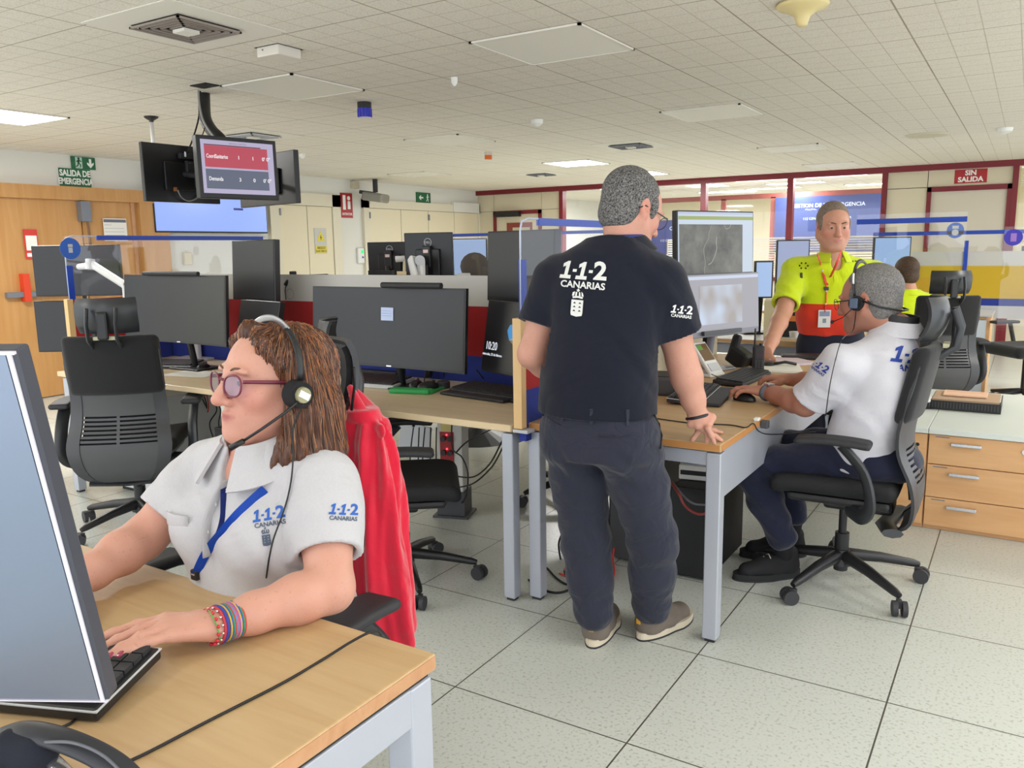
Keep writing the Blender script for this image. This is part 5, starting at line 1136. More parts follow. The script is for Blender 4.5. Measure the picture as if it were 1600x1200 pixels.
for i in range(10):
    pts = [PY(945 + rnd.uniform(-4, 18), 800 + rnd.uniform(-5, 8), 3.35)] + [PY(950 + rnd.uniform(-16, 14), 812 + k * 9 + rnd.uniform(-8, 8), 3.3) for k in range(6)]
    wire('one of the tangled network cables between the standing man legs', pts, .0035, m=mat('greenish_cable', (40, 56, 60), .5) if i % 2 else M_cable)['group'] = 'tangled cables under the beech desk'
for i in range(3):
    wire('one of the red cables on the floor between the standing man legs', [PY(962, 800 + 6 * i, 3.3), PY(961 + 2 * i, 830, 3.25), PY(958, 868, 3.2), PZ(955 + 2 * i, 900, .006), PZ(948 - 3 * i, 920 + 2 * i, .005), PZ(930, 905 + 7 * i, .005), PZ(890 - 8 * i, 880 + 8 * i, .005)], .004, m=mat('bright_red_cable', (222, 66, 58), .5))['group'] = 'red cables under the beech desk'
wire('black floor cable left of the standing man feet, lower', [PZ(826, 906, .005), PZ(850, 922, .005), PZ(880, 925, .005), PZ(920, 905, .005), PZ(960, 890, .005)], .005)
wire('black floor cable left of the standing man feet, upper', [PZ(832, 880, .005), PZ(852, 886, .005), PZ(870, 904, .005), PZ(890, 914, .005), PZ(925, 912, .005)], .005)
wire('black cable hanging left of the standing man knee', [PY(880, 830, 3.1), PY(873, 850, 3.1), PY(877, 878, 3.1), PZ(884, 900, .006)], .005)
t = thing('laptop', 'grey flat device lying on the desk end beside the divider and the standing man', 'device', Vector((-1.50, 2.80, .731))); MB().box((0, 0, .03), (.10, .26, .012), (0, -.5, 0), bev=.004).build('body', M_steeld, t); MB().box((.02, 0, .05), (.02, .2, .004), (0, -.5, 0)).build('vent_strip', M_blk, t); MB().bb((-.03, -.1, 0), (.03, .1, .01)).build('base', M_blk, t)
# ---- things behind the paramedic
def far_mon(lab, u0, v0, u1, v1, dep, col, es=.8, dz=.73, back=False):
    pa, pb = PD(u0, v1, dep), PD(u1, v1, dep); h = (PD(u0, v0, dep) - pa).length
    return monitor(lab, pa, pb, h, 0, desk_z=dz, screen=em('far%d' % u0, col, es), bez=.012)
far_mon('small pale monitor right of the grey page monitor', 1178, 408, 1207, 466, 6.1, (176, 204, 246), .85)
far_mon('pale lilac monitor left of the paramedic, partly behind his shoulder', 1211, 376, 1262, 466, 8.1, (168, 180, 216), .8)
far_mon('pale blue map monitor right of the paramedic shoulder', 1362, 371, 1420, 446, 8.0, (150, 184, 226), .85)
far_mon('blue monitor at the right edge behind the tall chair', 1592, 385, 1640, 470, 8.6, (92, 140, 214), .8)
t = thing('file_folder', 'cream folder standing on the grey desk behind the paramedic arm', 'folder', PZ(1205, 524, .735)); MB().box((0, 0, .13), (.10, .22, .26), (0, 0, .2)).build('cover', mat('cream_folder', (226, 214, 176), .7), t)
t = thing('shoulder_bag', 'light grey crumpled bag on the desk behind the paramedic', 'bag', PZ(1234, 519, .73)); s = SDF((-.3, -.25, -.02), (.3, .25, .4), .012); s.ell((0, 0, .1), (.18, .14, .13), 0).ell((-.05, 0, .16), (.08, .1, .14), .05).ell((.08, 0, .06), (.12, .12, .09), .05); s.disp(lambda X, Y, Z: .012 * np.sin(X * 50 + 3 * np.sin(Z * 30)) * np.sin(Z * 38 + Y * 20)); s.cut((0, 0, .0), (0, 0, -1)); s.build('fabric', mat('bag_grey', (178, 178, 174), .7), t)
t = thing('cup', 'small white cup on a beech tray behind the paramedic', 'cup', PZ(1241, 527, .76)); MB().lathe([(.03, 0), (.036, .04), (.034, .04)]).build('cup', M_white, t, True, ang=.5); q = props(MB().box(PZ(1236, 536, .74), (.24, .16, .04), bev=.004).build('wooden_tray', M_desk), 'beech tray on the grey desk behind the paramedic', 'tray')
t = thing('cable_box', 'grey cabinet with cables behind the beech desk, left of the paramedic hips', 'cabinet', (-1.45, 5.65, 0)); MB().bb((-.3, 0, 0), (.35, .25, .6)).build('body', mat('blue_grey', (132, 138, 150), .5), t); MB().bb((-.29, -.004, .5), (.34, 0, .6)).build('dark_recess', M_dark, t)
MB().tube(catmull([(-.02, -.02, .55), (.02, -.03, .45), (-.04, -.03, .3), (.0, -.02, .1)], 5), .012).build('cable', M_cable, t, True)
t = thing('binder', 'orange and black binders beside the small pale monitor', 'binder', PZ(1190, 545, .735) + Vector((-.06, .9, 0))); MB().bb((-.1, -.1, 0), (.1, .1, .11)).build('black_binder', M_blk, t); MB().bb((-.1, -.1, .11), (.08, .1, .15)).build('orange_binder', mat('orange_b', (220, 130, 60), .6), t); MB().bb((-.1, -.1, .15), (.1, .1, .24)).build('black_binder', M_blk, t)

# ================================================================== FOREGROUND DESK THINGS
b0 = PZ(170, 1096, .875); c0 = PZ(-330, 1090, .875)
xd = (b0 - c0).normalized(); top = PD(28, 548, .80); hh_ = (top - b0).length
t = thing('monitor', 'large monitor seen from behind with blue-grey back at the left edge', 'monitor', ((b0 + c0) / 2).x * 1.0 and Vector((((b0 + c0) / 2).x, ((b0 + c0) / 2).y, .73)))
up = (top - b0); up = (up - xd * up.dot(xd)).normalized(); w = .62
M = frameM(b0 - t.location, xd, up)
n = NT('satin_bluegrey', .34, .5); n.b.inputs['Base Color'].default_value = rgb(128, 140, 158); n.b.inputs['Metallic'].default_value = .55
Mback = n.m
mb = MB().box((-w / 2, hh_ / 2, -.012), (w, hh_, .024), bev=.003, M=M); mb.build('casing', mat('slate_side', (66, 68, 78), .45), t)
MB().box((-w / 2 - .004, hh_ / 2, .0006), (w - .012, hh_ - .008, .002), M=M).build('back_panel', Mback, t)
MB().box((-.006, hh_ / 2, .0012), (.0042, hh_ - .002, .004), bev=.001, M=M).box((-w / 2, .002, .0012), (w, .0014, .004), M=M).box((-w / 2, hh_ - .002, .0008), (w, .003, .004), M=M).build('pale_bevel', mat('pale_trim', (214, 210, 220), .3), t)
MB().box((-w / 2, hh_ / 2, -.025), (w - .02, hh_ - .02, .001), M=M).build('screen', em('near_page', (214, 224, 236), .8), t)
MB().box(M @ Vector((-w / 2, .02, -.0)) - Vector((0, 0, .10)), (.10, .05, .25), (0, 0, math.atan2(xd.y, xd.x))).build('stand_neck', M_blk, t)
cc = M @ Vector((-w / 2, 0, -.02)); MB().box((cc.x, cc.y, .008), (.30, .22, .014), (0, 0, math.atan2(xd.y, xd.x)), bev=.005).build('stand_foot', M_blk, t)
# her keyboard: long side runs away to the left, keys face her
kr, kd_ = Vector((-1.035, .615, .7305)), math.atan2(-.37, -.93)
lx, ly = Vector((math.cos(kd_), math.sin(kd_), 0)), Vector((-math.sin(kd_), math.cos(kd_), 0))
ctr = kr + lx * .275 - ly * .080
keyboard('black keyboard with silver rim under the woman hands', ctr, kd_ , .45, .16, M_blk, M_lgrey, tilt=-6)
for o_ in list(COL.objects):
    if o_.get('label') == 'black keyboard with silver rim under the woman hands': o_.location.z += .018
t = thing('headset', 'dark headset with a silver band lying in the bottom left corner', 'headset', PZ(60, 1180, .735)); o = t.location.copy()
P_ = [PZ(-60, 1185, .775), PZ(0, 1150, .80), PZ(40, 1143, .812), PZ(95, 1155, .812), PZ(150, 1178, .80), PZ(190, 1205, .785), PZ(215, 1240, .765), PZ(200, 1290, .748)]
MB().tube([Vector(p) - o for p in catmull(P_, 8)], .01, n=12, flat=(.017, .008)).build('headband', mat('headband_grey', (44, 46, 52), .45), t, True)
MB().tube([Vector(p) - o for p in catmull([PZ(70, 1160, .815), PZ(115, 1161, .82), PZ(160, 1180, .808), PZ(195, 1212, .79)], 8)], .002, n=6).build('band_highlight', mat('band_grey', (96, 98, 104), .4), t, True)
s = SDF(PZ(40, 1172, .79) - o - Vector((.06, .06, .06)), PZ(40, 1172, .79) - o + Vector((.06, .06, .06)), .0035); c1 = PZ(22, 1170, .79) - o; c2 = PZ(56, 1180, .79) - o; s.cone(c1, c2, .026, .026, 0); s.build('ear_cushion', mat('navy_foam', (26, 30, 42), .95, bump=(900, .4, .001)), t)
MB().tube([PZ(-40, 1150, .77) - o, PZ(15, 1172, .775) - o], .006, flat=(.010, .003)).build('silver_slider', M_silver, t, True); MB().tube([PZ(72, 1178, .79) - o, PZ(110, 1215, .775) - o], .006, flat=(.010, .003)).build('silver_slider', M_silver, t, True)
MB().tube([PZ(60, 1185, .775) - o, PZ(120, 1230, .755) - o, PZ(150, 1290, .75) - o], .008).build('lower_arm', M_blk2, t, True)
zc = .7325
wire('black headset cable lying across the foreground desk', [PZ(120, 1218, zc), PZ(207, 1187, zc), PZ(330, 1124, zc), PZ(440, 1068, zc), PZ(505, 1030, zc), PZ(545, 1005, zc + .012), PZ(575, 989, zc + .022), PZ(590, 986, zc + .018), PZ(595, 992, zc + .004)], .0023)
wire('small black cable at the foot of the large monitor', [PZ(85, 1140, zc), PZ(110, 1130, zc), PZ(125, 1115, zc), PZ(132, 1095, zc)], .002)
wire('black cable loop hanging under the foreground desk', [Vector((-.86, .85, .69)), PY(590, 1135, 1.0), PY(575, 1165, 1.05), PY(545, 1187, 1.1), PY(515, 1192, 1.1), PY(480, 1190, 1.1)], .003)

# ================================================================== PEOPLE
def skin_mat(name, col, rough=.5):
    n = NT(name, rough, .4); n.b.inputs['Subsurface Weight'].default_value = .12; n.b.inputs['Subsurface Radius'].default_value = (.012, .004, .002); n.b.inputs['Subsurface Scale'].default_value = 1.0
    at = n.n('ShaderNodeAttribute', attribute_name='tint')
    nz = n.n('ShaderNodeTexNoise', {'Vector': n.tc.outputs['Object'], 'Scale': 28.0, 'Detail': 4.0})
    c = n.mix(n.math('MULTIPLY', nz.outputs['Fac'], .55), rgb(*col), rgb(max(0, col[0] - 14), max(0, col[1] - 26), max(0, col[2] - 26)))
    fk = n.n('ShaderNodeTexNoise', {'Vector': n.tc.outputs['Object'], 'Scale': 170.0, 'Detail': 1.0})
    c = n.mix(n.math('MULTIPLY', n.math('GREATER_THAN', fk.outputs['Fac'], .70), .22), c, rgb(col[0] - 60, col[1] - 62, col[2] - 58))
    mx = n.n('ShaderNodeMix'); mx.data_type = 'RGBA'; n.link(at.outputs['Alpha'], mx.inputs[0]); n.link(c, mx.inputs[6]); n.link(at.outputs['Color'], mx.inputs[7])
    n.link(mx.outputs[2], n.b.inputs['Base Color'])
    b2 = n.n('ShaderNodeTexNoise', {'Vector': n.tc.outputs['Object'], 'Scale': 260.0, 'Detail': 2.0})
    bp = n.n('ShaderNodeBump', {'Height': b2.outputs['Fac'], 'Strength': .25, 'Distance': .001}); n.link(bp.outputs[0], n.b.inputs['Normal'])
    return n.m
def tint(o, fn):
    """fn(Nx3 coords) -> list of (mask 0..1, (r,g,b)) painted in order: tints over the skin (lips, cheeks, stubble, neck, eye sockets)"""
    me = o.data; n = len(me.vertices); co = np.empty(n * 3, np.float32); me.vertices.foreach_get('co', co); co = co.reshape(-1, 3)
    out = np.zeros((n, 4), np.float32)
    for m, c in fn(co):
        m = np.clip(m, 0, 1)[:, None]; cc = np.array([lin(x) for x in c], np.float32)
        a = out[:, 3:4]; na = m + a * (1 - m); out[:, :3] = np.where(na > 1e-4, (cc * m + out[:, :3] * a * (1 - m)) / np.maximum(na, 1e-4), 0); out[:, 3:4] = na
    at = me.color_attributes.new('tint', 'FLOAT_COLOR', 'POINT'); at.data.foreach_set('color', out.ravel())
def facing(center, fdir, up=(0, 0, 1), pitch=0, roll=0, sc=1.0):
    """head frame: x = own left... (viewer right when facing), y = face direction, z = up"""
    f = Vector(fdir).normalized(); r = f.cross(Vector(up)).normalized(); u = r.cross(f)
    M = Matrix((r, f, u)).transposed().to_4x4()                # x = own right
    M = M @ Matrix.Rotation(math.radians(pitch), 4, 'X') @ Matrix.Rotation(math.radians(roll), 4, 'Y') @ Matrix.Scale(sc, 4)
    M.translation = Vector(center); return M
def head_sdf(s, M, fem=False, neck_to=None, neck_r=(.056, .06), fat=0.0, nose=1.0, jaw=1.0, cz=1.0):
    R = np.array(M)[:3, :3]; sc = np.linalg.norm(R[:, 0]); Rn = R / sc; c = np.array(M.translation)
    T = lambda p: c + R @ np.array(p, float)
    E = lambda p, r, k=.02, op='add', Rx=None: s.ell(T(p), np.array(r) * sc, k, op, Rn if Rx is None else Rn @ Rx)
    C = lambda a, b, r1, r2, k=.02, op='add': s.cone(T(a), T(b), r1 * sc, r2 * sc, k, op)
    E((0, -.022, .035 * cz), (.074, .096, .086 * cz), .0)
    E((0, .030, .015), (.064, .060, .075), .03)
    E((0, .022, -.038), (.058 + fat, .066, .076), .03)
    for q in (-1, 1):
        C((q * .052 * jaw, .0, -.045), (q * .022, .068, -.096), .020 + fat, .019 + fat * .6, .03)
        E((q * .040, .058, -.026), (.024, .022, .024), .02)                              # cheek
        E((q * .028, .084, .022), (.026, .010, .0085), .014)                           # brow ridge
        C((q * .006, .092, .018), (q * .004, .094, .004), .007, .006, .012)
    E((0, .078, -.097), (.026, .020, .020), .02)                                         # chin
    E((0, .080, -.066), (.030, .019, .020), .02)                                         # mouth mound
    C((0, .090, .010), (0, .109 * nose + .0, -.032), .0088, .0112, .010)                    # nose
    E((0, .108, -.034), (.0115, .0105, .0100), .006)
    for q in (-1, 1):
        E((q * .0125, .099, -.037), (.0080, .010, .0078), .006)
        E((q * .031, .1005, .003), (.0185, .018, .0115), .014, 'sub')                       # socket
        E((q * .031, .0765, .002), (.0155, .0145, .0145), .004)                            # lids over the eyeball
        E((q * .031, .0935, .0005), (.0125, .008, .0027 if not fem else .0044), .002, 'sub')  # lid opening
        E((q * .0065, .103, -.0435), (.0032, .004, .003), .002, 'sub')
    for q in (-1, 1): C((q * .019, .101, -.040), (q * .033, .0885, -.066), .0016, .0016, .005, 'sub')
    # lips
    for a, b_, z, r in (((-.027, .081), (-.010, .0945), -.0605, .0046), ((-.010, .0945), (0, .0965), -.0595, .0050), ((0, .0965), (.010, .0945), -.0595, .0050), ((.010, .0945), (.027, .081), -.0605, .0046)):
        C((a[0], a[1], z - (.003 if abs(a[0]) > .02 else 0)), (b_[0], b_[1], z - (.003 if abs(b_[0]) > .02 else 0)), r * (.5 if abs(a[0]) > .02 else 1), r * (.5 if abs(b_[0]) > .02 else 1), .004)
        C((a[0] * .9, a[1], -.0685 + (.003 if abs(a[0]) > .02 else 0)), (b_[0] * .9, b_[1] - .001, -.0695), r * (.6 if abs(a[0]) > .02 else 1.15), r * 1.15, .004)
    C((-.023, .092, -.0645), (0, .101, -.0640), .0012, .0014, .003, 'sub'); C((0, .101, -.0640), (.023, .092, -.0645), .0014, .0012, .003, 'sub')
    # ears
    for q in (-1, 1):
        Rx = np.array(Euler((.25, 0, q * -.35)).to_matrix())
        E((q * .0775, -.012, -.002), (.0065, .018, .032), .008, 'add', Rx); E((q * .083, -.008, .002), (.0045, .010, .018), .004, 'sub', Rx); E((q * .079, -.002, -.028), (.005, .008, .009), .006)
    if neck_to is not None:
        a = T((0, -.022, -.055)); s.cone(a, neck_to, neck_r[0], neck_r[1], .025)
    return T
def eyes(M, body, iris=(70, 50, 34), look=(0, 0)):
    sc = M.to_scale()[0]
    for q in (-1, 1):
        e = MB().sph(M @ Vector((q * .031, .0775, .002)), .0128 * sc, n=16).build('eye', mat('eye_white', (196, 190, 184), .3), body, True)
        d = Vector((look[0], 1, look[1])).normalized(); cc = Vector((q * .031, .0775, .002)) + d * .0112
        fr = M @ frameM(cc, Vector((1, 0, 0)), d.cross(Vector((1, 0, 0))) * -1)
        MB().lathe([(.0058, -.0006), (.0058, .0006), (.001, .0016)], M=M @ Matrix.Translation(cc) @ d.to_track_quat('Z', 'Y').to_matrix().to_4x4(), n=16).build('iris', mat('iris%d' % iris[0], iris, .15), e, True, ang=.9)
def brows(M, body, m, th=.0028, up=.0):
    for q in (-1, 1):
        MB().tube([M @ Vector(p) for p in catmull([(q * .013, .0955, .0205 + up), (q * .026, .0955, .0255 + up), (q * .038, .0885, .025 + up), (q * .047, .0775, .019 + up)], 4)], [th * .9] * 4 + [th] * 5 + [th * .6] * 4, n=6).build('eyebrow', m, body, True)
def hand_sdf(s, W, K, nrm, tips=None, thumb=None, r=.0085, curl=(20, 25, 20), spread=.35, thumb_side=1, width=.038, lens=(.070, .078, .073, .058), k=.006):
    """W wrist, K centre of the knuckles, nrm = back of hand. thumb_side +1: thumb towards f x n"""
    W, K = Vector(W), Vector(K); f = (K - W).normalized(); n = Vector(nrm); n = (n - f * n.dot(f)).normalized(); sd = f.cross(n) * thumb_side
    A = lambda v: np.array(v)
    kn = []
    for i in range(4):
        o_ = (1.5 - i) / 1.5; p = K + sd * (o_ * width * .82) - f * (.004 * o_ * o_ + (.008 if i == 3 else 0)) + n * (.003 - .004 * o_ * o_); kn.append(p)
    wl = W + n * -.002
    for i, p in enumerate(kn):
        s.cone(A(wl + sd * (1.5 - i) * .010), A(p), .0165, .0115, .014)
    s.cone(A(W - f * .02), A(W + f * .03), .021, .022, .02, 'add', (tuple(n), .72))
    for i, p in enumerate(kn):
        if tips and tips[i] is not None:
            tp = Vector(tips[i]); d = tp - p; L = lens[i]; mid = p + d * .42 + n * (max(0, (L * L - d.length ** 2)) ** .5 * .42 + .004); m2 = p + d * .75 + n * (max(0, (L * L - d.length ** 2)) ** .5 * .30 + .002)
            pts = [p, mid, m2, tp]
        else:
            o_ = (1.5 - i) / 1.5; d = (f + sd * o_ * spread * .5).normalized(); pts = [p]; q = p; a = 0
            for j, fr in enumerate((.45, .30, .25)):
                a += math.radians(curl[j]); q = q + (d * math.cos(a) - n * math.sin(a)) * lens[i] * fr; pts.append(q)
        rr = r * (.88 if i == 3 else 1)
        s.chain([A(x) for x in pts], [rr * 1.12, rr * 1.04, rr * .95, rr * .80], k)
        for q in pts[1:3]: s.ell(A(q), (rr * 1.05,) * 3, .004)
    t0 = W + sd * .018 + f * .012
    if thumb: t3 = Vector(thumb); t1 = W + (K - W) * .42 + sd * width * 1.05 - n * .008; t2 = t1 + (t3 - t1) * .5 + n * .006
    else: t1 = W + (K - W) * .38 + sd * width * 1.15 - n * .010; t2 = t1 + (f * .8 + sd * .45 - n * .25).normalized() * .034; t3 = t2 + (f * .95 + sd * .1 - n * .25).normalized() * .028
    s.chain([A(t0), A(t1), A(t2), A(t3)], [.017, .0145, .0115, .0090], .012)
    return kn
def nails(parent, places, m):
    for p, nrm, f in places:
        M = frameM(p, Vector(f).cross(Vector(nrm)), f)
        MB().sph((0, 0, 0), 1, (.0052, .0072, .0016), n=12, M=M).build('fingernail', m, parent, True)
def folds(amp, freq, dirs, seed=0, zlo=None):
    d1, d2 = dirs
    def fn(X, Y, Z):
        a = (X * d1[0] + Y * d1[1] + Z * d1[2]) * freq; b_ = (X * d2[0] + Y * d2[1] + Z * d2[2]) * freq * .6
        w = np.sin(a + 1.6 * np.sin(b_ * .9 + seed) + seed); m = .5 + .5 * np.sin(b_ * 1.3 + 1.1 * np.sin(a * .45 + seed * 2))
        return (amp * w * m).astype(np.float32)
    return fn
def hollow_sleeve(s, S, E, fr, r0, r1, rin, k=.05):
    S, E = np.array(S, float), np.array(E, float); H = S + (E - S) * fr; s.chain([S, (S + H) / 2, H], [r0, (r0 + r1) / 2, r1], k); d = (E - S) / np.linalg.norm(E - S)
    return H, d, rin
def finish_sleeve(s, hs):
    for H, d, rin in hs:
        pass
def cut_hem(s, H, d, r1, rin):
    """flatten the sleeve end and hollow it a little"""
    d = np.array(d); m = r1 + .05; q = s._sl(H - m, H + m + 0)
    lo = np.minimum(H, H + d * (r1 + .03)) - r1 - .02; hi = np.maximum(H, H + d * (r1 + .03)) + r1 + .02
    q = s._sl(lo, hi)
    if q is None: return
    sl, (X, Y, Z) = q; ax = (X - H[0]) * d[0] + (Y - H[1]) * d[1] + (Z - H[2]) * d[2]
    px, py, pz = X - H[0] - ax * d[0], Y - H[1] - ax * d[1], Z - H[2] - ax * d[2]; rad = np.sqrt(px ** 2 + py ** 2 + pz ** 2)
    F0 = s.F[sl]; inside = np.minimum(np.minimum(ax + .0, (r1 + .03) - ax), (r1 + .02) - rad)          # >0 within the removal cylinder
    s.F[sl] = np.maximum(F0, inside.astype(np.float32))
    s.cone(H - d * .022, H + d * .05, rin, rin, .003, 'sub')
def fmat(name, col, rough=.9, bump=(480, .35, .0012), sheen=.2, fold=(9, .5, .012), mott=.05):
    n = NT(name, rough, .25); n.b.inputs['Sheen Weight'].default_value = sheen
    a = n.n('ShaderNodeTexNoise', {'Vector': n.tc.outputs['Object'], 'Scale': float(bump[0]), 'Detail': 2.0})
    w = n.n('ShaderNodeTexNoise', {'Vector': n.tc.outputs['Object'], 'Scale': float(fold[0]), 'Detail': 2.0, 'Distortion': 1.2})
    b1 = n.n('ShaderNodeBump', {'Height': w.outputs['Fac'], 'Strength': fold[1], 'Distance': fold[2]})
    b2 = n.n('ShaderNodeBump', {'Height': a.outputs['Fac'], 'Strength': bump[1], 'Distance': bump[2], 'Normal': b1.outputs[0]})
    n.link(b2.outputs[0], n.b.inputs['Normal']); v = n.n('ShaderNodeTexNoise', {'Vector': n.tc.outputs['Object'], 'Scale': 220.0, 'Detail': 1.0})
    c = rgb(*col); n.link(n.mix(v.outputs['Fac'], tuple(x * (1 - mott) for x in c[:3]) + (1,), tuple(min(1, x * (1 + mott)) for x in c[:3]) + (1,)), n.b.inputs['Base Color']); return n.m
def hair_mat(name, c1, c2, sc, rough=.5, thr=(.4, .6), stretch=(1, 1, 1), bumpd=.002):
    n = NT(name, rough, .35); mp = n.n('ShaderNodeMapping', {'Vector': n.tc.outputs['Object'], 'Scale': stretch})
    a = n.n('ShaderNodeTexNoise', {'Vector': mp.outputs[0], 'Scale': float(sc), 'Detail': 4.0, 'Roughness': .65}); r = n.n('ShaderNodeValToRGB', {0: a.outputs['Fac']})
    r.color_ramp.elements[0].position, r.color_ramp.elements[1].position = thr; r.color_ramp.elements[0].color = rgb(*c1); r.color_ramp.elements[1].color = rgb(*c2)
    n.link(r.outputs[0], n.b.inputs['Base Color']); bp = n.n('ShaderNodeBump', {'Height': a.outputs['Fac'], 'Strength': .8, 'Distance': bumpd}); n.link(bp.outputs[0], n.b.inputs['Normal']); return n.m
def tree_of(o): 
    me = o.data; return BVHTree.FromPolygons([v.co.copy() for v in me.vertices], [tuple(p.vertices) for p in me.polygons])
def one_mesh(w, h, serif=True):
    """slab numeral one, leaning a little"""
    return [(-.30, .30), (.02, .5), (.16, .5), (.06, -.32), (.30, -.32), (.30, -.5), (-.42, -.5), (-.42, -.32), (-.14, -.32), (-.08, .20), (-.28, .12)]
def logo112(parent, tree, M, direction, H, m, m2=None, crest=True, canar=True, only=None, off=.0016, cw=1.0, crest_dx=0):
    """the 1-1-2 CANARIAS mark with crest, draped on cloth. M: frame at the centre of the numerals (x right, y up, towards the viewer)"""
    m2 = m2 or m; me = bpy.data.meshes.new('numeral'); bm = bmesh.new()
    def poly(pts):
        f = bm.faces.new([bm.verts.new((x, y, 0)) for x, y in pts]); return f
    hs = H
    for cx in (-.95, -.05):
        poly([(x * hs * .95 + cx * hs, y * hs) for x, y in [(-.22, .34), (.06, .5), (.20, .5), (.06, -.30), (.26, -.30), (.24, -.5), (-.42, -.5), (-.38, -.30), (-.15, -.30), (-.06, .22), (-.24, .14)]])
    for cx in (-.50, .40): poly([(x * hs + cx * hs, y * hs) for x, y in [(-.10, .06), (.12, .06), (.10, -.10), (-.12, -.10)]])
    bm.to_mesh(me); bm.free(); drape(me, tree, M, direction, off, cuts=4); link('numeral_mark', me, m, parent)
    me = text_mesh('2', H * 1.38, bold=H * .045, ext=0, sx=1.05); me.transform(Matrix.Translation((H * .92, .0, 0))); drape(me, tree, M, direction, off, cuts=4); link('numeral_mark', me, m, parent)
    if canar:
        me = text_mesh('CANARIAS', H * .52 * cw, bold=H * .014, ext=0); me.transform(Matrix.Translation((0, -H * .82, 0))); drape(me, tree, M, direction, off, cuts=4); link('word_mark', me, m2, parent)
    if crest:
        me = bpy.data.meshes.new('crest'); bm = bmesh.new(); y0 = -H * 2.1; q = H * .30
        # crown: cross, three arches, band
        poly([(x * q + crest_dx, y * q + y0 + q * 2.9) for x, y in [(-.12, .1), (.12, .1), (.12, .3), (.3, .3), (.3, .5), (.12, .5), (.12, .7), (-.12, .7), (-.12, .5), (-.3, .5), (-.3, .3), (-.12, .3)]])
        for a, b_ in ((-1.1, -.72), (-.52, -.18), (.18, .52), (.72, 1.1)):
            poly([(x * q + crest_dx, y * q + y0 + q * 2.1) for x, y in [(a, .1), (a * .9, .75), ((a + b_) / 2 * .6, .95), (b_ * .8, .75), (b_, .1)]])
        poly([(x * q + crest_dx, y * q + y0 + q * 2.1) for x, y in [(-1.0, 0), (0, .12), (1.0, 0), (.9, -.35), (0, -.22), (-.9, -.35)]])
        # shield drawn as bars so that the seven small peaks stay open
        top, bot = 1.5, -1.7
        poly([(x * q + crest_dx, y * q + y0) for x, y in [(-1.1, top), (1.1, top), (1.1, 1.2), (-1.1, 1.2)]])
        ys = [1.2, .95, .5, .25, -.2, -.45, -.9]
        for r_ in range(3):
            yt = 1.2 - r_ * .72; yb = yt - .40; yc = yb - .32
            for cx in (-.5, .5):
                poly([(x * q + crest_dx, y * q + y0) for x, y in [(cx - .6, yt), (cx, yt), (cx, yt - .08), (cx - .28, yb), (cx - .6, yb)]]); poly([(x * q + crest_dx, y * q + y0) for x, y in [(cx, yt), (cx + .6, yt), (cx + .6, yb), (cx + .28, yb), (cx, yt - .08)]])
            poly([(x * q + crest_dx, y * q + y0) for x, y in [(-1.1, yb), (1.1, yb), (1.1, yc), (-1.1, yc)]])
        poly([(x * q + crest_dx, y * q + y0) for x, y in [(-1.1, -.96), (-.2, -.96), (0, -.85), (0, -.8), (0, -.96), (.2, -.96), (1.1, -.96), (1.0, -1.4), (0, -1.62), (-1.0, -1.4)]])
        bm.to_mesh(me); bm.free(); drape(me, tree, M, direction, off, cuts=3); link('crest_mark', me, m2, parent)
def person(label, loc): return thing('person', label, 'person', loc)
def reparent(t, *objs):
    for o in objs:
        if o.parent is None: o.parent = t
        if o.parent == t: o.matrix_parent_inverse = Matrix.Translation(-t.location)
def att(t):
    """everything built in world space under t keeps its place"""
    for o in t.children: o.matrix_parent_inverse = Matrix.Translation(-t.location)
def glasses(t, M, m, lens, lm=None, wide=.066, z=.0, y=.104, ear=True, r=.0016, square=.8):
    o = bpy.data.objects.new('glasses', None); COL.objects.link(o); props(o, lens, 'glasses'); o.location = M.translation; Ti = Matrix.Translation(-M.translation)
    for q in (-1, 1):
        pts = []
        for a in np.linspace(0, 2 * PI, 28, endpoint=False):
            ca, sa = math.cos(a), math.sin(a); x = math.copysign(abs(ca) ** square, ca) * .025; zz = math.copysign(abs(sa) ** square, sa) * .0195
            pts.append(Ti @ M @ Vector((q * .034 + x, y - .55 * abs(q * .034 + x) ** 1.0 * .28, z + zz - .002 + .002 * (x * q / .025))))
        f = MB().tube(pts, r, n=6, closed=True).build('rim', m, o, True)
        mb = MB(); vs = [mb.bm.verts.new(p) for p in pts]; mb.bm.faces.new(vs); mb.build('lens', lm or mk_lens(), o)
        if ear: MB().tube([Ti @ M @ Vector(p) for p in ((q * .060, y - .012, z + .008), (q * .066, y - .03, z + .008), (q * .076, .02, z + .006), (q * .079, -.015, z + .004), (q * .077, -.035, z - .012))], r * 1.25, n=6, flat=(r * .8, r * 2.0)).build('temple', m, o, True)
    MB().tube([Ti @ M @ Vector(p) for p in ((-.010, y - .003, z + .006), (0, y, z + .009), (.010, y - .003, z + .006))], r * 1.2, n=6).build('bridge', m, o, True)
    return o
_lens = []
def mk_lens2():
    return _mats.get('violet_reflection_lens') or mk_glass('violet_reflection_lens', (.74, .70, .97), .30)  # violet reflection put into the lens tint
def mk_lens():
    if not _lens: _lens.append(mk_glass('spectacle_lens', (.93, .94, 1.0), .25))
    return _lens[0]

def collar_band(par, c, up, front, r0, r1, h, m, open_=.35, th=.005, drop=.0):
    """turned-down shirt collar round the neck with a gap at the front"""
    c, up, front = Vector(c), Vector(up).normalized(), Vector(front); front = (front - up * front.dot(up)).normalized(); sd = front.cross(up)
    def f(u, v):
        a = open_ + (2 * PI - 2 * open_) * u; r = r0 + (r1 - r0) * v; dz = h * (1 - v) - drop * (math.cos(a) * .5 + .5) * (.4 + v)
        return c + (front * math.cos(a) + sd * math.sin(a)) * r + up * dz
    return MB().grid(f, 28, 4, thick=th).build('collar', m, par, True, ang=1.0)

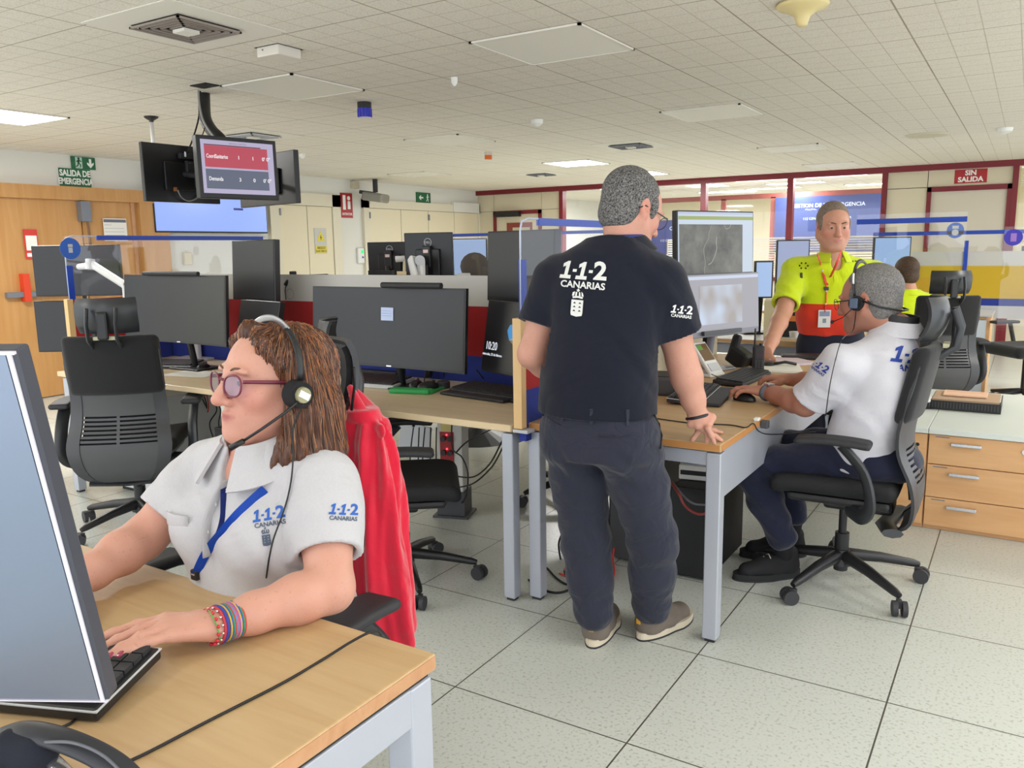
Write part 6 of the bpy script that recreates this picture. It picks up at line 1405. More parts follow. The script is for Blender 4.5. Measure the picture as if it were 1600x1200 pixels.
# ------------------------------------------------------------------ the woman at the foreground desk
WS = skin_mat('skin_woman', (208, 158, 138)); M_polo = fmat('white_polo', (192, 191, 194), fold=(7, .55, .016)); M_trs = fmat('navy_trousers', (38, 42, 60), fold=(9, .6, .014)); M_logob = mat('logo_blue', (40, 92, 178), .7); M_logog = mat('logo_slate', (72, 84, 104), .7)
W = person('woman in a white polo with headset and glasses typing at the foreground desk', (-1.34, 1.12, .47))
Hc = PD(428, 594, 1.70); HMw = facing(Hc, (-.22, -1.0, 0), pitch=5, roll=0, sc=1.07)
neckb = Vector((-1.325, 1.125, .985))
shL, shR = Vector((-1.172, 1.15, .935)), Vector((-1.495, 1.13, .922))
elL, wrL, knL = Vector((-1.062, 1.045, .772)), Vector((-1.128, .845, .768)), Vector((-1.182, .778, .778))
elR, wrR, knR = Vector((-1.545, .99, .80)), Vector((-1.50, .80, .772)), Vector((-1.44, .735, .775))
s = SDF((-1.68, .62, .725), (-.98, 1.33, 1.27), .0036)
Tw = head_sdf(s, HMw, True, np.array(neckb) + (0, .0, -.03), (.048, .056), fat=.0, nose=1.06, jaw=.90, cz=.86)
s.cone(np.array(neckb) + (0, 0, -.03), np.array(neckb) + (0, .01, -.12), .06, .09, .03)
s.cone(Tw((0, .022, -.100)), np.array(neckb) + (0, -.01, .0), .030, .045, .012)
for S_, E_, W_ in ((shL, elL, wrL), (shR, elR, wrR)):
    s.cone(np.array(neckb) + (0, 0, -.06), S_, .06, .055, .03)
    s.chain([S_, S_ + (E_ - S_) * .45, E_], [.056, .050, .043], .03); m_ = E_ + (W_ - E_) * .3
    s.chain([E_, m_, E_ + (W_ - E_) * .7, W_], [.043, .0435, .034, .0255], .02)
hand_sdf(s, wrL, knL, (.15, .1, 1), thumb_side=1, curl=(24, 30, 25), spread=.5, width=.037, r=.0092, tips=[PZ(150, 1000, .775), PZ(158, 1013, .772), PZ(168, 1026, .770), PZ(184, 1026, .768)][::1], thumb=None)
hand_sdf(s, wrR, knR, (0, 0, 1), thumb_side=1, curl=(20, 30, 25), width=.036)
body = s.build('body', WS, W)
Mi = HMw.inverted()
def wt(co):
    L = (np.c_[co, np.ones(len(co))] @ np.array(Mi).T)[:, :3]; out = []
    g = lambda c, r: np.exp(-(((L - np.array(c)) / np.array(r)) ** 2).sum(1))
    out.append((.38 * (g((.045, .06, -.03), (.03, .04, .025)) + g((-.045, .06, -.03), (.03, .04, .025)) + g((0, .11, -.035), (.014, .02, .014))), (214, 124, 112)))
    out.append((.5 * g((0, .0, -.12), (.07, .12, .05)), (200, 134, 118)))
    lip = np.clip(1.25 - np.abs(L[:, 2] + .0645) / .0085, 0, 1) * np.clip(1.6 - np.abs(L[:, 0]) / .017, 0, 1) * (L[:, 1] > .078)
    out.append((lip * .9, (162, 78, 80)))
    eye = (g((.031, .09, .004), (.018, .012, .011)) + g((-.031, .09, .004), (.018, .012, .011))); out.append((.45 * eye, (168, 112, 100)))
    return out
tint(body, wt)
eyes(HMw, body, (64, 48, 40), (.0, -.25)); brows(HMw, body, mat('brow_brown', (104, 74, 60), .8), .0022, .002)
# blouse
s = SDF((-1.70, .92, .44), (-.98, 1.36, 1.05), .005)
p0, p1 = (-1.325, 1.15, .44), (-1.325, 1.13, 1.03)
s.loft(p0, p1, (1, 0, 0), [(0, 0, .0, .205, .15), (.22, 0, -.005, .195, .15), (.42, 0, -.012, .178, .142), (.62, 0, -.006, .180, .128), (.80, 0, .004, .185, .105), (.90, 0, .006, .150, .080), (.985, 0, .0, .075, .062)], .03, pw=2.25)
for q in (-1, 1): s.ell((-1.325 + q * .078, 1.045, .835), (.075, .068, .070), .05)
Hs = []
for S_, E_ in ((shL, elL), (shR, elR)):
    Hp = np.array(S_ + (E_ - S_) * .70); s.cone(np.array((-1.325, 1.135, .965)), np.array(S_), .050, .060, .04); s.chain([np.array(S_), (np.array(S_) + Hp) / 2, Hp + (Hp - np.array(S_)) * .15], [.056, .059, .065], .04); Hs.append((Hp, np.array((E_ - S_).normalized())))
s.disp(folds(.0048, 25, ((.5, .3, 1), (1, .6, -.2)), 1)); s.shrink(-.0015); s.disp(folds(.0026, 58, ((.9, .2, .6), (.3, 1, .8)), 2.2))
for Hp, d in Hs: cut_hem(s, Hp, d, .067, .054)
s.cone(np.array(neckb) + (0, .005, -.10), np.array(neckb) + (0, 0, .06), .050, .068, .004, 'sub')
s.ell(np.array(neckb) + (-.01, -.080, -.018), (.020, .04, .040), .008, 'sub')
polo = s.build('polo_shirt', M_polo, W)
# collar flaps and placket
def flap(nm, pts, th, m, par):
    """curved cloth band between two edge curves"""
    A_, B_ = [catmull(p, 6) for p in pts]
    mb = MB(); n_ = len(A_) - 1
    def f(u, v): i = int(round(u * n_)); a, b_ = Vector(A_[i]), Vector(B_[i]); return a + (b_ - a) * v + Vector((0, 0, 0))
    mb.grid(f, n_, 3, thick=th); return mb.build(nm, m, par, True, ang=1.0)
nb = neckb; tr_ = tree_of(polo)
def collar_pt(p):
    d = (nb + Vector((0, 0, -.03)) - Vector(p)); d.normalize(); loc, nr, i, ds = tr_.ray_cast(Vector(p) - d * .15, d, .3)
    return (loc - d * .007) if loc is not None else Vector(p)
def ringp(a, r, z, ty=.9): return nb + Vector((math.sin(a) * r, -math.cos(a) * r * ty + .008, z))
def on_shirt(tree, p, d, off=.003):
    loc, nr, i, ds = tree.ray_cast(Vector(p) - Vector(d).normalized() * .3, Vector(d).normalized(), .8); return (loc if loc is not None else Vector(p)) - Vector(d).normalized() * off
back_ = Vector((0, 1, 0))
pk = [on_shirt(tr_, (nb.x - .012, 1.0, z), back_, .002) for z in np.linspace(.945, .80, 9)]
MB().tube(pk, .004, n=8, flat=(.0025, .016)).build('placket', M_polo, W, True)
for z in (.90, .85): MB().sph(on_shirt(tr_, (nb.x - .012, 1.0, z), back_, .005), .0045, (1, .5, 1), n=10).build('button', M_white, W, True)
MB().tube([on_shirt(tr_, (x, 1.0, .862 + .02 * (x + 1.40)), back_, .002) for x in np.linspace(-1.455, -1.385, 6)], .014, n=8, flat=(.0018, .016)).build('name_patch', M_polo, W, True)
collar_band(W, nb + Vector((-.004, -.004, .004)), (0, -.12, 1), (-.1, -1, 0), .068, .128, .044, M_polo, open_=.42, th=.007, drop=.030)
# lanyard
M_lan = mat('lanyard_blue', (26, 88, 200), .6)
def ribbon(pts, w, th, m, nm, par, tree=None, d=None):
    P = [Vector(p) for p in catmull(pts, 8)]
    if tree is not None: P = [on_shirt(tree, p, d, .0085) for p in P]
    mb = MB(); V = []
    for i, p in enumerate(P):
        tng = (P[min(i + 1, len(P) - 1)] - P[max(i - 1, 0)]).normalized(); sd = tng.cross(Vector(d)).normalized() * w / 2
        V.append((mb.bm.verts.new(p - sd), mb.bm.verts.new(p + sd)))
    fs = [mb.bm.faces.new((a[0], a[1], b_[1], b_[0])) for a, b_ in zip(V, V[1:])]
    bmesh.ops.solidify(mb.bm, geom=fs, thickness=th); return mb.build(nm, m, par, True, ang=1.0)
LN = thing('lanyard', 'bright blue lanyard hanging round the woman neck', 'lanyard', nb + Vector((0, -.12, -.1)))
cl = Vector((-1.372, .96, .775))
def ribbon_px(pxs, dep, w, m, par, off=.006):
    P = [on_shirt(tr_, PD(u, v, dep), ray(u, v), off) for u, v in [q[:2] for q in catmull([(a, b_) for a, b_ in pxs], 6)]]
    mb = MB(); V = []
    for i, p in enumerate(P):
        tng = (P[min(i + 1, len(P) - 1)] - P[max(i - 1, 0)]).normalized(); sd = tng.cross(ray(370, 820)).normalized() * w / 2; V.append((mb.bm.verts.new(p - sd), mb.bm.verts.new(p + sd)))
    fs = [mb.bm.faces.new((a[0], a[1], b_[1], b_[0])) for a, b_ in zip(V, V[1:])]; bmesh.ops.solidify(mb.bm, geom=fs, thickness=.0015); return mb.build('strap', m, par, True, ang=1.0)
ribbon_px([(351, 760), (351, 785), (350, 810), (343, 835), (330, 852)], 1.3, .016, mat('lanyard_navy', (24, 50, 130), .6), LN, .004)
ribbon_px([(414, 764), (396, 780), (372, 803), (347, 832), (326, 858), (312, 884), (306, 902)], 1.3, .018, M_lan, LN)
bp_ = on_shirt(tr_, PD(305, 898, 1.3), ray(305, 898), .008); MB().box(bp_, (.02, .01, .022), bev=.003).build('buckle', M_blk, LN); MB().box(bp_ + Vector((0, -.006, .003)), (.012, .002, .003)).build('buckle_slot', M_silver, LN)
att(LN)
dW = Vector((0, 1, 0))
def px_frame(u, v, dep, roll=0):
    d = ray(u, v).normalized(); x_ = RW.transposed() @ Vector((math.cos(roll), math.sin(roll), 0)); return frameM(PD(u, v, dep), x_ - d * x_.dot(d), (RW.transposed() @ Vector((math.sin(roll), -math.cos(roll), 0)))), d
Ml, dl = px_frame(420, 803, 1.35, -.16); logo112(W, tr_, Ml, dl, .023, M_logob, M_logog, crest_dx=-.010)
Ml, dl = px_frame(538, 796, 1.35, .06); logo112(W, tr_, Ml, dl, .021, M_logob, M_logog, crest=False)
# trousers / lap under the desk
s = SDF((-1.62, .55, .40), (-1.05, 1.36, .66), .009); s.ell((-1.325, 1.17, .52), (.20, .17, .10), 0)
for q in (-1, 1): s.cone((-1.325 + q * .09, 1.12, .54), (-1.325 + q * .11, .70, .53), .085, .06, .03)
s.build('trousers', M_trs, W)
s = SDF((-1.62, .48, -.01), (-1.05, .85, .60), .009)
for q in (-1, 1): s.cone((-1.325 + q * .11, .70, .53), (-1.325 + q * .12, .74, .10), .06, .042, .02)
s.build('trouser_legs', M_trs, W)
for q in (-1, 1):
    s = SDF((-1.325 + q * .12 - .07, .55, -.01), (-1.325 + q * .12 + .07, .84, .14), .007); s.chain([(-1.325 + q * .12, .77, .045), (-1.325 + q * .12, .62, .035)], [.042, .036], .02); s.cut((0, 0, .002), (0, 0, -1)); s.build('shoe', M_blk2, W)
nails(body, [(PZ(187, 1022, .781), (.3, -.35, 1), (-.35, -.8, -.45))], mat('nail_red', (150, 24, 62), .15, coat=1))
nails(body, [(PZ(171, 1024, .782), (.3, -.35, 1), (-.35, -.8, -.45)), (PZ(160, 1012, .784), (.2, -.3, 1), (-.35, -.8, -.45))], mat('nail_red'))
# hair
M_h1 = hair_mat('hair_brown', (58, 36, 28), (112, 74, 54), 26, .45, (.35, .68), (1.6, 1.6, .22), .003)
s = SDF(Hc - Vector((.19, .20, .27)), Hc + Vector((.19, .20, .17)), .0045)
R3 = np.array(HMw)[:3, :3] / 1.07; T = lambda p: np.array(HMw @ Vector(p))
s.ell(T((0, -.030, .034)), (.087, .108, .084), 0, 'add', R3)
s.ell(T((0, -.055, -.05)), (.102, .078, .115), .03, 'add', R3)
for q in (-1, 1):
    s.chain([T((q * .066, .0, .06)), T((q * .080, -.018, .0)), T((q * .088, -.016, -.06)), T((q * .094, .010, -.125)), T((q * .082, .040, -.150))], [.028, .030, .036, .034, .018], .025)
    s.chain([T((q * .08, -.05, -.05)), T((q * .095, -.045, -.13)), T((q * .075, -.03, -.19))], [.05, .048, .02], .03)
s.chain([T((.015, .046, .098)), T((-.050, .052, .074)), T((-.077, .030, .035))], [.013, .012, .009], .02); s.chain([T((.005, .048, .098)), T((.054, .046, .070)), T((.078, .022, .030))], [.013, .012, .009], .02)
s.ell(T((0, .108, -.022)), (.070, .080, .112), .012, 'sub', R3); s.ell(T((0, .06, -.16)), (.065, .08, .06), .02, 'sub', R3)
hx, hy = Hc.x, Hc.y
s.disp(lambda X, Y, Z: (.0032 * np.sin(np.arctan2(Y - hy, X - hx) * 34 + 4 * np.sin(Z * 22)) + .0022 * np.sin(np.arctan2(Y - hy, X - hx) * 75 + 3 * np.sin(Z * 31 + 1))).astype(np.float32))
hair = s.build('hair', M_h1, W)
ht = tree_of(hair); rnd = random.Random(11)
sets = {'dark': (MB(), mat('strand_dark', (66, 42, 34), .4)), 'mid': (MB(), mat('strand_mid', (116, 74, 52), .38)), 'light': (MB(), mat('strand_copper', (176, 112, 66), .35)), 'grey': (MB(), mat('strand_ash', (150, 124, 104), .4))}
R4 = HMw.to_3x3() * (1 / 1.07)
for i in range(1500):
    side = rnd.choice((-1, 1)); a0 = rnd.uniform(0, 1); key = rnd.choices(('dark', 'mid', 'light', 'grey'), (5, 6, 3, 1.2))[0]
    th = rnd.uniform(-.45, 2.9) * side; wob = rnd.uniform(0, 6); y0 = .075 - .14 * rnd.random(); pts = []
    L = rnd.uniform(.62, 1.0); n_ = 15
    for j in range(n_):
        t_ = j / (n_ - 1) * L
        if t_ < .4:
            e = t_ / .4; el = (1 - e) * 1.45 + e * .0; x = math.sin(abs(th)) * math.cos(el) if 0 else 0
            dirn = Vector((side * math.cos(el) * math.sin(max(.25, abs(th))), math.cos(el) * math.cos(abs(th)) + (1 - e) * y0 * 4, math.sin(el) + .02))
            base = Vector((0, -.02, .03))
        else:
            e = (t_ - .4) / .6; dirn = Vector((side * math.sin(max(.25, abs(th))), math.cos(abs(th)) - .1 * e, .0 + .06 * math.sin(wob + e * 7))); base = Vector((0, -.02, .03 - e * .235))
        dw = (R4 @ dirn).normalized(); bw_ = HMw @ base
        loc, nr, idx, ds = ht.ray_cast(bw_ + dw * .24, -dw, .24)
        if loc is None: break
        pts.append(loc + dw * rnd.uniform(.0002, .0016) + (Vector((rnd.uniform(-1, 1), rnd.uniform(-1, 1), 0)) * .0018 if t_ > .75 else Vector()))
    # keep continuous runs only
    run = pts[:1]
    for p in pts[1:]:
        if (p - run[-1]).length > .045: break
        run.append(p)
    if len(run) > 4: sets[key][0].tube(run, [rnd.uniform(.0005, .0011)] * (len(run) - 2) + [.0005, .0002], n=3)
for k_, (mb, m_) in sets.items(): mb.build('hair_strands', m_, hair, True, fixn=False)
GW = glasses(W, HMw, mat('plum_frame', (112, 40, 62), .3), 'plum coloured glasses on the woman face', mk_lens2(), r=.0021, z=-.002, y=.108)
for q in (-1, 1): pass
# headset: band, cushion, boom, cable
M_hsb = mat('headset_black', (26, 26, 28), .45)
HS = thing('headset', 'black and silver headset with microphone worn by the woman', 'headset', Hc); Ti = Matrix.Translation(-Hc)
q_ = lambda *p: Ti @ HMw @ Vector(p)
EL = -1      # her left ear is on the +x side of the world; own right is +x local
arc = [q_(EL * .112 * math.cos(a), .010, .098 * math.sin(a) + .022) for a in np.linspace(.12, PI - .12, 26)]
MB().tube([Vector(p) for p in arc[7:-6]], .006, n=8, flat=(.002, .0075)).build('steel_band', mat('dull_steel', (150, 150, 152), .35, .6), HS, True)
MB().tube([q_(EL * .112 * math.cos(a), .010, .098 * math.sin(a) + .022) for a in np.linspace(-.10, .95, 9)], .006, n=8, flat=(.004, .009)).build('band_arm', M_hsb, HS, True)
MB().tube([q_(-EL * .112 * math.cos(a), .010, .098 * math.sin(a) + .022) for a in np.linspace(-.10, .95, 9)], .006, n=8, flat=(.004, .009)).build('band_arm', M_hsb, HS, True)
MB().cyl(q_(EL * .098, .014, -.014), q_(EL * .126, .014, -.014), .028, .025, n=28).build('ear_cushion', mat('foam_black', (22, 22, 24), .9), HS, True, ang=.7)
MB().cyl(q_(EL * .126, .014, -.014), q_(EL * .133, .014, -.014), .0165, .015, n=24).build('ear_badge', mat('badge_olive', (150, 146, 112), .4), HS, True, ang=.7)
MB().box((0, 0, 0), (.024, .0012, .013), M=frameM(q_(EL * .1335, .014, -.014), (HMw.to_3x3() @ Vector((0, 1, .5))), HMw.to_3x3() @ Vector((EL, 0, 0)))).build('paper_label', M_white, HS)
MB().tube([q_(EL * .128, .016, -.018), q_(EL * .120, .045, -.045), q_(EL * .105, .082, -.074), q_(EL * .085, .110, -.098)], [.0032, .003, .003, .0032], n=8).build('microphone_boom', M_hsb, HS, True)
MB().tube([q_(EL * .087, .107, -.096), q_(EL * .072, .125, -.110)], [.0055, .0062], n=10).build('microphone', M_hsb, HS, True)
cb_ = [HMw @ Vector((EL * .126, .012, -.03))] + [on_shirt(ht, PD(u, v, 1.45), ray(u, v), .006) for u, v in ((457, 672), (458, 705))] + [on_shirt(tr_, PD(u, v, 1.45), ray(u, v), .006) for u, v in ((456, 742), (450, 775), (441, 805), (428, 840), (421, 870), (416, 903))]
MB().tube([Vector(p) - Hc for p in catmull(cb_, 8)], .0018, n=6).build('cable', M_cable, HS, True)
MB().tube([q_(-.1, -.115, .03), q_(-.075, -.135, -.01), q_(-.06, -.14, -.06)], .003).build('rear_wire', M_cable, HS, True)
# bracelets
BR = thing('bracelet', 'coloured woven and beaded bracelets on the woman left wrist', 'bracelet', wrL); wd_ = (wrL - elL).normalized(); nn = Vector((.1, .2, 1)); nn = (nn - wd_ * nn.dot(wd_)).normalized(); ss_ = wd_.cross(nn)
cols = [(196, 62, 58), (58, 148, 96), (50, 84, 170), (214, 174, 60), (150, 90, 160), (210, 90, 120), (72, 150, 190)]
def wring(off, rad, r, m, nm, tilt=0, beads=0):
    pts = [ss_ * (rad * 1.12 * math.cos(a)) + nn * (rad * .90 * math.sin(a)) + wd_ * (off + tilt * math.cos(a + 1)) for a in np.linspace(0, 2 * PI, 28, endpoint=False)]
    if beads:
        mb = MB(); [mb.sph(p, beads, n=8) for p in pts[::2]]; mb.build(nm, m, BR, True)
    else: MB().tube(pts, r, n=6, closed=True).build(nm, m, BR, True)
for i in range(11): wring(-.032 + i * .0024, .0325, .0018, mat('thread%d' % (i % 7), cols[i % 7], .8), 'woven_band', .004)
wring(.004, .032, .0026, mat('threadc', (196, 60, 66), .8), 'cord', .006); wring(.000, .0325, .0032, mat('threadb', (58, 66, 150), .8), 'cord', .007); wring(.009, .031, .0014, mat('threadg', (90, 160, 80), .8), 'cord', -.004)
wring(.014, .031, .0012, mat('bead_red', (206, 36, 56), .3), 'beads', .004, .0034); wring(.008, .032, .0012, mat('bead_steel', (210, 210, 214), .2, .8), 'beads', .006, .0026)
MB().tube([ss_ * .02 - nn * .028, ss_ * .03 - nn * .03 + wd_ * .015], .0015).build('loose_threads', mat('threadgg', (60, 150, 90), .8), BR, True)
att(W)

# red jacket over her chair
M_redj = fmat('red_fleece', (206, 26, 54), .95, fold=(8, .8, .02), sheen=.5)
JK = thing('jacket', 'red zip jacket draped over the back of the woman chair', 'jacket', (-1.19, 1.42, .85))
s = SDF((-1.52, 1.28, .40), (-1.0, 1.62, 1.18), .005)
jc = lambda u, v, y: PY(u, v, y)
pb_, pt_ = np.array(jc(602, 1000, 1.355)), np.array(jc(580, 640, 1.365))
s.loft(pb_, pt_, (1, .25, 0), [(0, .0, 0, .074, .062), (.3, -.004, 0, .074, .060), (.6, -.008, 0, .068, .056), (.85, -.012, 0, .056, .050), (1.0, -.022, 0, .036, .040)], .02, pw=2.1)
s.chain([np.array(jc(548, 606, 1.385)), np.array(jc(556, 632, 1.39)), np.array(jc(580, 668, 1.39))], [.014, .026, .036], .02)
s.cone(np.array(jc(575, 660, 1.42)), np.array(jc(520, 680, 1.50)), .035, .03, .03)
s.chain([np.array(jc(548, 606, 1.36)), np.array(jc(566, 655, 1.345)), np.array(jc(598, 672, 1.35))], [.010, .018, .010], .006)
jx, jy = float((pb_[0] + pt_[0]) / 2), float((pb_[1] + pt_[1]) / 2)
s.disp(lambda X, Y, Z: (.0075 * np.sin(np.arctan2(Y - jy, X - jx) * 6 + 1.2 * np.sin(Z * 7 + .5)) + .003 * np.sin(np.arctan2(Y - jy, X - jx) * 13 + 2 * np.sin(Z * 11))).astype(np.float32) * (Z < 1.02)); s.disp(folds(.002, 60, ((1, .6, .25), (.4, .2, 1)), 2))
s.cut(pb_, (0, 0, -1))
s.build('fleece', M_redj, JK)
MB().tube([Vector(p) for p in catmull([jc(556, 740, 1.318), jc(574, 800, 1.318), jc(580, 860, 1.32), jc(576, 930, 1.32), jc(574, 985, 1.32)], 6)], .0022, n=6).build('zip', mat('zip_red', (150, 40, 50), .5), JK, True)
MB().tube([Vector(p) for p in catmull([jc(567, 650, 1.353), jc(582, 675, 1.353), jc(596, 672, 1.355)], 6)], .0025, n=6).build('collar_seam', mat('seam_red', (160, 20, 40), .8), JK, True)
MB().tube([Vector(p) for p in catmull([jc(558, 745, 1.335), jc(566, 790, 1.335), jc(570, 820, 1.335)], 6)], .008, n=8, flat=(.004, .011)).build('dark_lining', mat('dark_lining', (44, 44, 52), .8), JK, True)
att(JK)

# ------------------------------------------------------------------ generic figure pieces
def legs_sdf(s, hips, knees, ankles, rh=.105, rk=.072, ra=.058, k=.03, flare=.0):
    for H_, K_, A_ in zip(hips, knees, ankles):
        H_, K_, A_ = (np.array(q, float) for q in (H_, K_, A_)); s.chain([H_, H_ + (K_ - H_) * .45, K_, K_ + (A_ - K_) * .5, A_], [rh, rh * .86, rk, rk * .93, ra + flare], k)
def shoe_sdf(lo, heel, toe, h=.005, w=.047):
    heel, toe = Vector(heel), Vector(toe); f = (toe - heel).normalized(); L = (toe - heel).length
    s = SDF(np.minimum(heel, toe) - .09, np.maximum(heel, toe) + np.array((.09, .09, .16)), h)
    u = Vector((0, 0, 1))
    P = lambda a, z: np.array(heel + f * a * L + u * z)
    s.chain([P(.16, .042), P(.45, .040), P(.80, .032)], [w * .84, w * .86, w * .80], .03); s.cone(P(.18, .05), P(.16, .10), w * .78, w * .80, .03); s.cone(P(.18, .06), P(.55, .055), w * .72, w * .60, .03)
    s.cut((0, 0, .024), (0, 0, -1)); return s, f, L
def shoe(par, heel, toe, m, msole, laces=None, w=.047, tag=None):
    s, f, L = shoe_sdf(None, heel, toe, w=w); o = s.build('shoe', m, par); heel = Vector(heel); u = Vector((0, 0, 1)); sd = f.cross(u)
    pts = []
    for a in np.linspace(0, 2 * PI, 36, endpoint=False):
        ca, sa = math.cos(a), math.sin(a); x = L * (.5 + .53 * math.copysign(abs(ca) ** .75, ca)); ww = w * (.86 if ca < 0 else 1.0) * (.96 - .12 * math.cos(2 * a)); pts.append((x, ww * math.copysign(abs(sa) ** .8, sa)))
    M = frameM(heel, f, sd * -1 if f.cross(sd * -1).z > 0 else sd)
    MB().prism(pts, .004, .03, M=Matrix.Translation(heel) @ Matrix(((f.x, -f.y, 0, 0), (f.y, f.x, 0, 0), (0, 0, 1, 0), (0, 0, 0, 1))) @ Matrix.Translation((0, 0, 0))).build('sole', msole, o)
    MB().prism([(L * .5 + (x - L * .5) * 1.015, y * 1.03) for x, y in pts], .0, .006, M=Matrix.Translation(heel) @ Matrix(((f.x, -f.y, 0, 0), (f.y, f.x, 0, 0), (0, 0, 1, 0), (0, 0, 0, 1)))).build('outsole', M_blk2, o)
    if laces:
        for i in range(4):
            c = heel + f * L * (.48 + i * .075) + u * (.100 - i * .010); MB().tube([c - sd * .022 - u * .010, c + u * .003, c + sd * .022 - u * .010], .0022, n=6).build('lace', laces, o, True)
    if tag: 
        c = heel - f * .010 + u * .075; MB().box(c, (.016, .004, .02), (0, 0, math.atan2(f.y, f.x) + PI / 2)).build('heel_tag', tag, o)
    return o
def short_hair(par, M, m, top=1.0, fuzz=600, mf=None, bald=False, sc=1.0, seed=2, lens=.006, rec=0):
    R = np.array(M)[:3, :3]; k_ = M.to_scale()[0]; R3 = R / k_; T = lambda p: np.array(M @ Vector(p)); c = np.array(M.translation)
    s = SDF(c - .16, c + .16, .004)
    s.ell(T((0, -.024, .038)), np.array((.079, .101, .091)) * k_, 0, 'add', R3); s.ell(T((0, -.045, -.035)), np.array((.070, .062, .058)) * k_, .03, 'add', R3)
    for q in (-1, 1): s.ell(T((q * .066, .028, .012)), np.array((.012, .016, .034)) * k_, .012, 'add', R3)
    s.ell(T((0, .098 - rec, -.012)), np.array((.062, .062, .086)) * k_, .010, 'sub', R3); s.ell(T((0, .05, -.09)), np.array((.10, .10, .07)) * k_, .010, 'sub', R3)
    for q in (-1, 1): s.ell(T((q * .088, -.004, -.018)), np.array((.022, .026, .036)) * k_, .006, 'sub', R3)
    h = s.build('hair', m, par); t = tree_of(h); rnd = random.Random(seed); mb = MB(); cc = M @ Vector((0, -.02, .01))
    for i in range(fuzz):
        d = Vector((rnd.gauss(0, 1), rnd.gauss(-.3, 1), rnd.gauss(.4, .8))).normalized(); dw = (M.to_3x3() @ d).normalized(); loc, nr, ix, ds = t.ray_cast(cc + dw * .25, -dw, .25)
        if loc is None: continue
        g = (dw * .5 + (M.to_3x3() @ Vector((rnd.uniform(-.4, .4), .3 - .8 * rnd.random(), -.8))).normalized() * .8).normalized(); w = g.cross(dw).normalized() * .0009
        a = loc - dw * .001; mb.bm.faces.new([mb.bm.verts.new(p) for p in (a - w, a + w, a + g * lens * rnd.uniform(.6, 1.4) * k_)])
    if fuzz: mb.build('hair_tips', mf or m, h, True, fixn=False)
    return h
def man_body(name, M, nb, arms, res, lo, hi, mskin, par, hands=(), fat=.003, neck=(.056, .062), nose=1.0, rr=(.058, .052, .044, .042, .034, .028)):
    s = SDF(lo, hi, res); nb = np.array(nb); head_sdf(s, M, False, nb, neck, fat=fat, nose=nose, jaw=1.06); s.cone(nb, nb - np.array((0, 0, .10)), neck[1], .08, .03)
    for S_, E_, W_ in arms:
        S_, E_, W_ = (np.array(q, float) for q in (S_, E_, W_)); s.cone(nb - (0, 0, .05), S_, .06, rr[0], .03); s.chain([S_, (S_ + E_) / 2, E_], [rr[0], rr[1], rr[2]], .03)
        s.chain([E_, E_ + (W_ - E_) * .28, E_ + (W_ - E_) * .7, W_], [rr[2], rr[3] + .002, rr[4], rr[5]], .02)
    for h in hands: hand_sdf(s, **h)
    return s.build('body', mskin, par)
def face_tint(M, lipc=(176, 104, 98), stub=None, ruddy=.3, bald=None):
    Mi = M.inverted()
    def fn(co):
        L = (np.c_[co, np.ones(len(co))] @ np.array(Mi).T)[:, :3]; g = lambda c, r: np.exp(-(((L - np.array(c)) / np.array(r)) ** 2).sum(1)); out = []
        out.append((ruddy * (g((.045, .06, -.03), (.03, .04, .03)) + g((-.045, .06, -.03), (.03, .04, .03)) + g((0, .11, -.035), (.014, .02, .014)) + g((.082, -.01, 0), (.012, .03, .04)) + g((-.082, -.01, 0), (.012, .03, .04))), (200, 100, 88)))
        if stub: out.append((stub * (g((0, .07, -.085), (.06, .05, .03)) + g((.055, .02, -.06), (.03, .05, .03)) + g((-.055, .02, -.06), (.03, .05, .03))), (128, 110, 102)))
        lip = np.clip(1.25 - np.abs(L[:, 2] + .0645) / .0085, 0, 1) * np.clip(1.6 - np.abs(L[:, 0]) / .017, 0, 1) * (L[:, 1] > .078); out.append((lip * .7, lipc)); return out
    return fn
def polo(par, lo, hi, p0, p1, xdir, secs, nbk, arms, m, frac=.5, rs=(.066, .072, .078), rin=.060, res=.006, fold=(.005, 22), extra=None, neck_r=(.056, .070), seeds=(1, 2), sh=.062, name='polo_shirt', pw=2.3, vdrop=None, hemcut=None):
    s = SDF(lo, hi, res); s.loft(p0, p1, xdir, secs, .03, pw=pw); hs = []
    if extra: extra(s)
    nbk = np.array(nbk)
    for i, (S_, E_) in enumerate(arms):
        S_, E_ = np.array(S_, float), np.array(E_, float); fr = frac[i] if isinstance(frac, (list, tuple)) else frac; H_ = S_ + (E_ - S_) * fr
        s.cone(nbk - (0, 0, .045), S_, .055, sh, .04); s.chain([S_, (S_ + H_) / 2, H_ + (H_ - S_) * .15], list(rs), .04); hs.append((H_, (E_ - S_) / np.linalg.norm(E_ - S_)))
    s.disp(folds(fold[0], fold[1], ((.5, .3, 1), (1, .6, -.2)), seeds[0])); s.disp(folds(fold[0] * .45, fold[1] * 2.3, ((.9, .2, .6), (.3, 1, .8)), seeds[1]))
    s.shrink(-fold[0] * .55)
    for H_, d in hs: cut_hem(s, H_, d, rs[2] + .010, rin)
    s.cone(nbk + (0, 0, -.10), nbk + (0, 0, .07), neck_r[0], neck_r[1], .004, 'sub')
    if vdrop is not None: s.ell(nbk + np.array(vdrop[0]), vdrop[1], .008, 'sub')
    if hemcut: s.cut(hemcut, (0, 0, -1))
    return s.build(name, m, par)

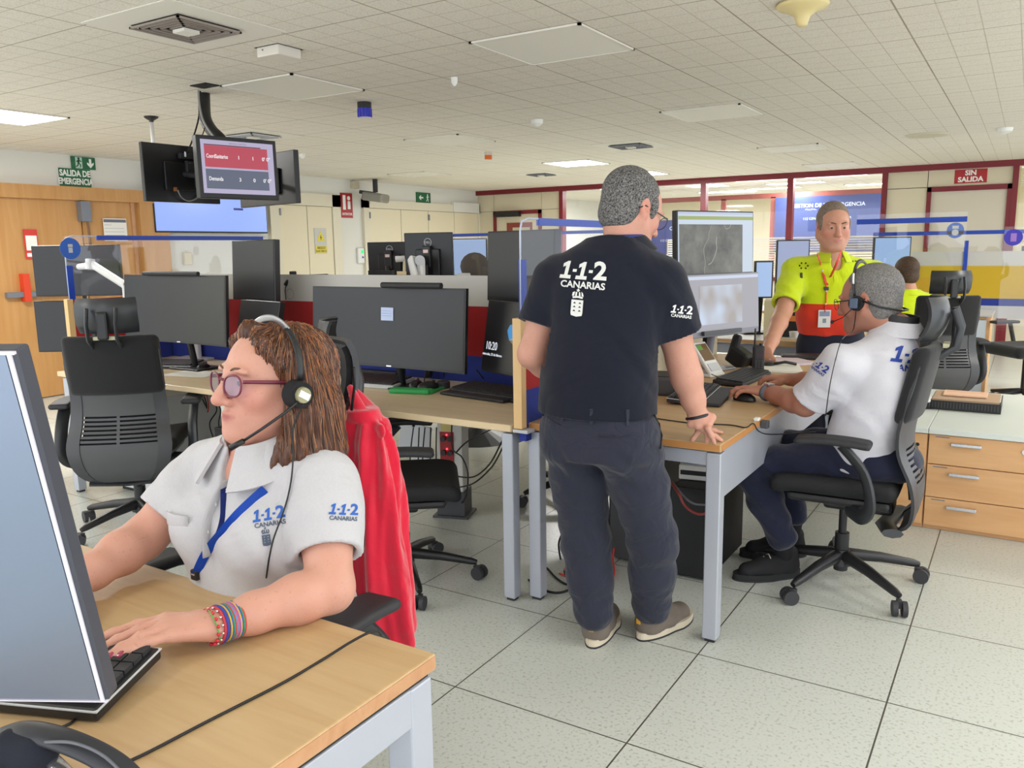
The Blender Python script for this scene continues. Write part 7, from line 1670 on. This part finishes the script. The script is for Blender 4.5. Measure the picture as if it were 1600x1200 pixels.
# ------------------------------------------------------------------ the standing man, seen from behind
SS = skin_mat('skin_standing', (206, 156, 136)); M_navy = fmat('navy_polo', (22, 25, 39), fold=(6, .6, .018), sheen=.12); M_chino = fmat('slate_trousers', (44, 46, 60), fold=(10, .8, .018), sheen=.15); M_mark = mat('white_print', (226, 228, 224), .6)
P2 = person('standing man seen from behind in a navy polo printed 112 CANARIAS, leaning on the desk', (-1.13, 2.5, 0))
Hs_ = PY(988, 328, 2.60); HM2 = facing(Hs_, (.42, .82, 0), pitch=-24, sc=1.06); nb2 = PY(975, 385, 2.555); nb2 = Vector((nb2.x, nb2.y, nb2.z))
sL, sR = Vector((-1.385, 2.52, 1.275)), Vector((-1.015, 2.55, 1.27))
eL, eR = PY(832, 553, 2.44), PY(1066, 566, 2.62); wL, wR = Vector((-1.375, 2.62, .90)), PY(1090, 648, 2.66)
tipz = .735
tp = [PZ(1104, 690, tipz), PZ(1116, 692, tipz), PZ(1127, 688, tipz), PZ(1128, 676, tipz)]
kn = wR + (Vector(tp[1]) - wR) * .48 + Vector((-.01, -.02, .012))
b2 = man_body('body', HM2, nb2 + Vector((0, 0, -.035)), [(sL, eL, wL), (sR, eR, wR)], .0048, (-1.62, 2.30, .72), (-.78, 2.88, 1.72), SS, P2,
    hands=[dict(W=wR, K=kn, nrm=Vector((.35, -.9, .35)), tips=tp, thumb=PZ(1082, 687, tipz + .004), thumb_side=-1, width=.040, lens=(.082, .09, .085, .07), r=.0095), dict(W=wL, K=wL + Vector((.02, .06, -.05)), nrm=Vector((-1, 0, .3)), thumb_side=1)], neck=(.062, .066), rr=(.062, .058, .050, .050, .040, .031), nose=1.05)
tint(b2, face_tint(HM2, ruddy=.25))
M_salt = hair_mat('salt_pepper', (30, 28, 28), (150, 148, 146), 210, .7, (.38, .68), bumpd=.0015)
short_hair(P2, HM2, M_salt, fuzz=1500, mf=mat('grey_tip', (92, 90, 90), .6), lens=.006)
brows(HM2, b2, mat('brow_grey', (70, 62, 58), .8), .003); eyes(HM2, b2, (70, 52, 38), (0, -.4))
glasses(P2, HM2, mat('black_wire', (30, 30, 34), .3), 'thin dark framed glasses worn by the standing man', r=.0013, y=.110)
M_n = M_navy
pol2 = polo(P2, (-1.68, 2.24, .78), (-.80, 2.86, 1.50), (-1.20, 2.45, .845), (-1.20, 2.55, 1.43), (1, .0, 0),
    [(-.04, 0, 0, .196, .150), (.1, 0, 0, .200, .155), (.3, 0, 0, .196, .150), (.55, 0, .002, .205, .138), (.75, 0, .0, .208, .124), (.88, 0, -.004, .165, .100), (.97, .015, 0, .095, .075)], nb2 + Vector((0, 0, -.01)), [(sL, eL), (sR, eR)], M_n, frac=(.62, .62), rs=(.078, .080, .088), rin=.062, res=.0058, fold=(.0065, 17), neck_r=(.064, .078), sh=.074, hemcut=(0, 0, .845))
collar_band(P2, nb2 + Vector((.0, .0, -.018)), (-.05, -.12, 1), (.2, 1, 0), .074, .112, .050, M_n, open_=.5, th=.006, drop=.0)
LY = MB().tube([nb2 + Vector((.068 * math.cos(a), .068 * math.sin(a), .030)) for a in np.linspace(PI * .95, PI * 2.05, 14)], .008, n=8, flat=(.002, .008)).build('lanyard', mat('lanyard_navy'), None, True); props(LY, 'blue lanyard edge showing above the standing man collar', 'lanyard')
t2_ = tree_of(pol2); Ml, dl = px_frame(912, 423, 2.3, .075); logo112(P2, t2_, Ml, dl, .058, M_mark, M_mark, crest=True, crest_dx=-.012, off=.003)
Ml, dl = px_frame(1066, 484, 2.4, .12); logo112(P2, t2_, Ml, dl, .026, M_mark, M_mark, crest=False, off=.003)
s = SDF((-1.50, 2.18, .04), (-.85, 2.86, .93), .0062); s.loft((-1.185, 2.45, .70), (-1.20, 2.455, .90), (1, 0, 0), [(0, 0, 0, .182, .142), (.5, 0, 0, .186, .145), (1, 0, 0, .184, .142)], .03, pw=2.3)
kL, kR = PY(916, 850, 2.48), PY(1020, 845, 2.55); aL, aR = PY(928, 955, 2.46), PY(1018, 945, 2.60)
legs_sdf(s, [(-1.285, 2.45, .76), (-1.09, 2.46, .76)], [kL, kR], [aL, aR], .112, .084, .070, .03)
for c_ in ((-1.275, 2.40, .76), (-1.10, 2.40, .76)): s.ell(c_, (.095, .085, .11), .04)
s.disp(lambda X, Y, Z: (.0032 * np.sin(Z * 70 + 2.5 * np.sin(X * 22 + 1) + 1.5 * np.sin(Y * 18)) * np.exp(-((Z - .42) / .16) ** 2) + .004 * np.sin(Z * 60 + 28 * X + 2 * np.sin(X * 30)) * np.exp(-((Z - .68) / .10) ** 2) + .002 * np.sin(Z * 100 + 3 * np.sin(X * 30)) * (Z < .2)).astype(np.float32))
for A_ in (aL, aR): s.cut(A_ - Vector((0, 0, .055)), (0, 0, -1)) if A_ is (aL if aL.z < aR.z else aR) else None
trs = s.build('trousers', M_chino, P2); tt_ = tree_of(trs)
MB().tube([on_shirt(tt_, (-1.20 + .30 * math.sin(a), 2.45 - .30 * math.cos(a), .862), (-math.sin(a), math.cos(a), 0), .004) for a in np.linspace(-1.9, 1.9, 30)], .012, n=8, flat=(.003, .017)).build('belt', mat('black_belt', (32, 32, 36), .4), P2, True)
for a in (-1.0, -.35, .35, 1.0): MB().box(on_shirt(tt_, (-1.20 + .30 * math.sin(a), 2.45 - .30 * math.cos(a), .860), (-math.sin(a), math.cos(a), 0), .008), (.010, .006, .05), (0, 0, a)).build('belt_loop', M_chino, P2)
def surf_line(tree, pxs, dep, r, m, nm, par, off=.002):
    return MB().tube([on_shirt(tree, PD(u, v, dep), ray(u, v), off) for u, v in pxs], r, n=6).build(nm, m, par, True)
M_seam = mat('trouser_seam', (34, 36, 48), .8)
surf_line(tt_, [(935, 681), (950, 683), (965, 683), (980, 681), (992, 678)], 2.4, .0022, M_seam, 'back_pocket', P2); surf_line(tt_, [(1022, 648), (1030, 662), (1034, 680), (1032, 700)], 2.4, .003, M_blk, 'side_pocket', P2); surf_line(tt_, [(856, 652), (866, 660), (876, 664)], 2.4, .002, M_seam, 'back_pocket', P2)
M_shoe = mat('taupe_suede', (112, 102, 92), .9, noise=(30, .12), bump=(200, .3)); M_sole = mat('cream_rubber', (206, 194, 172), .6, noise=(12, .1))
for h_, t_ in ((PZ(925, 1012, 0), PZ(958, 958, 0)), (PZ(1000, 1000, 0), PZ(1076, 962, 0))):
    h_ = Vector((h_.x, h_.y, 0)); t_ = Vector((t_.x, t_.y, 0)); t_ = h_ + (t_ - h_).normalized() * .285; so = shoe(P2, h_, t_, M_shoe, M_sole, laces=mat('dark_lace', (60, 56, 52), .8), w=.052, tag=mat('tag_yellow', (226, 164, 40), .6))
for a in (0,): MB().tube([wR + Vector((.0, 0, -.006)) + (Vector((math.cos(b_) * .036, math.sin(b_) * .034, .010 * math.cos(b_)))) for b_ in np.linspace(0, 2 * PI, 24, endpoint=False)], .0055, n=8, closed=True).build('bracelet', mat('black_bracelet', (30, 32, 42), .4), P2, True)
att(P2)

# ------------------------------------------------------------------ the seated man with the headset
MS = skin_mat('skin_seated', (180, 128, 106)); M_whp = fmat('white_polo_back', (206, 205, 212), fold=(6, .6, .018)); M_nvt = fmat('dark_navy_trousers', (30, 33, 54), fold=(9, .6, .015))
P3 = person('grey haired seated man in a white polo wearing a headset, hand on the mouse', (-.50, 3.46, .47))
H3 = PY(1358, 468, 3.46); HM3 = facing(H3, (-1, .22, 0), pitch=-10, sc=1.08); nb3 = Vector((-.405, 3.46, 1.045))
nS, fS = PY(1318, 568, 3.29), Vector((-.45, 3.66, .965)); nE = PY(1258, 632, 3.34); nW = PZ(1196, 612, .775); nK = PZ(1163, 607, .785); fE, fW = Vector((-.66, 3.74, .80)), Vector((-.90, 3.86, .775))
b3 = man_body('body', HM3, nb3, [(nS, nE, nW), (fS, fE, fW)], .0050, (-1.22, 3.15, .70), (-.22, 4.0, 1.40), MS, P3, hands=[dict(W=nW, K=nK, nrm=(0, 0, 1), thumb_side=1, curl=(18, 30, 25), width=.040, r=.0092), dict(W=fW, K=fW + Vector((-.08, .0, .006)), nrm=(0, 0, 1), thumb_side=-1, curl=(18, 30, 25), width=.04, r=.009)], neck=(.062, .066), rr=(.06, .054, .046, .045, .036, .029))
tint(b3, face_tint(HM3, ruddy=.2, stub=.4))
M_grey = hair_mat('grey_hair', (82, 80, 79), (150, 147, 144), 260, .65, (.35, .7), (1, 1, .5), .0015)
short_hair(P3, HM3, M_grey, fuzz=1200, mf=mat('grey_tip2', (136, 133, 130), .6), seed=5, lens=.008); eyes(HM3, b3); brows(HM3, b3, mat('brow_grey'))
glasses(P3, HM3, mat('black_wire'), 'thin dark framed glasses worn by the seated man', r=.0012, y=.112)
secs3 = [(0, 0, .01, .185, .135), (.25, 0, .012, .190, .145), (.5, 0, .0, .192, .138), (.75, 0, -.004, .195, .120), (.9, 0, 0, .155, .095), (1, 0, 0, .085, .070)]
pol3 = polo(P3, (-.86, 3.16, .50), (-.20, 3.92, 1.12), (-.50, 3.46, .52), (-.42, 3.46, 1.06), (0, 1, 0), secs3, nb3, [(nS, nE), (fS, fE)], M_whp, frac=(.86, .7), rs=(.070, .073, .080), rin=.056, res=.0058, fold=(.0075, 17), neck_r=(.064, .078), seeds=(2, 4))
collar_band(P3, nb3 + Vector((-.005, 0, .006)), (.12, 0, 1), (-1, 0, 0), .074, .110, .048, M_whp, open_=.4, drop=.01); collar_band(P3, nb3 + Vector((-.005, 0, .028)), (.12, 0, 1), (-1, 0, 0), .069, .074, .050, M_blk2, open_=.4, th=.003)
t3_ = tree_of(pol3); M_lgb = mat('logo_navyblue', (34, 62, 150), .7); Ml, dl = px_frame(1432, 556, 2.6, .12); logo112(P3, t3_, Ml, dl, .062, M_lgb, M_lgb, crest=False, off=.003)
Ml, dl = px_frame(1281, 571, 2.6, .62); logo112(P3, t3_, Ml, dl, .028, M_lgb, M_lgb, crest=False, off=.003)
s = SDF((-1.08, 3.12, .08), (-.22, 3.88, .72), .0062); s.ell((-.46, 3.46, .54), (.17, .20, .10), 0)
k1, k2 = PY(1172, 728, 3.34), PY(1192, 700, 3.62); a1, a2 = PY(1222, 838, 3.38), PY(1240, 800, 3.60)
legs_sdf(s, [(-.52, 3.37, .555), (-.52, 3.56, .555)], [k1, k2], [a1, a2], .098, .074, .060, .03)
s.disp(lambda X, Y, Z: (.004 * np.sin(Z * 70 + 2 * np.sin(X * 22) + X * 30)).astype(np.float32)); s.build('trousers', M_nvt, P3)
for a_, h_, t_ in ((a1, PZ(1246, 898, 0), PZ(1152, 905, 0)), (a2, PZ(1256, 868, 0), PZ(1180, 868, 0))):
    h_ = Vector((h_.x, h_.y, 0)); t_ = Vector((t_.x, t_.y, 0)); t_ = h_ + (t_ - h_).normalized() * .28
    s = SDF(np.minimum(np.array(a_), np.array(h_)) - .10, np.maximum(np.array(a_), np.array(h_)) + .12, .006); s.cone(np.array(a_) + (0, 0, .03), np.array(h_ + (t_ - h_) * .22) + (0, 0, .08), .045, .040, 0); s.build('sock', mat('black_sock', (22, 22, 26), .95), P3)
    shoe(P3, h_, t_, mat('black_trainer', (24, 24, 28), .8), mat('black_sole', (30, 30, 32), .7), laces=mat('pale_lace', (190, 186, 176), .7), w=.050)
Ww = (nW - nE).normalized(); n_ = Vector((0, 0, 1)); n_ = (n_ - Ww * n_.dot(Ww)).normalized(); s_ = Ww.cross(n_); cw_ = nW - Ww * .022
MB().tube([cw_ + s_ * .036 * math.cos(a) + n_ * .031 * math.sin(a) for a in np.linspace(0, 2 * PI, 24, endpoint=False)], .01, n=8, closed=True, flat=(.004, .011)).build('watch_strap', mat('watch_grey', (92, 96, 108), .5), P3, True)
MB().box(cw_ + n_ * .036, (.034, .034, .010), (0, 0, math.atan2(Ww.y, Ww.x)), bev=.003).build('watch_face', M_silver, P3)
H3S = thing('headset', 'black and white headset worn by the seated grey haired man', 'headset', H3); q3 = lambda *p: Matrix.Translation(-H3) @ HM3 @ Vector(p); EL = -1
MB().tube([q3(.094 * math.cos(a), .012, .112 * math.sin(a) + .030) for a in np.linspace(-.1, PI + .1, 26)], .005, n=8, flat=(.003, .008)).build('headband', M_hsb, H3S, True)
MB().tube([q3(-.095 * math.cos(a), .012, .112 * math.sin(a) + .034) for a in np.linspace(.25, .6, 6)], .005, n=8, flat=(.004, .010)).build('white_slider', M_white, H3S, True)
for sg in (-1, 1): MB().cyl(q3(sg * .080, .012, -.008), q3(sg * .100, .012, -.008), .029, .026, n=24).build('ear_cushion', mat('foam_black'), H3S, True, ang=.7)
MB().box(q3(-.106, .014, -.006), (.03, .014, .04), bev=.004).build('ear_plate', mat('slate_blue', (70, 84, 108), .4), H3S)
MB().tube([q3(-.104, .016, -.02), q3(-.100, .06, -.05), q3(-.085, .105, -.062)], .0018).build('microphone_boom', M_hsb, H3S, True); MB().sph(q3(-.084, .108, -.062), .007).build('microphone', M_hsb, H3S, True)
cbl = [HM3 @ Vector((-.104, .01, -.035)), HM3 @ Vector((-.10, .03, -.10)), on_shirt(t3_, PD(1316, 530, 2.6), ray(1316, 530), .006), on_shirt(t3_, PD(1306, 560, 2.6), ray(1306, 560), .006), on_shirt(t3_, PD(1297, 600, 2.6), ray(1297, 600), .006), on_shirt(t3_, PD(1290, 650, 2.6), ray(1290, 650), .006)]
MB().tube([Vector(p) - H3 for p in catmull(cbl, 6)], .0018, n=6).build('cable', M_cable, H3S, True)
MB().tube([q3(-.092, -.01, .0), q3(-.080, -.06, -.03), q3(-.03, -.118, -.055), q3(.04, -.115, -.055), q3(.085, -.03, -.02)], .004, n=6).build('neck_strap', M_hsb, H3S, True)
att(P3)

# ------------------------------------------------------------------ paramedic in yellow and red
YS = skin_mat('skin_paramedic', (208, 156, 132)); M_hv = fmat('hivis_yellow', (206, 226, 28), fold=(6, .7, .022), sheen=.3); M_or = fmat('orange_red_cloth', (222, 62, 42), fold=(6, .5, .02)); 
P4 = person('paramedic in a yellow and red polo with a red lanyard leaning on the desk', (-1.0, 5.4, 0))
fy = Vector((.47, -.88, 0)).normalized(); xr = Vector((fy.y, -fy.x, 0))     # xr: his own right (towards picture left)
H4 = PY(1302, 354, 5.30); HM4 = facing(H4, fy + Vector((-.04, 0, 0)), pitch=-6, sc=1.17); nb4 = PY(1301, 402, 5.36)
C4 = PY(1300, 500, 5.42)
rS, lS = PY(1243, 424, 5.30), PY(1364, 427, 5.47); rE, lE = PY(1224, 487, 5.06), PY(1396, 500, 5.30); rW, lW = PZ(1197, 553, .79), PY(1400, 560, 5.0)
b4 = man_body('body', HM4, nb4 + Vector((0, 0, -.02)), [(rS, rE, rW), (lS, lE, lW)], .0055, (-1.55, 4.62, .70), (-.45, 5.75, 1.74), YS, P4, hands=[dict(W=rW, K=rW + Vector((.02, -.06, -.025)), nrm=(.3, -.2, 1), thumb_side=-1, r=.010), dict(W=lW, K=lW + Vector((.02, -.07, -.03)), nrm=(0, 0, 1), thumb_side=1, r=.010)], neck=(.066, .072), rr=(.064, .058, .050, .048, .040, .033), fat=.011)
tint(b4, face_tint(HM4, ruddy=.35, stub=.25)); eyes(HM4, b4, (60, 50, 44), (0, -.12)); brows(HM4, b4, mat('brow_sandy', (92, 68, 54), .8), .0036)
short_hair(P4, HM4, hair_mat('sandy_grey', (106, 92, 82), (158, 140, 124), 150, .7, (.35, .7), bumpd=.0012), fuzz=500, mf=mat('sandy_tip', (128, 112, 100), .6), seed=9, lens=.005, rec=-.004)
ax4 = Vector(tuple(nb4)) - Vector((C4.x, C4.y, .86)); 
p40 = (C4.x, C4.y + .0, .86); secs4 = [(0, 0, 0, .200, .150), (.2, 0, 0, .205, .160), (.45, 0, 0, .202, .150), (.7, 0, 0, .215, .135), (.86, 0, 0, .185, .105), (.97, 0, 0, .10, .08)]
pol4 = polo(P4, (-1.50, 4.90, .80), (-.50, 5.75, 1.50), p40, tuple(nb4 + Vector((0, 0, .01))), tuple(-xr), secs4, nb4, [(rS, rE), (lS, lE)], M_hv, frac=(.82, .80), rs=(.072, .076, .082), rin=.064, res=.0062, fold=(.0085, 15), neck_r=(.068, .080), vdrop=(tuple(fy * .085 + Vector((0, 0, -.03))), (.035, .035, .05)), sh=.076)
# lower red half of the polo
me = pol4.data; me.materials.append(M_or); zc_ = PY(1300, 475, 5.28).z
P_ax = lambda c: (Vector(c) - Vector(p40)).dot(xr)
for p in me.polygons:
    c = p.center
    if c.z < zc_ and abs(P_ax((c.x, c.y, p40[2]))) < .240 and (Vector((c.x, c.y, 0)) - Vector((C4.x, C4.y, 0))).length < .262: p.material_index = 1
MB().tube([q for q in [Vector((C4.x, C4.y, zc_)) + (fy * math.cos(a) * 1 - xr * math.sin(a)) * .01 for a in (0, .1)]], .001).build('waist_seam', M_or, P4)
collar_band(P4, nb4 + Vector((.0, 0, -.012)), fy * -.1 + Vector((0, 0, 1)), fy, .080, .122, .05, M_hv, open_=.42, th=.006, drop=.02)
t4_ = tree_of(pol4); dcam = ray(1300, 440).normalized()
onp = lambda u, v, dep=4.6, off=.005: on_shirt(t4_, PD(u, v, dep), ray(u, v), off)
L4 = thing('lanyard', 'red and white lanyard with a clear badge on the paramedic chest', 'lanyard', onp(1290, 480)); M_lr = mat('lanyard_red', (214, 52, 44), .6)
for seq in ([(1277, 397), (1282, 412), (1287, 430), (1291, 444)], [(1314, 393), (1306, 415), (1298, 432), (1292, 444)], [(1291, 444), (1291, 462), (1290, 480), (1289, 488)]):
    P_ = [onp(u, v) for u, v in seq]; MB().tube([Vector(p) for p in catmull(P_, 5)], .008, n=8, flat=(.0025, .0105)).build('strap', M_lr, L4, True)
for (u, v) in ((1279, 405), (1285, 423), (1310, 405), (1302, 424), (1291, 455), (1290, 475)): MB().sph(onp(u, v, 4.6, .009), .006, n=8).build('white_dot', M_white, L4, True)
MB().box(onp(1291, 451, 4.6, .010), (.026, .012, .020), (0, 0, .5)).build('buckle', M_blk, L4)
bd = onp(1288, 498, 4.6, .012); MB().box((0, 0, 0), (.074, .106, .004), bev=.001, M=frameM(bd, -xr, (0, 0, 1))).build('badge', mat('badge_white', (214, 212, 210), .3), L4); MB().box((0, .03, .003), (.06, .03, .002), M=frameM(bd, -xr, (0, 0, 1))).build('badge_band', mat('badge_blue', (120, 134, 160), .4), L4); MB().box((0, -.012, .003), (.02, .026, .002), M=frameM(bd, -xr, (0, 0, 1))).build('badge_mark', M_steeld, L4)
att(L4)
for (dx, dy) in ((-6.5, 0), (-3.5, -3.8), (-4, 4), (3, -3.8), (6.2, .3), (3, 4.2)): MB().sph(onp(1256 + dx, 415 + dy, 4.6, .003), .0052, (1, 1, 1), n=6).build('star_mark', M_blk, P4, True)
MB().tube([onp(1252, 427, 4.6, .003), onp(1252, 434, 4.6, .003)], .008).build('crest_mark', mat('olive_mark', (70, 86, 30), .7), P4, True)
for i in range(5): MB().box(onp(1323 + i * 4.6, 409 - i * .3, 4.6, .002), (.011, .002, .009), (0, 0, .5)).build('name_letters', mat('olive_mark'), P4)
MB().tube([onp(1388, 418, 4.7, .003), onp(1394, 424, 4.7, .003)], .012).build('sleeve_badge', M_lr, P4, True)
MB().tube([onp(1303, 408), onp(1303, 425), onp(1303, 440)], .002).build('placket', M_hv, P4, True)
s = SDF((-1.40, 5.05, .0), (-.60, 5.80, .96), .009); s.loft((C4.x, C4.y, .72), (C4.x, C4.y, .92), tuple(-xr), [(0, 0, 0, .185, .145), (1, 0, 0, .190, .148)], .03)
hp = [Vector((C4.x, C4.y, .76)) + xr * .095, Vector((C4.x, C4.y, .76)) - xr * .095]; legs_sdf(s, hp, [h + Vector((0, -.02, -.32)) for h in hp], [h + Vector((.0, .02, -.70)) for h in hp], .115, .082, .068); s.build('trousers', mat('navy_work', (24, 28, 48), .85, bump=(300, .3)), P4)
for h in hp: f0 = Vector((h.x, h.y + .05, 0)); shoe(P4, f0, f0 + fy * .29, M_blk2, M_blk)
att(P4)

# ------------------------------------------------------------------ far seated colleague in yellow
P5 = person('far seated person in a yellow polo seen from behind, half hidden by the paramedic', (-.84, 7.5, .47))
H5 = PY(1414, 427, 7.5); HM5 = facing(H5, (-.75, .6, 0), pitch=-8, sc=1.06); nb5 = H5 + Vector((.03, -.02, -.14)); sa, sb = nb5 + Vector((.17, .12, -.10)), nb5 + Vector((-.15, -.14, -.10)); ea, eb = sa + Vector((-.04, .05, -.27)), sb + Vector((-.12, .02, -.26)); wa, wb = ea + Vector((-.18, .14, .03)), eb + Vector((-.18, .14, .03))
b5 = man_body('body', HM5, nb5, [(sa, ea, wa), (sb, eb, wb)], .008, nb5 - Vector((.55, .4, .5)), nb5 + Vector((.4, .5, .34)), YS, P5, hands=[dict(W=wa, K=wa + Vector((-.06, .05, 0)), nrm=(0, 0, 1), r=.011), dict(W=wb, K=wb + Vector((-.06, .05, 0)), nrm=(0, 0, 1), r=.011, thumb_side=-1)])
tint(b5, face_tint(HM5)); short_hair(P5, HM5, hair_mat('dark_brown', (62, 46, 36), (98, 76, 58), 90, .6, (.35, .7)), fuzz=300, seed=4)
polo(P5, nb5 - Vector((.45, .4, .62)), nb5 + Vector((.45, .45, .12)), (nb5.x - .02, nb5.y, .50), tuple(nb5), (.8, .6, 0), [(0, 0, 0, .19, .14), (.4, 0, 0, .19, .145), (.75, 0, 0, .195, .125), (.9, 0, 0, .155, .10), (1, 0, 0, .09, .075)], nb5, [(sa, ea), (sb, eb)], M_hv, res=.008, fold=(.005, 16))
collar_band(P5, nb5 + Vector((0, 0, -.03)), (0, 0, 1), (-.75, .6, 0), .07, .10, .045, M_hv)
s = SDF((-1.5, 7.1, .0), (-.5, 8.3, .62), .011); s.ell((nb5.x - .02, nb5.y, .52), (.18, .18, .10), 0)
for o_ in (Vector((.08, .07, 0)), Vector((-.08, -.07, 0))): b0_ = Vector((nb5.x, nb5.y, .54)) + o_; k_ = b0_ + Vector((-.30, .26, 0)); s.chain([np.array(b0_), np.array(k_), np.array((k_.x, k_.y, .06))], [.09, .07, .05], .03)
s.build('trousers', mat('navy_work'), P5); MB().cyl((nb5.x, nb5.y, .04), (nb5.x, nb5.y, .42), .03).build('seat_post', M_blk, None) if 0 else None
MB().cyl(HM5 @ Vector((-.08, .01, -.01)), HM5 @ Vector((-.10, .01, -.01)), .03).build('headphone', M_blk, P5, True)
att(P5)
t = thing('office_chair', 'black chair of the far colleague in yellow, mostly hidden', 'chair', (nb5.x - .02, nb5.y, 0)); MB().box((0, 0, .42), (.44, .44, .06), (0, 0, .6), bev=.02).build('seat', M_fab, t); MB().cyl((0, 0, .04), (0, 0, .40), .025).build('gas_column', M_blk, t)
for k in range(5): a = 2 * PI * k / 5; MB().tube([(0, 0, .08), (.28 * math.cos(a), .28 * math.sin(a), .04)], .02).build('leg', M_blk, t, True)
